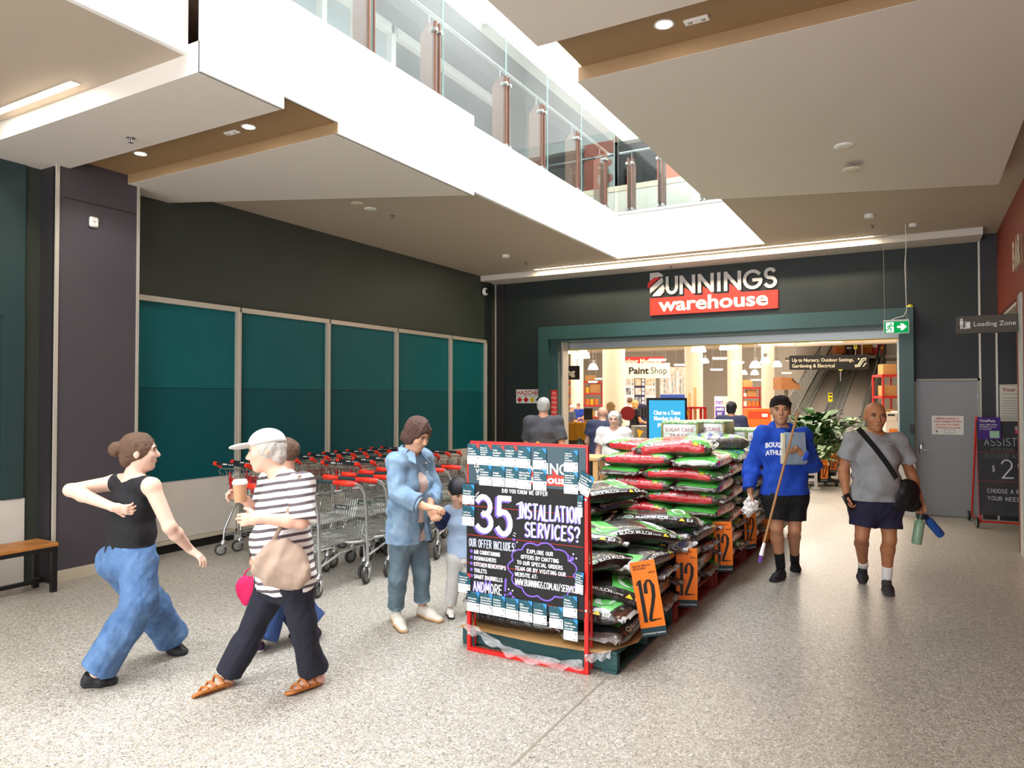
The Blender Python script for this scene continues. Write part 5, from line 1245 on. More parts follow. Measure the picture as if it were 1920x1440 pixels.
# orange price boards
M_ORANGE = mat('orange card', '#ee7a1c', 0.55); M_TEALC = mat('dark teal card', '#1d3c44', 0.55)
def price_board(label, top, tilt, face, w=0.20, h=0.47, num='12', group='orange price boards along the mulch', curl=0.02):
    """hangs from its top edge; face = angle of its front normal about z; tilt swings it sideways"""
    t = thing('price_board', label, 'price board', tuple(top), 0, group); t.rotation_euler = (0.0, tilt, face)
    b = MB(); n = 8
    def P(x, z, o=0.0): return Vector((x, -curl*math.sin(-z/h*PI)-o, z))
    vs = []
    for i in range(n+1):
        z = -h*i/n
        vs += [P(-w/2, z), P(w/2, z), P(-w/2, z, -0.004), P(w/2, z, -0.004)]
    fs = []; ms = []
    for i in range(n):
        a = i*4; c = a+4; mm = 1 if i == n-1 else 0
        for f in ((a, c, c+1, a+1), (a+3, c+3, c+2, a+2), (a+2, c+2, c, a), (a+1, c+1, c+3, a+3)): fs.append(f); ms.append(mm)
    fs.append((0, 1, 3, 2)); ms.append(0); e = n*4; fs.append((e+2, e+3, e+1, e)); ms.append(1)
    b.v = [tuple(v) for v in vs]; b.f = fs; b.m = ms; b.build('board', [M_ORANGE, M_TEALC], t)
    b = MB(); fn = lambda a, c: P(a, c, 0.003)
    def big(pts, wd):
        k = len(pts)
        vs = []
        for i in range(k):
            t_ = Vector(pts[min(i+1, k-1)])-Vector(pts[max(i-1, 0)]); t_.normalize(); nx, nz = -t_.y*wd/2, t_.x*wd/2*0.55
            vs += [fn(pts[i][0]*w-nx*w, pts[i][1]*h-nz*w), fn(pts[i][0]*w+nx*w, pts[i][1]*h+nz*w)]
        b.add(vs, [(2*i, 2*i+2, 2*i+3, 2*i+1) for i in range(k-1)])
    big([(-0.36,-0.30),(-0.24,-0.24),(-0.24,-0.5),(-0.24,-0.80)], 0.15)
    big([(-0.06,-0.42),(-0.04,-0.31),(0.05,-0.255),(0.17,-0.26),(0.25,-0.33),(0.23,-0.45),(0.13,-0.57),(0.02,-0.68),(-0.06,-0.78)], 0.16); big([(-0.10,-0.785),(0.38,-0.775)], 0.07)
    b.add([P(-w*0.05, -h*0.80, 0.003), P(w*0.42, -h*0.775, 0.003), P(w*0.05, -h*0.765, 0.003)], [(0, 1, 2)], 0)
    for i, (l, x0, x1) in enumerate(((0.05, -0.4, 0.4), (0.085, -0.4, 0.1), (0.145, 0.18, 0.42))):
        b.text(('BLACK MULCH', 'EACH BAG', 'EACH')[i], None, x0*w, -h*(l+0.02), h*0.035, m=0, bold=0.02, fn=fn)
    b.build('lettering', M_PRK, t)
    b = MB(); b.text('LOWEST PRICES ARE JUST THE BEGINNING', None, 0, -h*0.965, 0.014, m=0, width=w*0.92, align='c', bold=0.02, fn=fn); b.build('strip_lettering', M_PRW, t)
    return t
def pb(x, y, yy): return on(x, y, 'x', yy)
price_board('orange price board reading 12 hanging from the near black mulch stack', pb(1203, 1052, -1.60), -0.17, 0.42, 0.165, 0.50)
price_board('orange price board reading 12 on the second black mulch stack', pb(1287, 1028, -1.59), 0.0, 0.40, 0.165, 0.46)
price_board('orange price board reading 12 on the side of the red mulch stack', pb(1354, 978, -1.58), -0.03, 0.42, 0.165, 0.46)
price_board('orange price board turned edge-on by the potting mix bags', pb(1403, 950, -1.58), -0.05, 0.95, 0.165, 0.46)
price_board('orange price board at the sugar cane bales, half behind the hoodie', pb(1441, 966, -1.56), 0.0, 0.5, 0.165, 0.44)
# cardboard sheet and loose wrap on the near pallet
b = MB(); pts_ = [(-2.80, 4.20), (-2.1, 4.16), (-1.72, 4.20), (-1.60, 4.5), (-1.66, 5.2), (-2.8, 5.2)]
b.add([(x, y, 0.1425+0.004*(i % 2)) for i, (x, y) in enumerate(pts_)]+[(x, y, 0.1465+0.004*(i % 2)) for i, (x, y) in enumerate(pts_)], [tuple(range(6))[::-1], tuple(range(6, 12))]+[(i, (i+1) % 6, 6+(i+1) % 6, 6+i) for i in range(6)])
tag(b.build('cardboard_sheet', mat('kraft card', '#a9814f', 0.8, bump=(40, 0.1))), 'brown cardboard sheet under the bags of the near teal pallet', 'cardboard')
# ================================================================ TROLLEYS
M_CHROME = mat('zinc plated wire', '#b4b6b0', 0.3, metal=0.85); M_TUBE = mat('zinc plated tube', '#bfc2c2', 0.25, metal=0.85)
M_GRIP = mat('red grip rubber', '#e2321f', 0.45); M_HANDLE = mat('dark handle sleeve', '#20292d', 0.4); M_TYRE = mat('grey tyre', '#3a3937', 0.7); M_HUB = mat('pale wheel hub', '#8e8e8a', 0.5)
M_REDPL = mat('red flap plastic', '#b01c1c', 0.4)
def castor(parent, x, y, ht, rz=0.0, r=0.063):
    """swivel castor as one part with its wheel as a sub-part"""
    c, s = math.cos(rz), math.sin(rz); T = lambda a, b_, z: Vector((x+a*c-b_*s, y+a*s+b_*c, z))
    b = MB(); b.lathe([(0,ht),(0.020,ht),(0.034,ht-0.02),(0.036,ht-0.04),(0.02,ht-0.055),(0,ht-0.055)], 12, (x, y, 0))
    for k in (-1, 1):
        b.add([T(k*0.022, 0.03, ht-0.05), T(k*0.022, -0.02, ht-0.05), T(k*0.024, -0.045, r-0.012), T(k*0.024, -0.015, r-0.014), T(k*0.027, 0.03, ht-0.05), T(k*0.027, -0.02, ht-0.05), T(k*0.029, -0.045, r-0.012), T(k*0.029, -0.015, r-0.014)],
              [(0,1,2,3),(7,6,5,4),(0,4,5,1),(1,5,6,2),(2,6,7,3),(3,7,4,0)])
    f = b.build('castor', M_TUBE, parent, 40)
    b = MB(); R = Matrix.Rotation(rz, 3, 'Z') @ Matrix.Rotation(PI/2, 3, 'Y')
    b.lathe([(0,-0.014),(0.026,-0.014),(0.030,-0.010),(0.044,-0.012),(0.046,-0.016),(r-0.005,-0.016),(r,-0.010),(r,0.010),(r-0.005,0.016),(0.046,0.016),(0.044,0.012),(0.030,0.010),(0.026,0.014),(0,0.014)], 20, T(0, -0.03, r), 0, R)
    for i, f_ in enumerate(b.f): b.m[i] = 1 if (i//20) in (0, 1, 2, 10, 11, 12) else 0
    b.build('wheel', [M_TYRE, M_HUB], f, 40)
def wire(b, pts, r=0.0026, n=5): b.tube(pts, r, n, 0, False)
def make_trolley():
    """nesting supermarket trolley: handle at y=0, pushes towards +y"""
    t = thing('shopping_trolley', '', 'trolley', (0,0,0), 0, 'nested supermarket trolleys along the teal windows')
    b = MB()
    def lv(f):   # f=0 bottom rim .. 1 top rim: half width back/front, y back/front, z back/front
        return (0.20+0.05*f, 0.155+0.045*f, 0.16-0.10*f, 0.72+0.14*f, 0.60+0.36*f, 0.66+0.22*f)
    def corner(f):
        hb, hf, yb, yf, zb, zf = lv(f); return [Vector((-hb,yb,zb)), Vector((hb,yb,zb)), Vector((hf,yf,zf)), Vector((-hf,yf,zf))]
    top = corner(1.0); bot = corner(0.0)
    b.tube(top, 0.0055, 6, 0, False, True); b.tube(bot, 0.004, 6, 0, False, True)
    for f in (0.25, 0.5, 0.75): c = corner(f); b.tube([c[0], c[3], c[2], c[1]], 0.0026, 5, 0, False)
    for i in range(1, 14):
        g = i/14
        for a, c in ((0, 3), (1, 2)): wire(b, [bot[a].lerp(bot[c], g), top[a].lerp(top[c], g)])
    for i in range(0, 9): g = i/8; wire(b, [bot[3].lerp(bot[2], g), top[3].lerp(top[2], g)])
    for i in range(1, 9): g = i/9; wire(b, [bot[0].lerp(bot[1], g), bot[3].lerp(bot[2], g)])
    for i in range(1, 9): g = i/9; wire(b, [bot[0].lerp(bot[3], g), bot[1].lerp(bot[2], g)])
    b.build('wire_basket', M_CHROME, t, 60)
    b = MB()      # hinged back gate
    for i in range(0, 11): g = i/10; wire(b, [bot[0].lerp(bot[1], g)+Vector((0,0.012,0)), top[0].lerp(top[1], g)*0.93+Vector((0,0.08,0.03))])
    b.build('back_gate', M_CHROME, t, 60)
    b = MB(); b.bbox((0,0.11,0.82), (0.34,0.012,0.07), 0, None, 0.004); fl = b.build('child_seat_flap', M_REDPL, t)
    for k in (-1, 1):
        b = MB(); b.tube([(k*0.17,0.12,0.92), (k*0.165,0.125,0.80), (k*0.17,0.14,0.70)], 0.012, 6); b.build('seat_strap', M_REDPL, t, 60)
    b = MB(); b.cyl((-0.235,0,1.02), (0.235,0,1.02), 0.0165, 12, 0); b.build('handle', M_HANDLE, t, 60)
    b = MB(); b.rect(frame((0,-0.0175,1.02), (1,0,0)), -0.12, -0.006, -0.05, 0.006, 0, 0)
    for i in range(3): b.add([(-0.03+0.03*i,-0.0172,1.013),(-0.008+0.03*i,-0.0172,1.013),(-0.019+0.03*i,-0.0172,1.027)], [(0,1,2)], 0)
    b.build('handle_print', M_PRW, t)
    for k in (-1, 1):
        b = MB(); b.tube([(k*0.27,0.0,1.02), (k*0.225,0.0,1.02)], [0.024,0.021], 10); b.tube([(k*0.255,-0.005,1.02), (k*0.25,0.07,0.975)], [0.022,0.014], 8); b.build('handle_end', M_GRIP, t, 50)
        b = MB(); wire(b, [(k*0.25,0.07,0.975),(k*0.25,0.04,0.93),(k*0.25,0.06,0.90),(k*0.245,0.09,0.90)], 0.005, 6); b.build('handle_bracket', M_CHROME, t)
        b = MB(); b.tube([(k*0.19,0.70,0.60), (k*0.19,0.26,0.56), (k*0.20,0.20,0.52), (k*0.24,0.11,0.28), (k*0.245,0.10,0.15)], 0.0125, 8, 0)
        b.tube([(k*0.245,0.10,0.215), (k*0.15,0.86,0.235), (k*0.15,0.90,0.15)], 0.011, 8, 0); b.build('side_frame', M_TUBE, t, 60)
        castor(t, k*0.245, 0.10, 0.165, 0.5*k); castor(t, k*0.15, 0.90, 0.165, 0.3)
    b = MB()
    for i in range(8): y = 0.14+0.10*i; h = 0.235-0.085*(y-0.10)/0.8; wire(b, [(-h,y,0.235), (h,y,0.235)], 0.0035)
    for i in range(5): g = -1+0.5*i; wire(b, [(g*0.232,0.12,0.232), (g*0.150,0.86,0.238)], 0.0035)
    b.build('lower_rack', M_CHROME, t, 60)
    return t
def make_cart():
    """two-basket cart: tube uprights, red grips, handle end at y=0"""
    t = thing('basket_cart', '', 'trolley', (0,0,0), 0, 'nested two-basket carts beside the denim shirt')
    for k in (-1, 1):
        b = MB(); p = [(k*0.30,0.0,0.95), (k*0.335,0.03,0.948), (k*0.352,0.09,0.92), (k*0.355,0.15,0.85), (k*0.355,0.18,0.70), (k*0.355,0.20,0.20)]
        b.tube(p, 0.016, 10); b.build('upright', M_TUBE, t, 60)
        b = MB(); b.tube([(k*0.115,0,0.95),(k*0.20,0,0.95),(k*0.21,-0.004,0.95),(k*0.30,-0.004,0.95),(k*0.345,0.035,0.945)], [0.020,0.022,0.026,0.027,0.023], 10); b.build('grip', M_GRIP, t, 60)
        castor(t, k*0.355, 0.20, 0.20, 0.25*k, 0.066); castor(t, k*0.24, 0.92, 0.20, 0.1, 0.066)
        b = MB(); b.tube([(k*0.35,0.20,0.25), (k*0.30,0.50,0.31), (k*0.24,0.90,0.33), (k*0.24,0.92,0.19)], 0.013, 8); b.tube([(k*0.35,0.20,0.22), (k*0.29,0.36,0.30)], 0.009, 6); b.build('chassis_rail', M_TUBE, t, 60)
    b = MB(); b.cyl((-0.115,0,0.95), (0.115,0,0.95), 0.015, 10); b.build('handle', mat('dark teal sleeve', '#24393f', 0.4), t, 60)
    def basket(name, z0, z1, y0, y1, hw):
        b = MB()
        R = lambda h, a, c, z: [Vector((-h,a,z)), Vector((h,a,z)), Vector((h*0.86,c,z)), Vector((-h*0.86,c,z))]
        top = R(hw, y0, y1, z1); bot = R(hw*0.94, y0+0.02, y1-0.03, z0)
        b.tube(top, 0.006, 6, 0, False, True); b.tube(bot, 0.005, 6, 0, False, True)
        for f in (0.33, 0.66): b.tube([p.lerp(q, f) for p, q in zip(bot, top)], 0.0025, 5, 0, False, True)
        for a, c, n in ((0,1,20),(1,2,16),(2,3,18),(3,0,16)):
            for i in range(n): wire(b, [bot[a].lerp(bot[c], i/n), top[a].lerp(top[c], i/n)], 0.0022, 4)
        for i in range(1, 16): wire(b, [bot[0].lerp(bot[1], i/16), bot[3].lerp(bot[2], i/16)], 0.0022, 4)
        for i in range(1, 10): wire(b, [bot[0].lerp(bot[3], i/10), bot[1].lerp(bot[2], i/10)], 0.0022, 4)
        return b.build(name, M_CHROME, t, 60)
    basket('upper_basket', 0.60, 0.78, 0.24, 0.80, 0.30)
    lo = basket('lower_basket', 0.40, 0.56, 0.16, 0.92, 0.315)
    b = MB(); b.tube([(-0.35,0.20,0.40), (-0.33,0.10,0.398), (-0.27,0.055,0.396), (0.27,0.055,0.396), (0.33,0.10,0.398), (0.35,0.20,0.40)], 0.012, 8); b.tube([(-0.355,0.185,0.78),(-0.31,0.24,0.78)], 0.008, 6); b.tube([(0.355,0.185,0.78),(0.31,0.24,0.78)], 0.008, 6)
    b.build('deck_rail', M_TUBE, t, 60)
    b = MB()
    for i in range(24): x = -0.33+0.66*i/23; wire(b, [(x,0.06,0.392), (x,0.40,0.392)], 0.0025, 4)
    for i in range(4): wire(b, [(-0.33,0.10+0.09*i,0.389), (0.33,0.10+0.09*i,0.389)], 0.0028, 4)
    b.build('deck_grid', M_CHROME, t, 60)
    b = MB(); b.bbox((0.0,0.232,0.68), (0.19,0.006,0.045), 0, None, 0.0); b.text('BUNNINGS', frame((0,0.2285,0.665), (1,0,0)), 0, 0.006, 0.026, 0.001, 1, 0.02, 0.11, 'c'); b.build('name_plate', [M_TEALC, M_PRW], t)
    return t
NTH = ['first', 'second', 'third', 'fourth', 'fifth', 'sixth', 'seventh', 'eighth', 'ninth', 'tenth', 'eleventh', 'twelfth', 'thirteenth']
tr0 = make_trolley(); k0 = tree(tr0)
n = 0
for row, (x, y0_, dy, cnt) in enumerate(((-6.47, 5.25, 0.235, 13), (-5.54, 5.95, 0.245, 9))):
    for i in range(cnt):
        lb = 'supermarket trolley, %s from the front of the %s' % (NTH[i], 'row against the teal windows' if row == 0 else 'middle trolley row')
        loc = (x+rnd.uniform(-0.015, 0.015), y0_+dy*i, 0)
        if n == 0: tr0.location = loc; tr0['label'] = lb
        else: dup(tr0, loc, rnd.uniform(-0.02, 0.02), lb, k0)
        n += 1
ct = make_cart(); k1 = tree(ct)
for i, y in enumerate((4.45, 5.02, 5.33, 5.60, 5.88, 6.16, 6.44, 6.78)):
    lb = 'two-basket cart with red grips, %s from the front of its row' % NTH[i]
    loc = (-4.87+rnd.uniform(-0.01, 0.01) - (0.06 if i == 0 else 0), y, 0)
    if i == 0: ct.location = loc; ct['label'] = lb
    else: dup(ct, loc, rnd.uniform(-0.015, 0.015), lb, k1)
# ================================================================ SIGNS: stroke lettering, logo, chalkboard
def arc(cx, cy, rx, ry, a0, a1, n=9): return [(cx+rx*math.cos(math.radians(a0+(a1-a0)*i/n)), cy+ry*math.sin(math.radians(a0+(a1-a0)*i/n))) for i in range(n+1)]
G = {   # hand-lettered capitals on a 6 x 10 grid
'A': [[(0,0),(3,10),(6,0)],[(1.2,3.4),(4.8,3.4)]], 'B': [[(0.5,0),(0.5,10)],[(0.5,10)]+arc(2.8,7.6,2.4,2.4,90,-90)+[(0.5,5.2)],[(0.5,5.2)]+arc(3,2.6,2.8,2.6,90,-90)+[(0.5,0)]],
'C': [arc(3.4,5,3.2,5,50,310,12)], 'D': [[(0.5,0),(0.5,10)],[(0.5,10)]+arc(1.5,5,4.3,5,90,-90,10)+[(0.5,0)]], 'E': [[(5.4,10),(0.5,10),(0.5,0),(5.4,0)],[(0.5,5.2),(4.4,5.2)]],
'F': [[(5.4,10),(0.5,10),(0.5,0)],[(0.5,5.2),(4.4,5.2)]], 'G': [arc(3.3,5,3.1,5,50,330,12)+[(6,4.6),(3.6,4.6)]], 'H': [[(0.5,0),(0.5,10)],[(5.5,0),(5.5,10)],[(0.5,5.2),(5.5,5.2)]],
'I': [[(3,0),(3,10)]], 'J': [[(4.5,10),(4.5,3)]+arc(2.5,3,2,3,0,-150)], 'K': [[(0.5,0),(0.5,10)],[(5.4,10),(0.7,4.6),(5.6,0)]], 'L': [[(0.7,10),(0.7,0),(5.2,0)]],
'M': [[(0,0),(0.8,10),(3,3),(5.2,10),(6,0)]], 'N': [[(0.5,0),(0.5,10),(5.5,0),(5.5,10)]], 'O': [arc(3,5,2.9,5,90,450,14)], 'P': [[(0.5,0),(0.5,10)],[(0.5,10)]+arc(2.8,7.4,2.6,2.6,90,-90)+[(0.5,4.8)]],
'Q': [arc(3,5,2.9,5,90,450,14),[(3.6,2.4),(6,-0.6)]], 'R': [[(0.5,0),(0.5,10)],[(0.5,10)]+arc(2.8,7.5,2.6,2.5,90,-90)+[(0.5,5)],[(2.6,5),(5.8,0)]],
'S': [arc(3.1,7.5,2.5,2.5,40,270,9)+arc(2.9,2.5,2.7,2.5,90,-150,9)], 'T': [[(0,10),(6,10)],[(3,10),(3,0)]], 'U': [[(0.5,10),(0.5,3)]+arc(3,3,2.5,3,180,360)+[(5.5,10)]],
'V': [[(0,10),(3,0),(6,10)]], 'W': [[(0,10),(1.5,0),(3,7),(4.5,0),(6,10)]], 'X': [[(0.3,0),(5.7,10)],[(0.3,10),(5.7,0)]], 'Y': [[(0,10),(3,5),(6,10)],[(3,5),(3,0)]], 'Z': [[(0.4,10),(5.6,10),(0.4,0),(5.6,0)]],
'?': [arc(3,7.4,2.6,2.6,170,-60,9)+[(3,3.6),(3,2.6)],[(2.9,0.3),(3.1,-0.3)]], '!': [[(3,10),(3,3)],[(2.9,0.6),(3.1,0.1)]], ':': [[(2.9,6.4),(3.1,6)],[(2.9,1.6),(3.1,1.2)]], '.': [[(2.9,0.5),(3.1,0.1)]], '/': [[(0.8,-1),(5.2,11)]],
'3': [arc(2.8,7.4,2.7,2.6,150,-90,9)+arc(2.7,2.5,3.0,2.6,90,-150,9)], '5': [[(5.6,10),(0.9,10),(0.6,5.6)]+arc(2.6,3.1,3.0,3.1,125,-150,10)], '2': [arc(3,7.2,2.7,2.8,165,-30,8)+[(0.3,0),(6,0.2)]], '9': [arc(3,7.2,2.6,2.8,0,360,10)+[(5.5,6),(4.4,0)]], '$': [arc(3.1,7.2,2.4,2,40,270,7)+arc(2.9,3,2.6,2.2,90,-150,7),[(3,11),(3,-1)]], ',': [[(3,0.6),(2.5,-1.4)]], '&': [[(6,0),(1.6,8)]+arc(2.8,8.4,1.4,1.6,180,0,5)+[(0.4,2.6)]+arc(2.5,2.2,2.2,2.2,170,330,6)+[(5.8,4.6)]]}
_seen = [0]
def chalk(b, txt, fr, u, v, h, w, off, m=0, total=None, jit=0.05, sp=1.35, align='l'):
    k = h/10; adv = [(0.55 if c == ' ' else (0.55 if c == 'I' else 0.42) if c in 'I.:!,' else 1.15 if c in 'MW' else 1.0)*6*sp for c in txt]
    kx = k if total is None else total/(sum(adv)-6*(sp-1)); x = u - (sum(adv)*kx/2 if align == 'c' else 0)
    r = random.Random(len(txt)*7+int(u*100))
    for c, a in zip(txt, adv):
        if c in G:
            sh = (6-a/sp)/2 if c in 'I.:!,' else 0; dy = r.uniform(-jit, jit)*h; sl = r.uniform(-0.04, 0.06)
            for i, st in enumerate(G[c]): b.stroke([(x+(px-sh)*kx*(1.15 if c in 'MW' else 1)+py*k*sl, v+py*k+dy) for px, py in st], w, fr, off+0.00005*i, m)
        x += a*kx
def logo(b, fr, u, v, w, mw=0, mr=1, off=0.004, d=0.006):
    """two-line store logo, total width w; white strokes above a red panel with rising peaks"""
    s = w/22.0                              # unit: panel is 22 x 3
    pan = [(0,0),(22,0),(22,3.1),(16.2,3.1),(14.1,4.75),(14.1,3.1),(11.6,3.1),(9.55,4.6),(9.55,3.1),(8.3,3.1),(6.3,4.6),(6.3,3.1),(0,3.1)]
    O, X, Y, N = fr; F2 = (O+X*u+Y*v, X*s, Y*s, N)
    b.prism(pan, F2, d, mr)
    o = d+off*0.5; W_ = 0.6; kk = [0]
    def st(pts, wd=W_, m=mw): kk[0] += 1; b.stroke(pts, wd, F2, o+kk[0]*off*0.12, m)
    b.prism([(0.55,3.45),(1.9,3.45),(2.55,4.1),(2.7,4.9),(2.45,5.5),(0.55,3.75)], F2, d+0.001, mw, False)
    b.prism([(0.0,4.0),(0.0,5.0),(2.2,6.75),(2.45,6.3),(2.3,5.75)], F2, d+0.001, mw, False)
    b.prism([(0.0,6.2),(0.0,7.7),(1.6,7.7),(2.35,7.25),(2.4,6.9),(0.9,6.85)], F2, d+0.001, mw, False)
    b.prism([(-0.4,5.0),(1.85,6.8),(0.75,6.8),(-0.4,5.95)], F2, d+0.002, mr, False)
    st([(3.2,6.65),(3.2,4.85)]+arc(4.05,4.85,0.85,1.0,180,360,10)+[(4.9,6.65)], 0.56)
    def en(x, w_=2.2): st([(x,3.65),(x,6.6)]); st([(x+w_,3.65),(x+w_,6.6)]); st([(x+0.08,6.45),(x+w_-0.08,3.8)])
    en(5.75); en(9.0); st([(12.35,3.65),(12.35,6.6)]); en(13.5, 2.3)
    st(arc(18.0,5.1,1.35,1.4,40,335,16)+[(19.3,5.0),(18.1,5.0)], 0.55)
    st(arc(20.8,5.9,0.72,0.72,30,270,9)+arc(20.8,4.45,0.82,0.75,90,-150,9), 0.55)
    b.text('warehouse', fr, u+w/2, v+0.7*s, 3.35*s, d+off*0.4, mw, 0.03, w*0.86, 'c', 0.0)
def signboard(name, label, cat, x0, x1, z0, z1, y, d, m):
    """flat board facing -y"""
    t = thing(name, label, cat, ((x0+x1)/2, y, (z0+z1)/2)); b = MB(); b.bbox((0,0,0), (x1-x0, d, z1-z0), 0, None, min(0.004, d*0.3)); b.build('board', m, t)
    return t, frame((-(x1-x0)/2, -d/2, -(z1-z0)/2), (1,0,0))
# wall logo
t = thing('store_sign', 'large white and red two-line store logo on the dark wall above the portal', 'sign', (-4.11, YB, 3.20))
b = MB(); fr = frame((0, -0.001, 0), (1,0,0)); logo(b, fr, 0, 0, 2.16, 0, 1, 0.004, 0.05); b.build('logo_letters', [mat('logo off white', '#cbc6c0', 0.5), M_LRED], t)
# the chalkboard in its red frame
SX, SY = -2.72, 4.19
t = thing('chalkboard_stand', 'red framed chalkboard offering 35 installation services, in front of the mulch', 'sign stand', (SX, SY, 0))
M_SRED = mat('red enamel tube', '#cf1f1c', 0.35); M_CHALKB = mat('chalkboard black', '#141314', 0.7, var=(7, 0.5, '#1d1b1c')); M_HEAD = mat('slate header panel', '#3b525c', 0.5)
b = MB(); b.bbox((0.012,0,0.70), (0.026,0.026,1.40)); b.build('side_tube', M_SRED, t)
b = MB(); b.bbox((0.894,0,0.722), (0.026,0.026,1.444)); b.build('side_tube', M_SRED, t)
b = MB(); b.bbox((0.4525,0,0.014), (0.86,0.026,0.026)); b.build('bottom_tube', M_SRED, t)
b = MB(); b.bbox((0.4525,0,1.437), (0.86,0.026,0.018)); b.build('top_tube', M_SRED, t)
for k in (0.012, 0.894): b = MB(); b.tube([(k,0.012,1.40),(k,0.07,0.70),(k,0.075,0.012)], 0.008, 6); b.build('rear_strut', M_SRED, t)
for k in (0.012, 0.894):
    for z in (0.12, 0.40, 1.10):
        b = MB(); b.lathe([(0,0.008),(0.009,0.006),(0.011,0),(0,0)], 10, (k,-0.013,z), 0, Matrix.Rotation(PI/2, 3, 'X')); b.build('bolt', M_STEEL, t)
b = MB(); b.bbox((0.4525,-0.004,1.29), (0.885,0.022,0.275), 0, None, 0.002); hd = b.build('header_panel', M_HEAD, t)
fr = frame((0,-0.0155,0), (1,0,0))
b = MB(); logo(b, fr, 0.36, 1.175, 0.47, 0, 1, 0.001, 0.0015)
for i, (s_, z) in enumerate((('LET US', 1.268), ('WANT', 1.225), ('SET UP', 1.182))): b.text(s_, fr, 0.06+0.01*i, z, 0.045, 0.001, 0, 0.02)
b.build('header_lettering', [M_LETTER, M_LRED], hd)
b = MB(); b.bbox((0.441,-0.006,0.755), (0.885,0.026,0.80), 0, None, 0.002); bd = b.build('chalk_panel', M_CHALKB, t)
fr = frame((0,-0.0195,0), (1,0,0))
M_CHW = mat('white paint pen', '#dfe0ea', 0.7); M_CHP = mat('violet paint pen', '#7a5cc4', 0.7); M_CHL = mat('lavender paint pen', '#c3cae2', 0.7); M_CHR = mat('red paint line', '#b3261d', 0.7)
b = MB()
for v in (1.0, 0.80, 0.605, 0.40): b.rect(fr, 0.005, v-0.002, 0.88, v+0.002, 0.0006, 3)
chalk(b, 'DID YOU KNOW WE OFFER', fr, 0.285, 1.108, 0.024, 0.005, 0.0012, 0, 0.34)
for off, m, du, dv, w in ((0.001, 1, -0.010, -0.006, 0.040), (0.0022, 2, 0.003, 0.004, 0.037)):
    chalk(b, '3', fr, 0.085+du, 0.835+dv, 0.23, w, off, m, 0.12, 0); chalk(b, '5', fr, 0.25+du, 0.825+dv, 0.24, w, off, m, 0.105, 0)
for off, m, du, dv, w in ((0.001, 1, -0.005, -0.003, 0.014), (0.0022, 2, 0.002, 0.002, 0.0135)):
    chalk(b, 'INSTALLATION', fr, 0.415+du, 0.948+dv, 0.095, w, off, m, 0.44, 0.03, 1.3); chalk(b, 'SERVICES?', fr, 0.46+du, 0.832+dv, 0.088, w, off, m, 0.395, 0.03, 1.35)
    b.stroke([(0.398+du,1.035+dv),(0.436+du,1.052+dv)], w*0.8, fr, off, m); b.stroke([(0.402+du,0.942+dv),(0.436+du,0.95+dv)], w*0.7, fr, off, m)
chalk(b, 'OUR OFFER INCLUDES:', fr, 0.02, 0.722, 0.052, 0.0065, 0.0012, 2, 0.365, 0.02)
for i, (s_, tw) in enumerate((('AIR CONDITIONING', 0.205), ('DISHWASHERS', 0.175), ('KITCHEN BENCHTOPS', 0.25), ('TOILETS', 0.10), ('SMART DOORBELLS', 0.225))):
    z = 0.675-0.042*i; chalk(b, s_, fr, 0.062, z, 0.024, 0.0055, 0.0014, 0, tw, 0.03); b.disc((0.040, z+0.014), 0.012, fr, 0.0012, 1)
chalk(b, 'AND', fr, 0.055, 0.418, 0.065, 0.012, 0.001, 1, 0.085, 0.02); chalk(b, 'AND', fr, 0.058, 0.420, 0.065, 0.007, 0.0014, 0, 0.085, 0.02)
chalk(b, 'M', fr, 0.150, 0.418, 0.088, 0.012, 0.001, 1, 0.05, 0); chalk(b, 'MORE', fr, 0.153, 0.420, 0.062, 0.008, 0.0014, 0, 0.13, 0.02); chalk(b, '!', fr, 0.295, 0.42, 0.11, 0.016, 0.0012, 1, 0.012, 0)
pts_ = []; nl = 11
for i in range(nl):     # cloud outline of scallops
    a = 2*PI*i/nl; a2 = 2*PI*(i+1)/nl; cx, cy, rx, ry = 0.585, 0.615, 0.225, 0.165
    for j in range(6):
        f = j/6; aa = a+(a2-a)*f; bump = 1+0.14*math.sin(PI*f); pts_.append((cx+rx*math.cos(aa)*bump, cy+ry*math.sin(aa)*bump))
pts_.append(pts_[0]); b.stroke(pts_, 0.010, fr, 0.0012, 1)
for i, (s_, u, tw) in enumerate((('EXPLORE OUR', 0.475, 0.19), ('OFFERS BY CHATTING', 0.43, 0.275), ('TO OUR SPECIAL ORDERS', 0.40, 0.335), ('TEAM OR BY VISITING OUR', 0.385, 0.37), ('WEBSITE AT:', 0.385, 0.165))): chalk(b, s_, fr, u, 0.722-0.040*i, 0.023, 0.0052, 0.0014, 0, tw, 0.03)
chalk(b, 'WWW.BUNNINGS.COM.AU/SERVICE', fr, 0.385, 0.505, 0.040, 0.0055, 0.0014, 0, 0.455, 0.02, 1.2)
for x, z, r, m in ((0.375,0.80,0.010,1),(0.385,0.772,0.006,1),(0.40,0.785,0.005,0),(0.37,0.755,0.004,0),(0.80,0.72,0.015,1),(0.775,0.735,0.008,1),(0.785,0.705,0.006,0),(0.83,0.725,0.006,0),(0.81,0.75,0.006,0),(0.35,0.44,0.012,1),(0.37,0.415,0.012,1),(0.335,0.465,0.006,0),(0.365,0.46,0.006,0),(0.33,0.43,0.006,1)): b.disc((x, z), r, fr, 0.0012, m)
for u, v, u2, v2 in ((0.075,1.075,0.088,1.09),(0.09,1.085,0.10,1.10),(0.065,1.06,0.078,1.07),(0.37,0.83,0.385,0.822),(0.375,0.845,0.39,0.84)): b.stroke([(u,v),(u2,v2)], 0.005, fr, 0.0012, 0)
b.build('chalk_lettering', [M_CHW, M_CHP, M_CHL, M_CHR], bd)
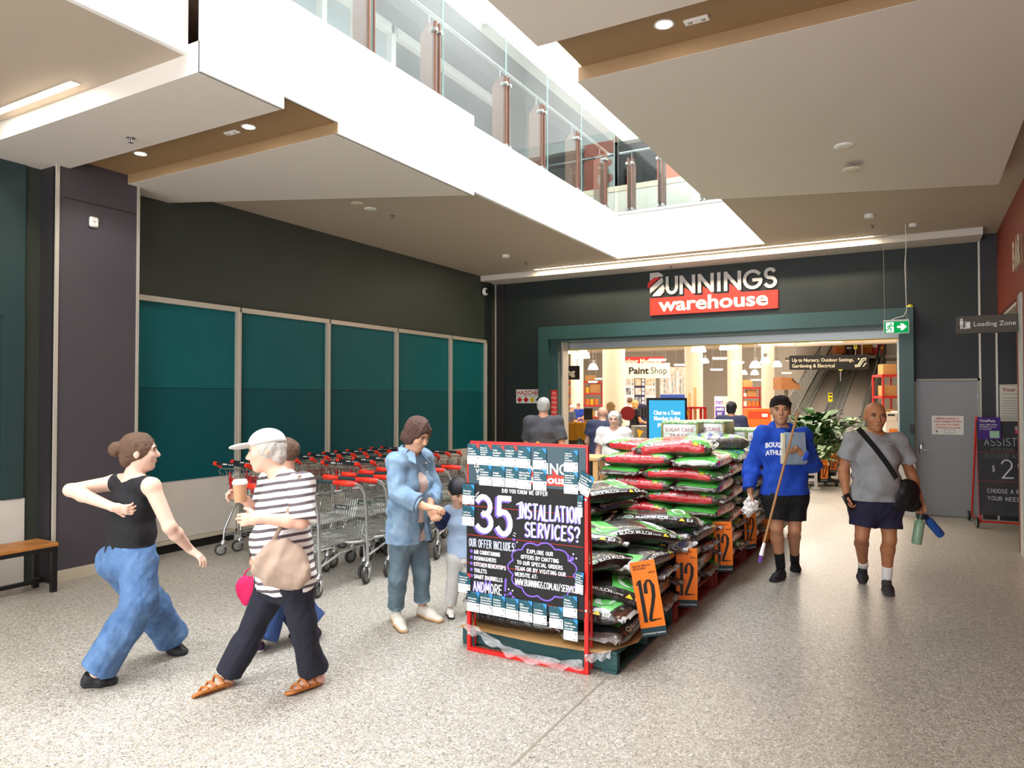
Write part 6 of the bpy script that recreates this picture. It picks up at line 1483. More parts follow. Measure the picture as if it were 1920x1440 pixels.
# service cards hung all over it
M_CARDT = mat('teal card print', '#17505f', 0.5); M_CARDW = mat('white card', '#e3e4e6', 0.5); M_CARDB = mat('blue corner print', '#2f8fe0', 0.5); M_CARDR = mat('red corner print', '#e0342c', 0.5)
CW, CH = 0.098, 0.138
def card(lines, u, vt, red=False, rot=0.0, off=0.022, w=CW, bend=0.0):
    nm = ' '.join(lines).lower()
    t = thing('service_card', 'teal and white card titled %s hung on the chalkboard stand' % nm, 'card', (SX+u+w/2, SY-off, vt), 0, 'service cards on the chalkboard stand'); t.rotation_euler = (0, rot, bend)
    b = MB(); b.bbox((0,0,-CH*0.78), (w,0.0016,CH*0.44)); b.bbox((0,0,-CH*0.28), (w,0.0016,CH*0.56), 1)
    fr = frame((-w/2,-0.0009,-CH), (1,0,0)); s = w/CW
    O, X, Y, N = fr
    b.add([O+X*(w-0.034*s)+Y*CH+N*0.0004, O+X*w+Y*CH+N*0.0004, O+X*w+Y*(CH-0.034)+N*0.0004], [(2, 1, 0)], 3 if red else 2)
    b.build('card_sheet', [M_CARDW, M_CARDT, M_CARDB, M_CARDR], t)
    b = MB(); n = len(lines); fs_ = min(0.017, 0.058/max(n, 1))
    for i, l in enumerate(lines):
        wd = text_data(l, 0.03, 0.0)[2]*fs_*0.9; b.text(l, fr, 0.007*s, CH*0.45+0.006+fs_*(n-1-i)*1.02, fs_*0.9, 0.0006, 0, 0.03, min(wd, w-0.012*s))
    b.rect(fr, w*0.42, CH-0.009, w*0.58, CH-0.006, 0.0006, 1)
    for i in range(3): b.rect(fr, 0.008*s, 0.046-0.006*i, w*(0.6-0.12*i), 0.0475-0.006*i, 0.0006, 1)
    b.rect(fr, w*0.82, 0.040, w*0.93, 0.052, 0.0006, 1)
    b.stroke([(0.010*s,0.024),(0.014*s,0.016),(0.019*s,0.010)], 0.003, fr, 0.0006, 1); b.rect(fr, w*0.62, 0.006, w*0.92, 0.011, 0.0006, 1)
    b.build('card_print', [M_LETTER, mat('grey print', '#7e868d', 0.6)], t)
for a in ((['Smart','Doorbell','Installation'], 0.006, 1.425, True), (['Exhaust &','Heat Lamp','Installation','Voucher'], 0.106, 1.424, True), (['Toilet','Installation','Voucher'], 0.205, 1.420, True), (['Ceiling Fan','Installation','Voucher'], 0.304, 1.421, True),
    (['Toilet','Seat','Installation'], 0.404, 1.418, False, 0.02), (['Water','Filter','Installation'], 0.520, 1.415), (['Tapware','& Shower','Head','Installation'], 0.745, 1.410),
    (['Roof','Ventilation','Installation'], 0.104, 1.285), (['Skylight','Installation'], 0.207, 1.284), (['Window','Canopy','Assembly &','Installation'], 0.309, 1.283), (['Alfresco Plus','BBQ Cabinet','Assembly'], 0.410, 1.279, False, 0.02),
    (['Replacement','Pendant','Lighting','Installation'], 0.521, 1.277), (['Replacement','Power Point','& Switch','Installation'], 0.745, 1.270),
    (['Wardrobe','Assembly'], -0.032, 1.148, False, 0.0, 0.026), (['Tuff Turf','Installation'], -0.030, 1.000, False, 0.02, 0.026), (['Door Lock','Installation','Voucher'], -0.062, 0.535, True, 0.03, 0.026),
    (['Dishwasher','Installation'], 0.010, 0.415, False, 0.02, 0.026), (['Spa, Fountain,','Laundry & Pool','Pump Installation'], 0.112, 0.415, False, 0.01, 0.026), (['Outdoor','Furniture','Assembly'], 0.213, 0.414, False, 0.0, 0.026), (['Hose Reel','Installation'], 0.316, 0.412, False, 0.015, 0.026),
    (['Play','Equipment','Assembly'], 0.419, 0.411, False, 0.0, 0.026), (['Letterbox','Installation'], 0.524, 0.409, False, 0.0, 0.026), (['Appliance','Installation'], 0.638, 0.402, False, -0.03, 0.026),
    (['Waste','Disposal','Installation'], 0.742, 0.487, False, 0.0, 0.030), (['Outdoor','Patio Heater','Assembly'], 0.745, 0.342, False, 0.0, 0.030), (['Overhead','Garage','Door Opener','Installation'], 0.823, 0.645, False, 0.05, 0.030, CW*0.7, -0.3),
    (['Sensor','Light'], 0.842, 1.128, False, 0.02, 0.026, 0.036), (['Home Storage','Assembly','& Installation'], 0.862, 1.265, False, 0.38, 0.030, CW*1.1, -0.2)): card(*a)
# torn wrap at the foot of the stand
M_WRAP = bpy.data.materials.new('clear stretch wrap'); M_WRAP.use_nodes = True; nt = M_WRAP.node_tree; bs = nt.nodes['Principled BSDF']
bs.inputs['Base Color'].default_value = (0.85, 0.86, 0.88, 1); bs.inputs['Roughness'].default_value = 0.15; bs.inputs['Alpha'].default_value = 0.35; bs.inputs['Coat Weight'].default_value = 1.0
tc = nt.nodes.new('ShaderNodeTexCoord'); nz = nt.nodes.new('ShaderNodeTexNoise'); nz.inputs['Scale'].default_value = 45; bp = nt.nodes.new('ShaderNodeBump'); bp.inputs['Strength'].default_value = 1.0; bp.inputs['Distance'].default_value = 0.03
nt.links.new(tc.outputs['Object'], nz.inputs['Vector']); nt.links.new(nz.outputs[0], bp.inputs['Height']); nt.links.new(bp.outputs[0], bs.inputs['Normal'])
def wrap(label, top, wid, seed):
    r = random.Random(seed); b = MB(); n = len(top)*6; P = [Vector(p) for p in top]; L_ = []
    for i in range(n+1):
        f = i/n*(len(P)-1); k = min(int(f), len(P)-2); L_.append(P[k].lerp(P[k+1], f-k))
    rows = 5; vs = []
    for i, p in enumerate(L_):
        for j in range(rows+1):
            g = j/rows; vs.append(p+Vector((r.uniform(-0.004, 0.004), -0.010*math.sin(g*5+i*0.9)-0.006*math.cos(i*1.7+j), -wid*g*(0.7+0.5*abs(math.sin(i*0.5+seed))))))
    b.add(vs, [(i*(rows+1)+j, (i+1)*(rows+1)+j, (i+1)*(rows+1)+j+1, i*(rows+1)+j+1) for i in range(n) for j in range(rows)])
    tag(b.build('plastic_wrap', M_WRAP, None, 180), label, 'plastic wrap')
wrap('torn clear wrap sagging across the foot of the red chalkboard frame', [(-2.74,4.165,0.20),(-2.60,4.155,0.17),(-2.42,4.15,0.10),(-2.26,4.15,0.075),(-2.0,4.155,0.07),(-1.84,4.155,0.10)], 0.06, 3)
wrap('torn clear wrap end sticking out past the right leg of the chalkboard frame', [(-1.83,4.165,0.13),(-1.74,4.16,0.16),(-1.66,4.17,0.19)], 0.05, 5)
# ================================================================ MALL FITTINGS
def spot(name, loc, power, size=130, color=(1, 0.93, 0.84)):
    l = bpy.data.lights.new(name, 'SPOT'); l.energy = power; l.spot_size = math.radians(size); l.spot_blend = 0.6; l.color = color; l.shadow_soft_size = 0.05
    o = bpy.data.objects.new(name, l); o.location = loc; COL.objects.link(o); return o
def downlight(label, x, y, z):
    t = thing('downlight', label, 'downlight', (x, y, z), 0, 'round recessed downlights')
    b = MB(); b.lathe([(0.062,0),(0.062,-0.006),(0.05,-0.006),(0.046,0.0)], 24); b.build('bezel', M_WHITE, t, 40)
    b = MB(); b.lathe([(0,-0.003),(0.049,-0.003)], 24); b.build('lamp', emis('downlight lamp', '#fff3e2', 30), t)
    l = spot('downlight_beam', (x, y, z-0.02), 28); l.parent = t; l.location = (0, 0, -0.02)
downlight('downlight in the left tan recess, nearer the dark column', -6.34, 4.10, ZR); downlight('downlight in the left tan recess, nearer the void', -4.91, 4.14, ZR); downlight('downlight in the tan recess of the right ceiling', -1.33, 4.25, ZR)
def em_box(label, x, y, z):
    t = thing('emergency_light', label, 'emergency light', (x, y, z), 0, 'white emergency light plates'); b = MB(); b.bbox((0,0,-0.008), (0.15,0.06,0.016), 0, None, 0.004); b.build('plate', M_WHITE, t)
    for k in (-0.04, 0.04): b = MB(); b.lathe([(0,-0.02),(0.012,-0.018),(0.014,-0.016),(0,-0.016)], 10, (k,0,0)); b.build('lens', M_STEEL, t, 60)
em_box('white emergency light plate in the left tan recess', -5.13, 4.15, ZR); em_box('white emergency light plate in the tan recess of the right ceiling', -1.14, 4.29, ZR)
M_RDG = mat('sprinkler bulb red', '#7a1f16', 0.4)
def sprinkler(label, x, y, z):
    t = thing('fire_sprinkler', label, 'sprinkler', (x, y, z), 0, 'ceiling sprinkler heads'); b = MB(); b.lathe([(0,0),(0.035,0),(0.035,-0.004),(0.012,-0.008),(0,-0.008)], 14); b.build('rose', M_STEEL, t, 40)
    b = MB(); b.tube([(-0.012,0,-0.006),(-0.014,0,-0.03),(0,0,-0.042),(0.014,0,-0.03),(0.012,0,-0.006)], 0.0035, 6); b.lathe([(0,-0.04),(0.02,-0.042),(0.02,-0.045),(0,-0.046)], 12); b.build('deflector', M_STEEL, t, 60)
    b = MB(); b.cyl((0,0,-0.008), (0,0,-0.04), 0.004, 8); b.build('bulb', M_RDG, t, 60)
for l, x, y, z in (('sprinkler head on the near left soffit', -5.78, 3.65, ZS), ('sprinkler head on the left ceiling past the speaker discs', -5.88, 7.25, ZC), ('sprinkler head on the left ceiling near the light strip', -5.91, 10.94, ZC), ('sprinkler head under the cornice above the store logo', -3.65, 12.0, 4.0), ('sprinkler head on the right ceiling beside the exit sign wires', -0.50, 10.92, ZC)): sprinkler(l, x, y, z)
def disc_fit(name, label, cat, x, y, z, r, d, m, inner=None):
    t = thing(name, label, cat, (x, y, z)); b = MB(); b.lathe([(0,0),(r,0),(r,-d*0.6),(r*0.9,-d),(0,-d)], 24); b.build('cover', m, t, 40)
    b = MB(); b.lathe([(r*0.55,-d),(r*0.55,-d-0.002),(r*0.35,-d-0.002),(r*0.35,-d)], 20); b.build('ring', inner or M_TRIM, t, 40); return t
M_IVORY = mat('ivory plastic', '#ddd3bb', 0.5)
disc_fit('ceiling_speaker', 'ivory disc on the left ceiling, nearer the white soffit', 'ceiling disc', -5.877, 6.58, ZC, 0.075, 0.012, M_IVORY)
disc_fit('ceiling_speaker', 'grey white disc on the left ceiling just past the ivory one', 'ceiling disc', -5.905, 6.85, ZC, 0.075, 0.012, M_WHITE)
disc_fit('ceiling_disc', 'white disc on the right soffit, nearer the viewer', 'ceiling disc', -0.53, 6.84, ZS, 0.085, 0.012, M_WHITE)
t = disc_fit('sprinkler_cover', 'ivory disc hanging under a stem on the right soffit', 'sprinkler', -0.51, 7.43, ZS-0.045, 0.085, 0.012, M_IVORY); b = MB(); b.cyl((0,0,0), (0,0,0.045), 0.012, 10); b.build('stem', M_STEEL, t, 60)
disc_fit('smoke_detector', 'white smoke detector on the left ceiling near the light strip', 'smoke detector', -5.89, 10.2, ZC, 0.06, 0.045, M_WHITE); disc_fit('smoke_detector', 'white smoke detector on the right ceiling past the soffit edge', 'smoke detector', -0.506, 10.23, ZC, 0.06, 0.045, M_WHITE); disc_fit('smoke_detector', 'white smoke detector on the right ceiling above the exit sign cable', 'smoke detector', -0.02, 11.08, ZC, 0.05, 0.04, M_WHITE)
# linear lights
t = thing('linear_light', 'long warm linear light along the ceiling above the store front', 'linear light', (-3.3, 11.62, ZC)); b = MB(); b.bbox((0,0,-0.004), (5.9,0.05,0.008)); b.build('housing', M_TRIM, t)
b = MB(); b.box(-2.80,-0.018,-0.010,2.78,0.018,-0.0045); b.build('diffuser', emis('warm strip', '#ffe2b0', 14), t); l = area('strip_glow', (0,0,-0.02), 5.5, 0.04, 60, (1,0.84,0.62)); l.parent = t
t = thing('linear_light', 'short warm linear light in the near left ceiling', 'linear light', (-6.05, 3.0, ZC)); b = MB(); b.bbox((0,0,-0.003), (1.24,0.075,0.006)); b.build('housing', M_TRIM, t)
b = MB(); b.box(-0.59,-0.028,-0.008,0.59,0.028,-0.0035); b.build('diffuser', emis('warm strip near', '#fff0d4', 18), t); l = area('strip_glow', (0,0,-0.02), 1.15, 0.05, 9, (1,0.9,0.74)); l.parent = t
# wall bits
t = thing('wall_sensor', 'small white sensor box high on the dark column', 'sensor', (XC+0.001, 4.08, 3.477)); b = MB(); b.bbox((0.018,0,0), (0.036,0.085,0.10), 0, None, 0.012); b.build('case', M_WHITE, t, 40); b = MB(); b.lathe([(0,0.003),(0.010,0.002),(0.012,0)], 12, (0.036,0.0,0), 0, Matrix.Rotation(PI/2, 3, 'Y')); b.build('lens', M_TRIM, t)
pc = on(908, 547, 'x', XL+0.03); t = thing('dome_camera', 'white dome camera high on the left wall near the corner', 'camera', tuple(pc)); b = MB(); b.lathe([(0,0),(0.075,0),(0.078,0.03),(0.06,0.06),(0,0.06)], 20, (0,0,0), 0, Matrix.Rotation(PI/2, 3, 'Y')); b.build('housing', M_WHITE, t, 40); b = MB(); b.ball((0.07,-0.01,0), 0.045, 16); b.build('dome', mat('smoked dome', '#141414', 0.08), t, 180)
# hazard sign
t, fr = signboard('hazard_sign', 'white HAZCHEM sign with hazard diamonds left of the portal', 'sign', -6.86, -6.28, 1.63, 1.90, YB-0.006, 0.006, M_LETTER)
b = MB(); b.text('HAZCHEM', fr, 0.29, 0.165, 0.12, 0.002, 0, 0.02, 0.53, 'c'); b.rect(fr, 0.0, 0.135, 0.58, 0.141, 0.0012, 2)
for i, m in ((0, 0), (1, 0), (2, 1)): c = 0.08+0.14*i; b.add([fr[0]+fr[1]*(c+dx)+fr[2]*(0.068+dz)+fr[3]*0.002 for dx, dz in ((-0.06,0),(0,-0.06),(0.06,0),(0,0.06))], [(0,1,2,3)], m); b.text(('3', '2', '5')[i], fr, c, 0.04, 0.05, 0.003, 2, 0, None, 'c')
b.add([fr[0]+fr[1]*(0.50+dx)+fr[2]*(0.068+dz)+fr[3]*0.002 for dx, dz in ((-0.06,0),(0,-0.06),(0.06,0),(0,0.06))], [(0,1,2,3)], 2)
b.build('print', [mat('hazard red', '#c01f1f', 0.5), mat('hazard yellow', '#e3c51f', 0.5), M_PRK], t)
t, fr = signboard('conditions_poster', 'narrow red notice on the left jamb of the portal', 'poster', -6.045, -5.915, 1.30, 1.88, YB-0.222+0.12-0.004, 0.004, M_LRED)
b = MB(); b.text('Store', fr, 0.065, 0.52, 0.035, 0.001, 0, 0.02, 0.07, 'c'); b.text('Conditions of Entry', fr, 0.065, 0.495, 0.016, 0.001, 0, 0.01, 0.11, 'c')
for i in range(5):
    b.disc((0.025, 0.44-0.09*i), 0.011, fr, 0.001, 0)
    for k in range(4): b.rect(fr, 0.045, 0.455-0.09*i-0.015*k, 0.118-0.012*(k == 3), 0.459-0.09*i-0.015*k, 0.001, 0)
b.build('print', M_LETTER, t)
t, fr = signboard('dog_notice', 'small dark green notice below the red one on the jamb', 'poster', -6.035, -5.925, 1.04, 1.26, YB-0.222+0.12-0.004, 0.004, mat('notice green', '#1e4d3b', 0.5)); b = MB(); b.disc((0.055, 0.12), 0.035, fr, 0.001); b.rect(fr, 0.02, 0.03, 0.09, 0.045, 0.001); b.build('print', M_LETTER, t)
# hanging exit sign
ey = 11.05; t = thing('exit_sign', 'green running-figure exit sign hanging on wires before the portal', 'exit sign', (-0.23, ey, 2.71))
b = MB(); b.bbox((0,0,0), (0.31,0.03,0.19), 0, None, 0.004); b.build('case', M_WHITE, t)
b = MB(); b.box(-0.145,-0.0165,-0.085,0.145,-0.0155,0.07); b.build('green_panel', emis('exit green', '#0c9a4e', 0.75), t)
fr = frame((-0.155,-0.0168,-0.095), (1,0,0)); b = MB(); b.rect(fr, 0.03, 0.02, 0.125, 0.155, 0.0004, 0)
b.add([fr[0]+fr[1]*x+fr[2]*y+fr[3]*0.0006 for x, y in ((0.165,0.075),(0.215,0.075),(0.20,0.045),(0.235,0.045),(0.28,0.09),(0.235,0.135),(0.20,0.135),(0.215,0.105),(0.165,0.105))], [tuple(range(9))], 0)
b.disc((0.092,0.132), 0.011, fr, 0.0012, 1)
for p_ in ([(0.085,0.118),(0.07,0.08)], [(0.085,0.112),(0.11,0.10),(0.125,0.115)], [(0.082,0.112),(0.06,0.105),(0.05,0.085)], [(0.072,0.085),(0.092,0.065),(0.088,0.035)], [(0.07,0.082),(0.055,0.055),(0.03,0.05)]): b.stroke(p_, 0.013, fr, 0.0010, 1)
b.build('pictogram', [emis('exit white', '#eef7e6', 0.9), emis('exit green', '#0c9a4e', 0.75)], t)
b = MB(); b.tube([(-0.14,0,0.095), (-0.15,0.0,ZC-2.71)], 0.0028, 5); b.build('wire', M_TRIM, t)
b = MB(); b.tube([(-0.06,0,0.095),(0.0,0,0.12),(0.09,0,0.14),(0.125,0,0.22),(0.115,0,0.6),(0.11,0,0.85),(0.125,0,1.05),(0.12,0,ZC-2.71)], 0.006, 6); b.build('cable', M_WHITE, t, 60)
b = MB(); b.tube([(0.125,0,0.095), (0.12,0.006,ZC-2.71)], 0.0028, 5); b.build('wire', M_TRIM, t)
# loading zone blade sign
t = thing('wayfinding_sign', 'brown Loading Zone blade sign projecting from the red wall', 'sign', (XR, 9.83, 2.59)); b = MB(); b.bbox((-0.303,0,0), (0.612,0.05,0.205), 0, None, 0.003); b.build('blade', mat('olive brown sign', '#4a4034', 0.5), t)
fr = frame((-0.61,-0.0255,-0.1025), (1,0,0)); b = MB(); b.text('Loading Zone', fr, 0.175, 0.08, 0.075, 0.001, 0, 0.0, 0.40); b.disc((0.055,0.165), 0.012, fr, 0.001); b.rect(fr, 0.038,0.10,0.072,0.150,0.001); b.rect(fr,0.042,0.055,0.053,0.105,0.001); b.rect(fr,0.057,0.055,0.068,0.105,0.001); b.rect(fr,0.10,0.065,0.14,0.135,0.001); b.stroke([(0.092,0.14),(0.092,0.06),(0.14,0.06)],0.006,fr,0.001); b.disc((0.085,0.062),0.009,fr,0.0012)
b.build('lettering', M_LETTER, t)
# service door
d = MB(); d.box(0.0, YB-0.012, 0.006, 0.77, YB+0.002, 1.985); dr = struct(d.build('door_1', M_DOOR))
b = MB(); b.box(-0.03, YB-0.03, 0, 0.0, YB, 2.02, 0); b.box(0.77, YB-0.03, 0, 0.80, YB, 2.02, 0); b.box(-0.03, YB-0.03, 1.99, 0.80, YB, 2.02, 0); b.build('door_frame', mat('greige frame', '#a8a296', 0.45), dr)
b = MB(); b.bbox((0.055,YB-0.018,0.99), (0.05,0.012,0.16), 0, None, 0.003); b.tube([(0.055,YB-0.02,0.965),(0.055,YB-0.055,0.965),(0.075,YB-0.06,0.965),(0.165,YB-0.06,0.96)], 0.009, 8); b.build('door_handle', M_STEEL, dr, 50)
for z in (0.25, 0.95, 1.70): b = MB(); b.cyl((0.772,YB-0.03,z), (0.772,YB-0.03,z+0.1), 0.008, 8); b.build('hinge', M_STEEL, dr, 50)
t, fr = signboard('door_notice', 'white EMERGENCY INFORMATION notice with orange lettering on the grey door', 'notice', 0.195, 0.595, 1.20, 1.475, YB-0.0145, 0.003, M_LETTER)
b = MB()
for i, (s_, h_, w_) in enumerate((('EMERGENCY', 0.052, 0.32), ('INFORMATION', 0.052, 0.37), ('BOOK IN FIRE', 0.042, 0.31), ('CONTROL ROOM', 0.042, 0.34))): b.text(s_, fr, 0.20, 0.222-0.044*i, h_*0.72, 0.001, 0, 0.03, w_*0.93, 'c')
b.rect(fr, 0.16, 0.02, 0.29, 0.075, 0.001, 1); b.rect(fr, 0.165, 0.025, 0.285, 0.07, 0.0014, 2); b.rect(fr, 0.05, 0.03, 0.075, 0.06, 0.001, 1)
b.build('print', [mat('orange red print', '#d8582f', 0.5), mat('grey print', '#7e868d', 0.6), M_LETTER], t)
t = thing('card_reader', 'small black card reader on the right pillar of the portal', 'card reader', (-0.06, YB-0.221, 1.28)); b = MB(); b.bbox((0,-0.012,0), (0.05,0.024,0.13), 0, None, 0.004); b.build('case', M_BLACK, t)
# privacy poster on the pier, A-frame cart
t, fr = signboard('privacy_poster', 'cream notice starting Your p behind the chalkboard cart', 'poster', 1.03, 1.50, 1.36, 1.93, YB-0.018, 0.01, mat('cream board', '#d9d3c4', 0.5))
b = MB(); b.text('Your privacy', fr, 0.03, 0.47, 0.075, 0.001, 0, 0.025, 0.40); b.text('(why we collect data)', fr, 0.03, 0.425, 0.032, 0.001, 0, 0.0, 0.28)
for i in range(9): b.rect(fr, 0.03, 0.37-0.036*i, 0.42-0.05*(i % 3 == 2), 0.378-0.036*i, 0.001, 1)
b.rect(fr, 0.008, 0.008, 0.462, 0.013, 0.0008, 0); b.rect(fr, 0.008, 0.557, 0.462, 0.562, 0.0008, 0); b.build('print', [mat('dark red print', '#9d2f24', 0.5), mat('grey print', '#7e868d', 0.6)], t)
ax, ay = 0.70, 11.42; t = thing('chalkboard_cart', 'chalkboard on a red wheeled frame advertising assist prices by the door', 'sign stand', (ax, ay, 0), 0.10)
b = MB(); L_ = 0.14
R = Matrix.Rotation(-0.14, 3, 'X')
b.bbox((0.40,0.10,0.80), (0.76,0.02,1.26), 0, R, 0.003); bd = b.build('chalk_panel', mat('dusty chalkboard', '#3a3a3c', 0.75, var=(4, 0.6, '#4a4a4d')), t)
for k in (0.03, 0.77):
    b = MB(); b.tube([(k,0.005,0.07),(k,0.20,1.48)], 0.014, 8); b.build('front_leg', M_SRED, t, 60); b = MB(); b.tube([(k,0.62,0.07),(k,0.22,1.44)], 0.012, 8); b.build('rear_leg', M_SRED, t, 60)
    b = MB(); b.tube([(k,0.0,0.09),(k,0.63,0.09)], 0.012, 8); b.build('base_rail', M_SRED, t, 60)
    for y in (0.0, 0.63):
        b = MB(); b.lathe([(0,-0.012),(0.02,-0.014),(0.055,-0.010),(0.065,-0.014),(0.068,0),(0.065,0.014),(0.055,0.010),(0.02,0.014),(0,0.012)], 18, (k-0.04,y-0.02,0.075), 0, Matrix.Rotation(PI/2, 3, 'Y'))
        for i in range(len(b.f)): b.m[i] = 1 if (i//18) in (0, 1, 6, 7) else 0
        b.build('wheel', [mat('black rubber', '#16161a', 0.6), M_HUB], t, 40)
b = MB(); b.tube([(0.03,0.0,0.09),(0.77,0.0,0.09)], 0.012, 8); b.build('cross_rail', M_SRED, t, 60)
c0 = Vector((0.40,0.10,0.80)); fr = (c0+R @ Vector((-0.38,-0.0105,-0.63)), R @ Vector((1,0,0)), R @ Vector((0,0,1)), R @ Vector((0,-1,0)))
b = MB(); chalk(b, 'ASSIST', fr, 0.09, 0.93, 0.10, 0.006, 0.001, 0, 0.36, 0.02); chalk(b, 'WITH YOUR', fr, 0.16, 0.86, 0.035, 0.003, 0.001, 2, 0.25, 0.02); chalk(b, 'OUTDOOR ACCESS', fr, 0.08, 0.76, 0.06, 0.004, 0.001, 2, 0.55, 0.02)
chalk(b, '$', fr, 0.16, 0.58, 0.08, 0.006, 0.001, 0, 0.035, 0); chalk(b, '29', fr, 0.27, 0.50, 0.24, 0.017, 0.001, 0, 0.30, 0); chalk(b, 'CHOOSE A RAMP', fr, 0.10, 0.30, 0.05, 0.006, 0.001, 0, 0.48, 0.03); chalk(b, 'YOUR NEEDS IN', fr, 0.10, 0.20, 0.05, 0.006, 0.001, 0, 0.50, 0.03)
for v in (0.45, 0.84): b.rect(fr, 0.0, v, 0.76, v+0.003, 0.0006, 1)
logo(b, fr, 0.44, 1.10, 0.26, 0, 1, 0.001, 0.0015); b.build('chalk_lettering', [M_CHW, M_LRED, mat('faint chalk', '#85898c', 0.8)], bd)
t2 = thing('pass_poster', 'purple OnePass card clipped to the chalkboard cart', 'poster', (ax+0.02, ay+0.10, 1.46), 0.10); b = MB(); b.bbox((0.13,0,-0.13), (0.26,0.006,0.30), 0, R, 0.0); b.build('card_sheet', mat('purple card', '#4a2380', 0.5), t2)
c0 = Vector((0.13,0,-0.13)); fr = (c0+R @ Vector((-0.13,-0.0035,-0.15)), R @ Vector((1,0,0)), R @ Vector((0,0,1)), R @ Vector((0,-1,0)))
b = MB(); b.text('OnePass', fr, 0.02, 0.235, 0.05, 0.001, 0, 0.02, 0.18); b.text('SAVE TIME WITH', fr, 0.02, 0.19, 0.026, 0.001, 0, 0.02, 0.20); b.text('EXPRESS CLICK', fr, 0.02, 0.16, 0.026, 0.001, 0, 0.01, 0.19); b.text('& COLLECT', fr, 0.02, 0.13, 0.026, 0.001, 0, 0.01, 0.14); b.rect(fr, 0.13, 0.02, 0.24, 0.115, 0.001, 1); b.build('print', [M_LETTER, mat('mint panel', '#a9d3b4', 0.5)], t2)
# cut letters on the red wall
t = thing('wall_lettering', 'raised cream letters BAR on the red wall at the picture edge', 'lettering', (XR, 10.1, 3.22)); fr = frame((-0.002,0,0), (0,-1,0)); G_ = [('B', 0), ('A', 0.24), ('R', 0.48)]
for c, u in G_:
    b = MB(); V_, F_, wd = text_data(c, 0.03, 0.0); O, X, Y, N = fr
    for q in (0.0, 0.03): b.add([O+X*(u+a/wd*0.20)+Y*(z*0.46)+N*q for a, z in V_], F_)
    b.build('letter', mat('cream letter', '#d8cdb6', 0.5), t)
# bench
t = thing('bench', 'timber topped bench with black steel legs at the left edge', 'bench', (-6.92, 2.6, 0))
for i in range(4): b = MB(); b.bbox((-0.135+0.09*i,0,0.425), (0.086,2.04,0.035), 0, None, 0.006); b.build('slat', mat('oiled pine', '#b5793d', 0.45, var=(5, 0.8, '#93602e'), bump=(30, 0.15, (8, 0.6, 8))), t)
for y in (-0.99, 0.99):
    for x in (-0.15, 0.15): b = MB(); b.bbox((x,y,0.205), (0.045,0.045,0.41)); b.build('leg', M_BLACK, t)
    b = MB(); b.bbox((0,y,0.39), (0.26,0.045,0.035)); b.build('end_rail', M_BLACK, t); b = MB(); b.bbox((0,y,0.09), (0.26,0.035,0.035)); b.build('foot_rail', M_BLACK, t)
for x in (-0.15, 0.15): b = MB(); b.bbox((x,0,0.39), (0.045,1.94,0.035)); b.build('side_rail', M_BLACK, t)
b = MB(); b.bbox((0,0,0.09), (0.035,1.94,0.035)); b.build('stretcher', M_BLACK, t)

t = thing('beacon', 'small yellow beacon on the top right corner of the portal', 'beacon', (-0.07, YB-0.16, 3.08)); b = MB(); b.lathe([(0.045,0),(0.045,0.012),(0.04,0.03),(0.02,0.045),(0,0.048)], 16); b.build('lens', mat('yellow lens', '#e6d63a', 0.3), t, 60); b = MB(); b.lathe([(0.052,0),(0.052,0.006),(0,0.006)], 16); b.build('base', M_TRIM, t, 40)
b = MB(); b.box(-0.222, YB-0.228, 0.0, -0.028, YB-0.221, 0.84); b.box(-0.03, YB-0.221, 0.0, -0.022, YB, 0.84); struct(b.build('baseboard_portal', M_PANELW))
# ================================================================ INSIDE THE STORE
M_COL = mat('cream column paint', '#d6c3ad', 0.55, bump=(20, 0.05)); M_CREAM = mat('cream sign board', '#e3d2b4', 0.5); M_RACK = mat('red rack steel', '#a8201a', 0.45); M_KRAFT = mat('cardboard box', '#b38650', 0.75, var=(3, 0.5, '#9c7343'))
M_LAMPW = emis('pendant glow', '#fff4e2', 5.0); M_TUBEW = emis('batten glow', '#fff6e8', 7.0); M_GREYM = mat('grey steel', '#7d7c79', 0.4, metal=0.6); M_DUCT = mat('painted duct', '#b5a692', 0.5)
ZSTORE = 5.6
def fpt(x, D): p = pt(x, 745, D); return Vector((p.x, p.y, 0))
for i, (x, w, D) in enumerate(((1151, 42, 20), (1082, 24, 33), (1301, 33, 26), (1378, 27, 31), (1440, 23, 36))):
    p = fpt(x, D); r = w*D/2680; b = MB(); b.lathe([(r,0),(r,ZSTORE)], 28, p); b.lathe([(r+0.02,0),(r+0.02,0.12),(r,0.12)], 28, p); struct(b.build('wall_column', M_COL, None, 40))
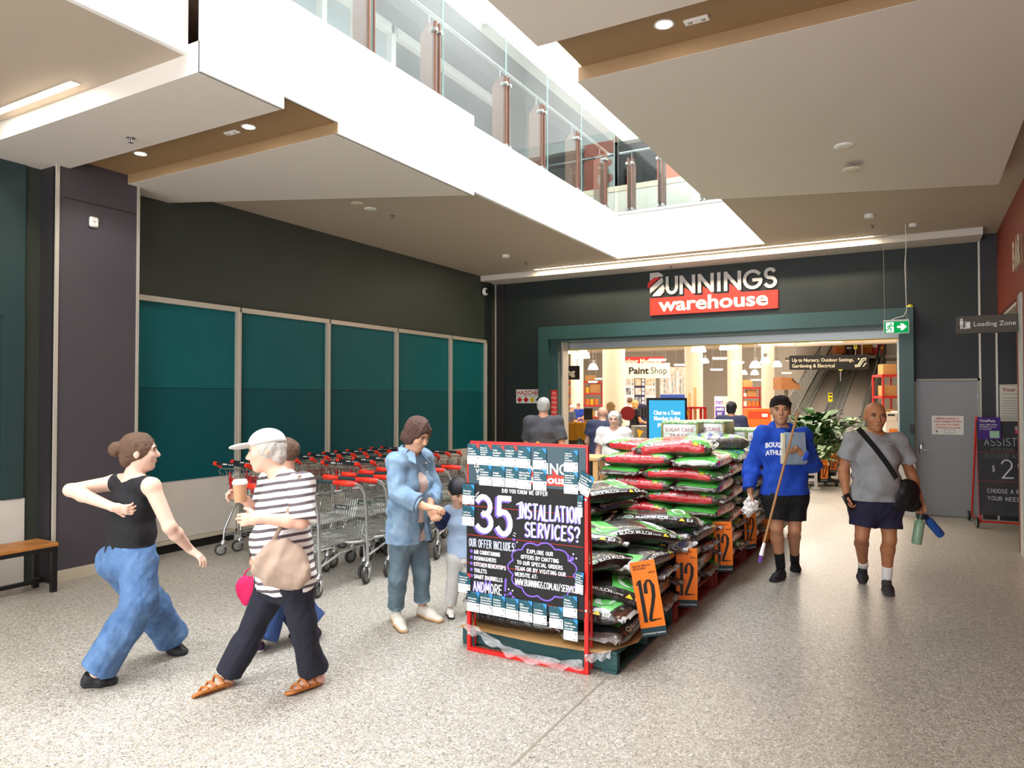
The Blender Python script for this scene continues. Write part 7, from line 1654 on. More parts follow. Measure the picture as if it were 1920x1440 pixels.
# ducts and beams under the ceiling
for k, (y, z, r) in enumerate(((24, 4.9, 0.16), (31, 4.9, 0.22), (38.6, 4.8, 0.3), (44, 4.9, 0.25))):
    b = MB(); b.tube([(-26, y, z), (5.5, y, z)], r, 14); tag(b.build('air_duct', M_DUCT, None, 60), 'painted air duct running across the store ceiling, %s from the entrance' % NTH[k], 'duct', 'ducts under the store ceiling')
for k, y in enumerate((21, 27.5, 34.5, 41)):
    b = MB(); b.box(-27, y-0.15, 5.2, 5.9, y+0.15, 5.6); struct(b.build('ceiling_beam', M_DUCT))
def pendant(x, y, w, i, D=None, label=None):
    D = D or 0.46*1340/w; c = pt(x, y, D); r = w*D/2680
    t = thing('pendant_lamp', label or 'white bell pendant lamp in the store, %s from the left of those in view' % NTH[i], 'pendant lamp', tuple(c), 0, 'bell pendant lamps in the store')
    b = MB(); b.lathe([(r,-r*0.62),(r*0.97,-r*0.45),(r*0.82,0.0),(r*0.6,r*0.38),(r*0.32,r*0.58),(0.0,r*0.62)], 22); b.build('shade', M_LAMPW, t, 60)
    b = MB(); b.lathe([(0,r*0.58),(r*0.34,r*0.56),(r*0.36,r*1.25),(0,r*1.27)], 16); b.build('gear_housing', M_GREYM, t, 40)
    b = MB(); b.tube([(0,0,r*1.2), (0,0,ZSTORE-c.z)], 0.008, 5); b.build('cord', M_GREYM, t)
for i, a in enumerate(((1058,655,26,18),(1093,663,27),(1112,687,19),(1310,651,28),(1322,676,15),(1367,644,36,16),(1395,698,13,31.5),(1416,683,21),(1415,698,15),(1435,675,19),(1457,682,18))): pendant(a[0], a[1], a[2], i, a[3] if len(a) > 3 else None)
def batten(x0, x1, y, D, i):
    c = pt((x0+x1)/2, y, D); L_ = (x1-x0)*D/1340
    t = thing('batten_light', 'white batten light hanging in the store, %s from the left of those in view' % NTH[i], 'batten light', tuple(c), math.atan2(_rt.y, _rt.x)+0.02, 'batten lights in the store')
    b = MB(); b.bbox((0,0,0.03), (L_,0.12,0.05), 0, None, 0.005); b.build('housing', M_WHITE, t); b = MB(); b.box(-L_/2+0.03,-0.05,-0.012,L_/2-0.03,0.05,0.004); b.build('tube', M_TUBEW, t)
    for k in (-0.35, 0.35): b = MB(); b.tube([(k*L_,0,0.05), (k*L_,0,ZSTORE-c.z)], 0.006, 5); b.build('hanger', M_GREYM, t)
for i, a in enumerate(((1103,1120,717,30),(1115,1129,711,34),(1217,1249,676,23),(1264,1285,685,27),(1332,1355,694,28),(1336,1363,673,24),(1371,1395,681,26),(1408,1429,713,34),(1421,1488,646,19),(1466,1484,700,33),(1511,1580,641,20))): batten(*a, i)
def hang_sign(name, label, x0, x1, y0, y1, D, m, cat='hanging sign'):
    """board facing the entrance"""
    c = pt((x0+x1)/2, (y0+y1)/2, D); k = D/1340; w, h = (x1-x0)*k, (y1-y0)*k
    t = thing(name, label, cat, tuple(c), YAW*0.6); b = MB(); b.bbox((0,0,0), (w,0.03,h)); b.build('board', m, t)
    return t, frame((-w/2,-0.0155,-h/2), (1,0,0)), w, h, c
def wires(t, w, h, c):
    for k in (-0.42, 0.42): b = MB(); b.tube([(k*w,0,h/2), (k*w,0,ZSTORE-c.z)], 0.008, 5); b.build('hanger', M_GREYM, t)
t, fr, w, h, c = hang_sign('aisle_sign', 'cream Paint Shop sign hanging right of the big white column', 1163, 1255, 681, 709, 21.2, M_CREAM); wires(t, w, h, c)
b = MB(); b.text('Paint', fr, w*0.18, h*0.30, h*0.62, 0.002, 0, 0.035, w*0.40); b.text('Shop', fr, w*0.62, h*0.30, h*0.62, 0.002, 0, 0.0, w*0.32); b.build('lettering', M_PRK, t)
t, fr, w, h, c = hang_sign('aisle_sign', 'red Colour Matching sign behind the Paint Shop sign', 1160, 1245, 669, 686, 24, mat('dark red board', '#9c1a16', 0.5)); wires(t, w, h, c); b = MB(); b.text('Colour Matching', fr, w*0.06, h*0.28, h*0.7, 0.002, 0, 0.03, w*0.88); b.build('lettering', M_CREAM, t)
t, fr, w, h, c = hang_sign('aisle_sign', 'black hanging sign ending in ing at the left edge of the opening', 1030, 1087, 686, 712, 17, mat('black board', '#161514', 0.5)); wires(t, w, h, c); b = MB(); b.text('ing', fr, w*0.51, h*0.32, h*0.62, 0.002, 0, 0.03, w*0.34); b.build('lettering', M_LETTER, t)
t, fr, w, h, c = hang_sign('aisle_sign', 'black sign Up to Nursery, Outdoor Settings hanging before the travelators', 1484, 1623, 666, 693, 19, mat('black board', '#161514', 0.5)); wires(t, w, h, c)
b = MB(); b.text('Up to Nursery, Outdoor Settings,', fr, w*0.035, h*0.56, h*0.34, 0.002, 0, 0.0, w*0.78); b.text('Gardening & Electrical', fr, w*0.035, h*0.16, h*0.34, 0.002, 0, 0.0, w*0.54)
b.stroke([(w*0.83,h*0.28),(w*0.87,h*0.30),(w*0.92,h*0.74),(w*0.965,h*0.76)], h*0.07, fr, 0.002); b.stroke([(w*0.83,h*0.18),(w*0.885,h*0.20),(w*0.935,h*0.62),(w*0.965,h*0.64)], h*0.05, fr, 0.002); b.disc((w*0.875,h*0.72), h*0.06, fr, 0.002); b.stroke([(w*0.93,h*0.2),(w*0.965,h*0.44)], h*0.06, fr, 0.002); b.build('lettering', M_CREAM, t)
# paint displays
def panel(name, label, cat, x0, x1, y0, y1, D, m, d=0.04, floor=False):
    c = pt((x0+x1)/2, (y0+y1)/2, D); k = D/1340; w, h = (x1-x0)*k, (y1-y0)*k; z1 = c.z+h/2; z0 = 0.0 if floor else c.z-h/2
    t = thing(name, label, cat, (c.x, c.y, z0), YAW*0.8); b = MB(); b.bbox((0,0,(z1-z0)/2), (w,d,z1-z0)); b.build('panel', m, t); return t, frame((-w/2,-d/2-0.001,z1-z0-h), (1,0,0)), w, h
M_NAVY = mat('navy panel', '#1f1c45', 0.5); M_PH = [mat('photo print %d' % i, c_, 0.5, var=(6, 0.8, d_)) for i, (c_, d_) in enumerate((('#9aa7b0', '#5b636b'), ('#c9c5bd', '#8b8074'), ('#7d8288', '#d5d3cf'), ('#b9a57e', '#e8e1d0'), ('#40444a', '#b8bcc0')))]
for lab, x0, x1, y0, y1, mm in (('pale poster panel of house photos beside the big column', 1172, 1189, 708, 760, M_LETTER), ('navy poster panel of room photos', 1189, 1209, 708, 760, M_NAVY), ('pale poster panel with swatches right of the navy one', 1209, 1229, 708, 762, M_LETTER)):
    t, fr, w, h = panel('poster_panel', lab, 'poster panel', x0, x1, y0, y1, 25, mm, floor=True); b = MB()
    for r in range(3):
        b.rect(fr, w*0.08, h*(0.05+0.33*r), w*0.66, h*(0.30+0.33*r), 0.003, 1+(r*2+x0) % 5)
        for q in range(2): b.rect(fr, w*0.74, h*(0.05+0.33*r+0.14*q), w*0.94, h*(0.16+0.33*r+0.14*q), 0.003, (0 if mm is M_NAVY else 1+(r+q) % 5))
    b.build('photo_print', [M_LETTER]+M_PH, t)
t, fr, w, h = panel('photo_wall', 'large pale photo mural above a blue band in the paint area', 'mural', 1238, 1287, 688, 750, 29, M_LETTER, floor=True); b = MB(); b.rect(fr, 0, h*0.18, w, h, 0.003, 0); b.rect(fr, 0, 0, w, h*0.17, 0.003, 1)
for i in range(9): b.rect(fr, w*(0.05+0.1*i), h*0.2, w*(0.09+0.1*i), h*(0.5+0.4*abs(math.sin(i*2.3))), 0.006, 2+i % 3)
b.build('mural_print', [M_PH[1], mat('blue band', '#27479c', 0.5), M_LETTER, M_PH[0], M_PH[2]], t)
t, fr, w, h = panel('sample_sign', 'yellow and lilac SAMPLE POT sign standing in the store', 'sign', 1340, 1366, 743, 800, 22, M_CREAM, floor=True)
b = MB(); b.rect(fr, 0, 0, w*0.5, h, 0.003, 1); b.text('STARTS', fr, w*0.06, h*0.74, h*0.15, 0.005, 0, 0.03, w*0.55); b.text('with a', fr, w*0.66, h*0.76, h*0.07, 0.005, 0); b.rect(fr, w*0.06, h*0.34, w*0.72, h*0.66, 0.004, 0); b.text('SAMPLE', fr, w*0.12, h*0.53, h*0.13, 0.006, 2, 0.03, w*0.52); b.text('POT', fr, w*0.2, h*0.38, h*0.13, 0.006, 2, 0.03, w*0.32); b.build('print', [mat('violet print', '#4b2f8f', 0.5), mat('lilac print', '#c3b2cf', 0.5), M_LETTER], t)
# freestanding screen
D = 13.0; t, fr, w, h = panel('digital_screen', 'tall digital screen with a blue advert standing at the store entrance', 'screen', 1213, 1287, 746, 838, D, mat('black screen frame', '#101012', 0.35), 0.09, True)
b = MB(); m_ = w*0.055; zb = -h*0.15; b.rect(fr, m_, zb, w-m_, h-m_*1.1, 0.004, 0); b.build('display', emis('blue advert glow', '#3fa4d0', 0.9), t)
b = MB()
for i, (s_, w_) in enumerate((('Chat to a Team', 0.66), ('Member in the', 0.64), ('paint aisle', 0.46))): b.text(s_, fr, w/2, h*(0.66-0.115*i), h*0.115, 0.007, 0, 0.035, w*w_, 'c')
fx, fy = w*0.47, h*0.12; b.disc((fx, fy+0.015), 0.066, fr, 0.006, 2, 18, 0.085); b.disc((fx, fy-0.01), 0.052, fr, 0.0075, 3, 18, 0.072)
for k in (-1, 1): b.stroke([(fx+k*0.024+0.016*math.cos(a*0.7), fy+0.012*math.sin(a*0.7)) for a in range(10)], 0.004, fr, 0.009, 2)
b.stroke([(fx-0.02, fy-0.042),(fx, fy-0.05),(fx+0.02, fy-0.042)], 0.009, fr, 0.009, 0); b.add([fr[0]+fr[1]*x+fr[2]*y+fr[3]*0.0055 for x, y in ((fx-0.15,zb+0.005),(fx+0.15,zb+0.005),(fx+0.12,fy-0.10),(fx+0.04,fy-0.07),(fx-0.04,fy-0.07),(fx-0.12,fy-0.10))], [tuple(range(6))], 4); b.rect(fr, w*0.10, h*0.02, w*0.26, h*0.16, 0.006, 5)
b.build('advert', [emis('advert white', '#ffffff', 0.95), emis('advert blue', '#3fa4d0', 0.9), emis('advert dark', '#231a18', 0.5), emis('advert skin', '#e0b8a0', 0.8), emis('advert red', '#c23a34', 0.7), emis('advert violet', '#8a4bd0', 0.9)], t)
# shelving with goods, one thing per item
def rack(label, x0, x1, D, z1, n, goods, grp, seed, depth=0.6):
    r = random.Random(seed); a = fpt(x0, D); c = fpt(x1, D); w = (c-a).length; rz = math.atan2((c-a).y, (c-a).x)
    t = thing('shelving_rack', label, 'shelving', tuple(a), rz)
    for x in (0.03, w-0.03):
        for y in (0.03, depth-0.03): b = MB(); b.bbox((x,y,z1/2), (0.06,0.06,z1)); b.build('upright', M_RACK, t)
    for k in range(n+1): b = MB(); z = 0.12+(z1-0.16)*k/n; b.bbox((w/2,depth/2,z), (w,depth,0.09)); b.build('shelf', M_RACK, t)
    R = Matrix.Rotation(rz, 3, 'Z'); cache = {}
    for k in range(n+1):
        z = 0.165+(z1-0.16)*k/n; x = 0.10; gap = (z1-0.16)/n-0.12 if k < n else 0.45
        while x < w-0.15:
            kind, mm, gw, gh = r.choice(goods[k % len(goods)]); gh = min(gh*r.uniform(0.8, 1.1), gap)
            if x+gw > w-0.08: break
            key = (kind, mm.name, round(gh, 1)); gh = round(gh, 1) or 0.1
            p = a+R @ Vector((x+gw/2, 0.10+gw/2, 0)); p.z = z
            if key not in cache:
                b = MB()
                if kind == 'tin': b.lathe([(0,0),(gw*0.46,0),(gw*0.46,gh*0.9),(gw*0.3,gh),(0,gh)], 10)
                else: b.bbox((0,0,gh/2), (gw*0.94,gw*0.7,gh), 0, None, 0.01)
                o = b.build('tin' if kind == 'tin' else 'carton', mm, None, 40); cache[key] = o
            else: o = cache[key].copy(); COL.objects.link(o)
            o.location = p; o.rotation_euler = (0, 0, rz); tag(o, ('small %s on the %s' % ('bottle or tin' if kind == 'tin' else 'carton', label)), 'tin' if kind == 'tin' else 'carton', grp); x += gw*1.04
Mg = {n_: mat(n_+' goods', c_, 0.5) for n_, c_ in (('yellow', '#d9a820'), ('blue', '#2a4f8e'), ('white', '#d8d4cc'), ('orange', '#d8722a'), ('red', '#b3241e'), ('green', '#3d6b3a'), ('black', '#242326'))}
TN = lambda n_: ('tin', Mg[n_], 0.22, 0.3)
BX = ('carton', M_KRAFT, 0.55, 0.42)
rack('red rack of yellow bottles left of the big column', 1094, 1132, 36, 2.55, 4, [[TN('yellow'), TN('blue')], [TN('yellow'), TN('white')], [TN('yellow'), TN('orange')], [TN('blue'), TN('yellow'), BX], [BX]], 'goods on the red rack left of the big column', 4)
rack('red rack at the left edge of the opening', 1052, 1078, 38, 2.55, 4, [[TN('red'), TN('orange')], [TN('yellow')], [BX, TN('red')], [BX], [BX]], 'goods on the red rack at the left edge', 5)
rack('red rack of white tins between the far columns', 1392, 1432, 40, 2.3, 4, [[TN('white'), TN('black')], [TN('white')], [TN('white'), TN('orange')], [BX, TN('white')], [BX]], 'goods on the red rack between the far columns', 6)
rack('red rack of cartons beside the right travelator', 1655, 1692, 27, 2.6, 3, [[TN('black'), BX], [BX, TN('red')], [BX], [BX]], 'goods on the red rack beside the travelator', 8, 0.8)
# orange bay, stands and displays
t, fr, w, h = panel('display_bay', 'orange display bay by the far columns', 'display', 1397, 1442, 766, 800, 24, mat('orange laminate', '#d9641e', 0.5), 0.5, True); b = MB(); b.rect(fr, w*0.08, h*0.45, w*0.92, h*0.85, 0.004, 0); b.rect(fr, w*0.62, h*0.55, w*0.85, h*0.72, 0.006, 1); b.build('print', [mat('orange red band', '#c23d1c', 0.5), M_LETTER], t)
a = fpt(1295, 18); t = thing('timber_display', 'red framed timber display behind the sugar cane bales', 'display', tuple(a), YAW)
for x in (0, 0.36):
    for y in (0, 0.4): b = MB(); b.bbox((x,y,0.75), (0.06,0.06,1.5)); b.build('upright', M_RACK, t)
for z in (0.3, 0.9, 1.48): b = MB(); b.bbox((0.18,0.2,z), (0.42,0.46,0.05)); b.build('shelf', M_RACK, t)
for k in range(3): b = MB(); b.bbox((-0.12+0.14*k,0.2,0.95+0.1*k), (0.07,0.03,1.5+0.1*k)); b.build('timber_board', mat('pale pine', '#d6a86c', 0.55), t)
b = MB(); b.bbox((0.0,0.17,1.35), (0.1,0.03,0.12)); b.build('yellow_tag', Mg['yellow'], t)
# service desk with mustard bags, counters
a = fpt(1062, 15.4); t = thing('checkout_counter', 'checkout counter hung with mustard bags just inside the opening', 'counter', tuple(a), YAW*0.7)
b = MB(); b.bbox((0.35,0.4,0.48), (0.9,0.7,0.96), 0, None, 0.01); b.build('counter_body', mat('dark counter', '#3d3a36', 0.5), t); b = MB(); b.bbox((0.35,0.4,0.975), (1.0,0.8,0.04), 0, None, 0.008); b.build('counter_top', mat('pale counter top', '#bba98e', 0.4), t)
c_ = thing('carry_bag', '', 'bag', (0,0,0), 0, 'mustard bags hung on the checkout counter'); b = MB(); V = solid([ell((0,0,-0.20),(0.125,0.045,0.18),k=0.02), cone((-0.1,0,-0.06),(0.1,0,-0.06),0.03,0.03), cone((-0.1,0,-0.36),(0.1,0,-0.36),0.04,0.04)], 0.02, folds=0.012); mesh_obj('bag_body', V, mat('mustard cloth', '#c98a16', 0.8, bump=(40, 0.3)), c_); b = MB(); b.tube([(-0.06,0,-0.06),(-0.05,0,0.02),(0.05,0,0.02),(0.06,0,-0.06)], 0.01, 6); put(b, 'bag_handle', mat('mustard cloth', '#c98a16', 0.8), c_); kb = tree(c_)
for i in range(4):
    p = pt(1066+12.5*i, 789, 15.1); lb = 'mustard bag on the checkout counter, %s from the left' % NTH[i]
    if i == 0: c_.location = p; c_.rotation_euler = (0,0,YAW*0.7); c_['label'] = lb
    else: dup(c_, p, YAW*0.7, lb, kb)
p = pt(1103, 776, 15.5); t = thing('monitor', 'black till monitor behind the mustard bags', 'monitor', tuple(p), YAW+0.5); b = MB(); b.bbox((0,0,0), (0.22,0.03,0.26), 0, None, 0.005); b.build('screen', M_BLACK, t); b = MB(); b.bbox((0,0.02,-0.42), (0.05,0.05,0.6)); b.bbox((0,0.02,-0.14),(0.06,0.06,0.04)); b.build('stand', M_GREYM, t)
a = fpt(1192, 18.5); t = thing('help_desk', 'grey help desk with yellow bunting behind the screen', 'counter', tuple(a), YAW); b = MB(); b.bbox((0.35,0.3,0.5), (0.75,0.6,1.0), 0, None, 0.01); b.build('counter_body', mat('grey laminate', '#6f6b66', 0.5), t)
b = MB(); fr = frame((0,-0.012,0.62), (1,0,0))
for k in range(3): b.add([fr[0]+fr[1]*x+fr[2]*y for x, y in ((0.02+0.24*k,0.3-0.06*k),(0.20+0.24*k,0.25-0.06*k),(0.08+0.24*k,0.06-0.04*k))], [(0,1,2)], k % 2)
b.build('bunting', [Mg['yellow'], Mg['white']], t)
p = pt(1176.5, 775, 19.2); t = thing('hose_reel', 'maroon hose reel on the right side of the big white column', 'hose reel', tuple(p), YAW); b = MB(); b.lathe([(0,-0.06),(0.19,-0.06),(0.19,0.06),(0,0.06)], 20, (0,0,0), 0, Matrix.Rotation(PI/2, 3, 'X')); b.build('reel', mat('maroon enamel', '#6e1216', 0.4), t, 40); b = MB(); b.bbox((-0.12,0,0), (0.2,0.04,0.08)); b.build('bracket', M_GREYM, t)
a = fpt(1190, 23); t = thing('tool_stand', 'dark stand of hanging paint rollers under the posters', 'display', tuple(a), YAW); b = MB(); b.bbox((0.2,0.2,0.75), (0.55,0.3,1.5)); b.build('stand_body', M_NAVY, t)
for k in range(5): b = MB(); b.cyl((0.0+0.1*k,0.03,1.12), (0.0+0.1*k,0.03,1.42), 0.04, 10); b.build('roller', Mg['black'], t, 40)
# cubby house
p = pt(1476, 722, 26); t = thing('cubby_house', 'brown timber cubby house raised beside the travelator railing', 'cubby house', tuple(p), YAW); b = MB(); k = 26/1340
b.add([(x*k, y, z*k) for y in (-0.3, 0.5) for x, z in ((-17,-9),(20,-7),(20,-5),(4,13),(-17,15))], [(0,1,2,3,4),(9,8,7,6,5)]+[(i,5+i,5+(i+1)%5,(i+1)%5) for i in range(5)]); b.build('cabin', mat('brown cladding', '#8a5a2e', 0.6, bump=(20, 0.3, (1,1,8))), t)
b = MB(); b.bbox((0,0.1,-9*k-(p.z-9*k)/2), (0.1,0.1,p.z-9*k)); b.build('post', M_GREYM, t)
for i in range(4): b = MB(); b.add([((4+3.6*i)*k, -0.32, (13-4*i)*k), ((6.4+3.6*i)*k, -0.32, (10.4-4*i)*k), ((4+3.6*i)*k, -0.32, (6-2*i)*k), ((2+3.6*i)*k, -0.32, (9-2.4*i)*k)], [(0,1,2,3)]); b.build('roof_batten', mat('dark stain', '#3a2414', 0.6), t)
# travelators
P1 = pt(1591, 795, 35); P2 = pt(1632, 666, 48); ax_ = (P2-P1); s0 = -P1.z/ax_.z; Bt = P1+ax_*s0; s1 = (4.45-P1.z)/ax_.z; Tp = P1+ax_*s1; dr_ = (Tp-Bt); Lr = dr_.length; dr_.normalize(); lt = Vector((dr_.y, -dr_.x, 0)).normalized(); nr = lt.cross(dr_)
def ramp(label, off):
    t = thing('travelator', label, 'travelator', tuple(Bt+lt*off)); T = lambda s, l, n_: dr_*s+lt*l+nr*n_
    def bar(l0, l1, n0, n1, s_0=0.0, s_1=Lr):
        b = MB(); P = [T(s_0,l0,n0),T(s_0,l1,n0),T(s_1,l1,n0),T(s_1,l0,n0),T(s_0,l0,n1),T(s_0,l1,n1),T(s_1,l1,n1),T(s_1,l0,n1)]; b.add(P, [(3,2,1,0),(4,5,6,7),(0,1,5,4),(1,2,6,5),(2,3,7,6),(3,0,4,7)]); return b
    bar(-0.5, 0.5, -0.1, 0.0).build('tread', mat('ribbed grey tread', '#57504a', 0.6, bump=(8, 0.4, (1, 14, 1))), t); bar(-0.8, 0.8, -0.45, -0.1).build('truss', mat('truss cladding', '#8d8c88', 0.4), t)
    for k in (-1, 1):
        bar(k*0.52, k*0.72, -0.1, 0.06).build('skirt', M_STEEL, t); bar(k*0.64, k*0.66, 0.06, 0.85).build('glass_side', M_GLASS, t); b = MB(); b.tube([T(0,k*0.65,0.86), T(Lr,k*0.65,0.86)], 0.045, 10); b.build('handrail', M_BLACK, t, 60); bar(k*0.655-0.03, k*0.655+0.03, 0.79, 0.82).build('rail_trim', M_STEEL, t)
    return t
ramp('right hand travelator climbing past the cartons', 0.0); ramp('left hand travelator behind the black hanging sign', -1.62)
t = thing('stair_railing', 'grey railing of posts and glass left of the travelators', 'railing', tuple(Bt-lt*2.9))
for i in range(16): b = MB(); s = 1.2+Lr*i/18; b.bbox(dr_*s+Vector((0,0,0.35)), (0.07,0.07,1.3)); b.build('post', M_GREYM, t)
b = MB(); b.tube([dr_*0.9+Vector((0,0,1.02)), dr_*Lr+Vector((0,0,1.02))], 0.04, 8); b.build('handrail', M_GREYM, t); b = MB(); b.add([dr_*1.0+Vector((0,0,-0.1)), dr_*Lr*0.95+Vector((0,0,-0.1)), dr_*Lr*0.95+Vector((0,0,0.9)), dr_*1.0+Vector((0,0,0.9))], [(0,1,2,3)]); b.build('glass_side', M_GLASS, t)
t = thing('travelator_guard', 'dark stepped guard panel along the right travelator', 'guard', tuple(Bt+lt*0.95)); b = MB()
for i in range(22): s = Lr*i/22; c0 = dr_*s; b.box(-0.04, -0.35, c0.z-0.2, 0.04, 0.35, min(c0.z+1.0, 5.4), 0, Matrix.Translation(Vector((c0.x, c0.y, 0))) @ Matrix.Rotation(math.atan2(dr_.y, dr_.x)-PI/2, 4, 'Z'))
b.build('guard_panel', mat('dark guard', '#1d1a18', 0.6), t)
for i, (x, y) in enumerate(((1557, 745), (1576, 687), (1604, 648))):
    p = pt(x, y, 34+5*i); t = thing('caution_sign', 'small yellow caution sign between the travelators, %s from the floor' % NTH[i], 'sign', tuple(p), YAW); b = MB(); b.bbox((0,0,0), (0.19,0.03,0.42)); b.build('board', mat('caution yellow', '#e0cc1c', 0.5), t); b = MB(); b.bbox((0,0.02,-0.5), (0.04,0.04,0.6)); b.build('post', M_GREYM, t)
    b = MB(); b.rect(frame((-0.095,-0.017,-0.21), (1,0,0)), 0.02, 0.30, 0.17, 0.38, 0.001); b.rect(frame((-0.095,-0.017,-0.21), (1,0,0)), 0.05, 0.12, 0.14, 0.2, 0.001); b.build('print', M_PRK, t)
# upper landing goods
for i, (x, y, w_, h_, mm, lb) in enumerate(((1573, 652, 16, 22, Mg['orange'], 'orange display at the head of the left travelator'), (1592, 655, 22, 20, mat('brown opening', '#4a2a18', 0.6), 'brown panelled kiosk at the head of the travelators'), (1622, 652, 20, 22, Mg['orange'], 'orange display at the head of the right travelator'), (1637, 652, 12, 28, Mg['red'], 'dark red rack at the head of the right travelator'), (1649, 655, 10, 24, Mg['red'], 'red bin tower right of the travelator head'))):
    p = pt(x, y, 48.7); k = 48.7/1340; t = thing('landing_display', lb, 'display', (p.x, p.y, p.z-h_*k/2), YAW); b = MB(); b.bbox((0,0,h_*k/2), (w_*k,0.5,h_*k), 0, None, 0.02); b.build('body', mm, t); b = MB(); b.bbox((0,-0.26,h_*k*0.6), (w_*k*0.7,0.02,h_*k*0.2)); b.build('front_print', M_LETTER if i % 2 else Mg['yellow'], t)
b = MB(); p = pt(1610, 660, 47); b.box(-4.5, -0.5, -0.2, 4.5, 6, 0.0, 0, Matrix.Translation(Vector((p.x, p.y, 4.45)))); struct(b.build('floor_landing', mat('landing floor', '#8d8577', 0.6)))
# white stock beside the right pillar
for i, (x, y, w_, h_, D, lb) in enumerate(((1670, 800, 34, 22, 20, 'white carton stack on the floor by the right pillar, lower'), (1664, 781, 22, 16, 20, 'white carton on the stack by the right pillar, left'), (1684, 780, 14, 18, 20, 'white carton on the stack by the right pillar, right'))):
    p = pt(x, y, D); k = D/1340; z0 = 0 if i == 0 else pt(0, 789, D).z; t = thing('carton', lb, 'carton', (p.x, p.y, z0), YAW); hh = pt(x, y-h_/2, D).z-z0; b = MB(); b.bbox((0,0,hh/2), (w_*k,0.4,hh), 0, None, 0.01); b.build('box', mat('white carton', '#cfc6b9', 0.6), t); b = MB(); b.bbox((0,-0.205,hh*0.7), (w_*k*0.6,0.004,hh*0.2)); b.build('carton_print', Mg['black'] if i else Mg['orange'], t)
# potted plants with price boards along the aisle
M_LEAF = [mat('glossy dark leaf', '#1f4a1c', 0.35, var=(8, 0.6, '#2f6428')), mat('pale leaf', '#5d7f45', 0.4, var=(8, 0.6, '#88a065')), mat('deep leaf', '#163a18', 0.35, var=(8, 0.5, '#2a5a26'))]
def plant(label, x, D, z0, n, L_, mi, seed):
    r = random.Random(seed); a = fpt(x, D); t = thing('potted_plant', label, 'plant', (a.x, a.y, z0), 0, 'potted foliage plants along the aisle'); b = MB(); b.lathe([(0,0),(0.11,0),(0.15,0.26),(0.16,0.28),(0.14,0.28),(0.13,0.25),(0,0.25)], 16); b.build('pot', M_BLACK, t, 40)
    b = MB(); st_ = MB()
    for i in range(n):
        an = r.uniform(0, 2*PI); el = r.uniform(0.5, 1.35); ln = L_*r.uniform(0.7, 1.1); wd = ln*r.uniform(0.16, 0.24); d = Vector((math.cos(an)*math.cos(el), math.sin(an)*math.cos(el), math.sin(el))); s_ = Vector((-math.sin(an), math.cos(an), 0)); p = Vector((math.cos(an)*0.04, math.sin(an)*0.04, 0.25)); q = p+d*ln*0.7
        st_.tube([p, p.lerp(q, 0.5)+Vector((0,0,0.03)), q], 0.006, 4); k = 6; vs = []
        for j in range(k+1):
            f = j/k; c = q+d*ln*f*0.75-Vector((0,0,1))*ln*0.42*f*f+Vector((math.cos(an), math.sin(an), 0))*ln*0.15*f; hw = wd*math.sin(PI*min(0.98, 0.06+f*0.94))**0.8; up_ = Vector((0,0,0.25*hw)); vs += [c-s_*hw+up_, c, c+s_*hw+up_]
        b.add(vs, [(3*j, 3*j+3, 3*j+4, 3*j+1) for j in range(k)]+[(3*j+1, 3*j+4, 3*j+5, 3*j+2) for j in range(k)])
    b.build('foliage', M_LEAF[mi], t, 180); st_.build('stem', M_LEAF[1], t)
pl = [(1510,13.9,0.12,30,0.42,1),(1532,14.2,0.12,30,0.42,1),(1520,14.9,0.45,34,0.55,0),(1545,15.2,0.35,34,0.55,2),(1556,14.9,0.12,30,0.45,1),(1533,16.0,0.62,36,0.62,0),(1560,16.4,0.5,34,0.58,0),(1574,16.0,0.2,30,0.5,2),(1508,15.6,0.55,32,0.55,2),(1580,17.4,0.4,30,0.55,1)]
a0 = fpt(1500, 13.5)
for i, a in enumerate(pl): plant('%s potted plant below the travelators, %s along the aisle' % (('dark glossy', 'pale leaved', 'deep green')[a[5]], NTH[i]), a[0], a[1], a[2], a[3], a[4], a[5], 20+i)
for i, (x0, x1, D, z) in enumerate(((1500, 1565, 14.2, 0.12), (1506, 1572, 15.2, 0.34), (1505, 1588, 16.4, 0.5))):
    a = fpt(x0, D); c = fpt(x1, D); t = thing('plant_bench', 'black plant bench under the potted plants, %s step' % ('lowest', 'middle', 'top')[i], 'bench', tuple(a), math.atan2((c-a).y, (c-a).x)); w = (c-a).length; b = MB(); b.bbox((w/2, 0.1, z-0.02), (w, 0.6, 0.04)); b.build('bench_top', M_BLACK, t)
    for x in (0.05, w-0.05):
        for y in (-0.15, 0.35): b = MB(); b.bbox((x, y, (z-0.04)/2), (0.05, 0.05, z-0.04)); b.build('leg', M_BLACK, t)
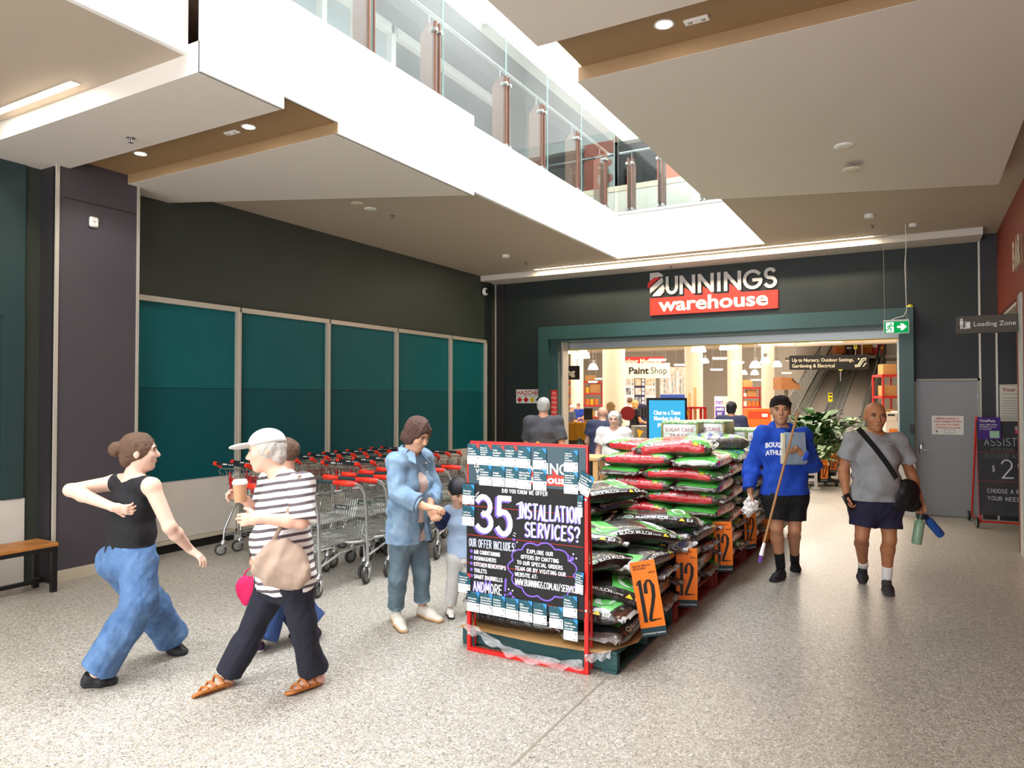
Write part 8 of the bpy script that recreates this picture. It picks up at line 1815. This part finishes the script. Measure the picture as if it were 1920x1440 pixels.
for i, (x, y, D) in enumerate(((1546, 862, 13.3), (1563, 848, 14.2), (1573, 838, 15.0), (1584, 832, 15.8))): price_board('orange price board standing by the potted plants, %s along the aisle' % NTH[i], pt(x, y, D), 0.05, 0.75, 0.15, 0.40, '15', 'orange price boards by the potted plants')
t = thing('low_fence', 'low white plastic fence piece beside the potted plants', 'fence', tuple(fpt(1502, 13.75)), YAW)
for z in (0.16, 0.28): b = MB(); b.bbox((0.13,0,z), (0.30,0.025,0.06)); b.build('rail', M_LETTER, t)
for x in (0.0, 0.27): b = MB(); b.bbox((x,0,0.17), (0.045,0.045,0.34)); b.build('post', M_LETTER, t); b = MB(); b.lathe([(0,0),(0.09,0),(0.08,0.02),(0.03,0.035),(0,0.035)], 12, (x,0,0)); b.build('foot', M_LETTER, t, 40)
# goods on the table behind the chalkboard
a = fpt(1040, 8.6); t = thing('trial_table', 'low timber table with small goods behind the chalkboard', 'table', tuple(a), 0.2); b = MB(); b.bbox((0.1,0.2,1.02), (0.9,0.5,0.04), 0, None, 0.005); b.build('table_top', mat('pale pine', '#d6a86c', 0.55), t)
for x in (-0.3, 0.5):
    for y in (0, 0.4): b = MB(); b.bbox((x,y,0.5), (0.06,0.06,1.0)); b.build('leg', mat('pale pine', '#d6a86c', 0.55), t)
for i, (dx, m1, lb) in enumerate(((-0.05, mat('dark green bottle', '#143a2a', 0.3), 'dark green squat bottle on the timber table'), (0.28, mat('dark green bottle', '#143a2a', 0.3), 'dark green tall bottle on the timber table'), (-0.28, Mg['yellow'], 'yellow bottle on the timber table'))):
    t2 = thing('squeeze_bottle', lb, 'bottle', (a.x+dx, a.y+0.1, 1.04)); h_ = 0.16+0.06*(i == 1); b = MB(); b.lathe([(0,0),(0.045,0),(0.045,h_*0.6),(0.02,h_*0.8),(0.02,h_*0.86),(0,h_*0.86)], 14); b.build('bottle_body', m1, t2, 40); b = MB(); b.lathe([(0.022,h_*0.84),(0.022,h_),(0,h_)], 12); b.build('cap', M_BLACK if i < 2 else Mg['yellow'], t2, 40)
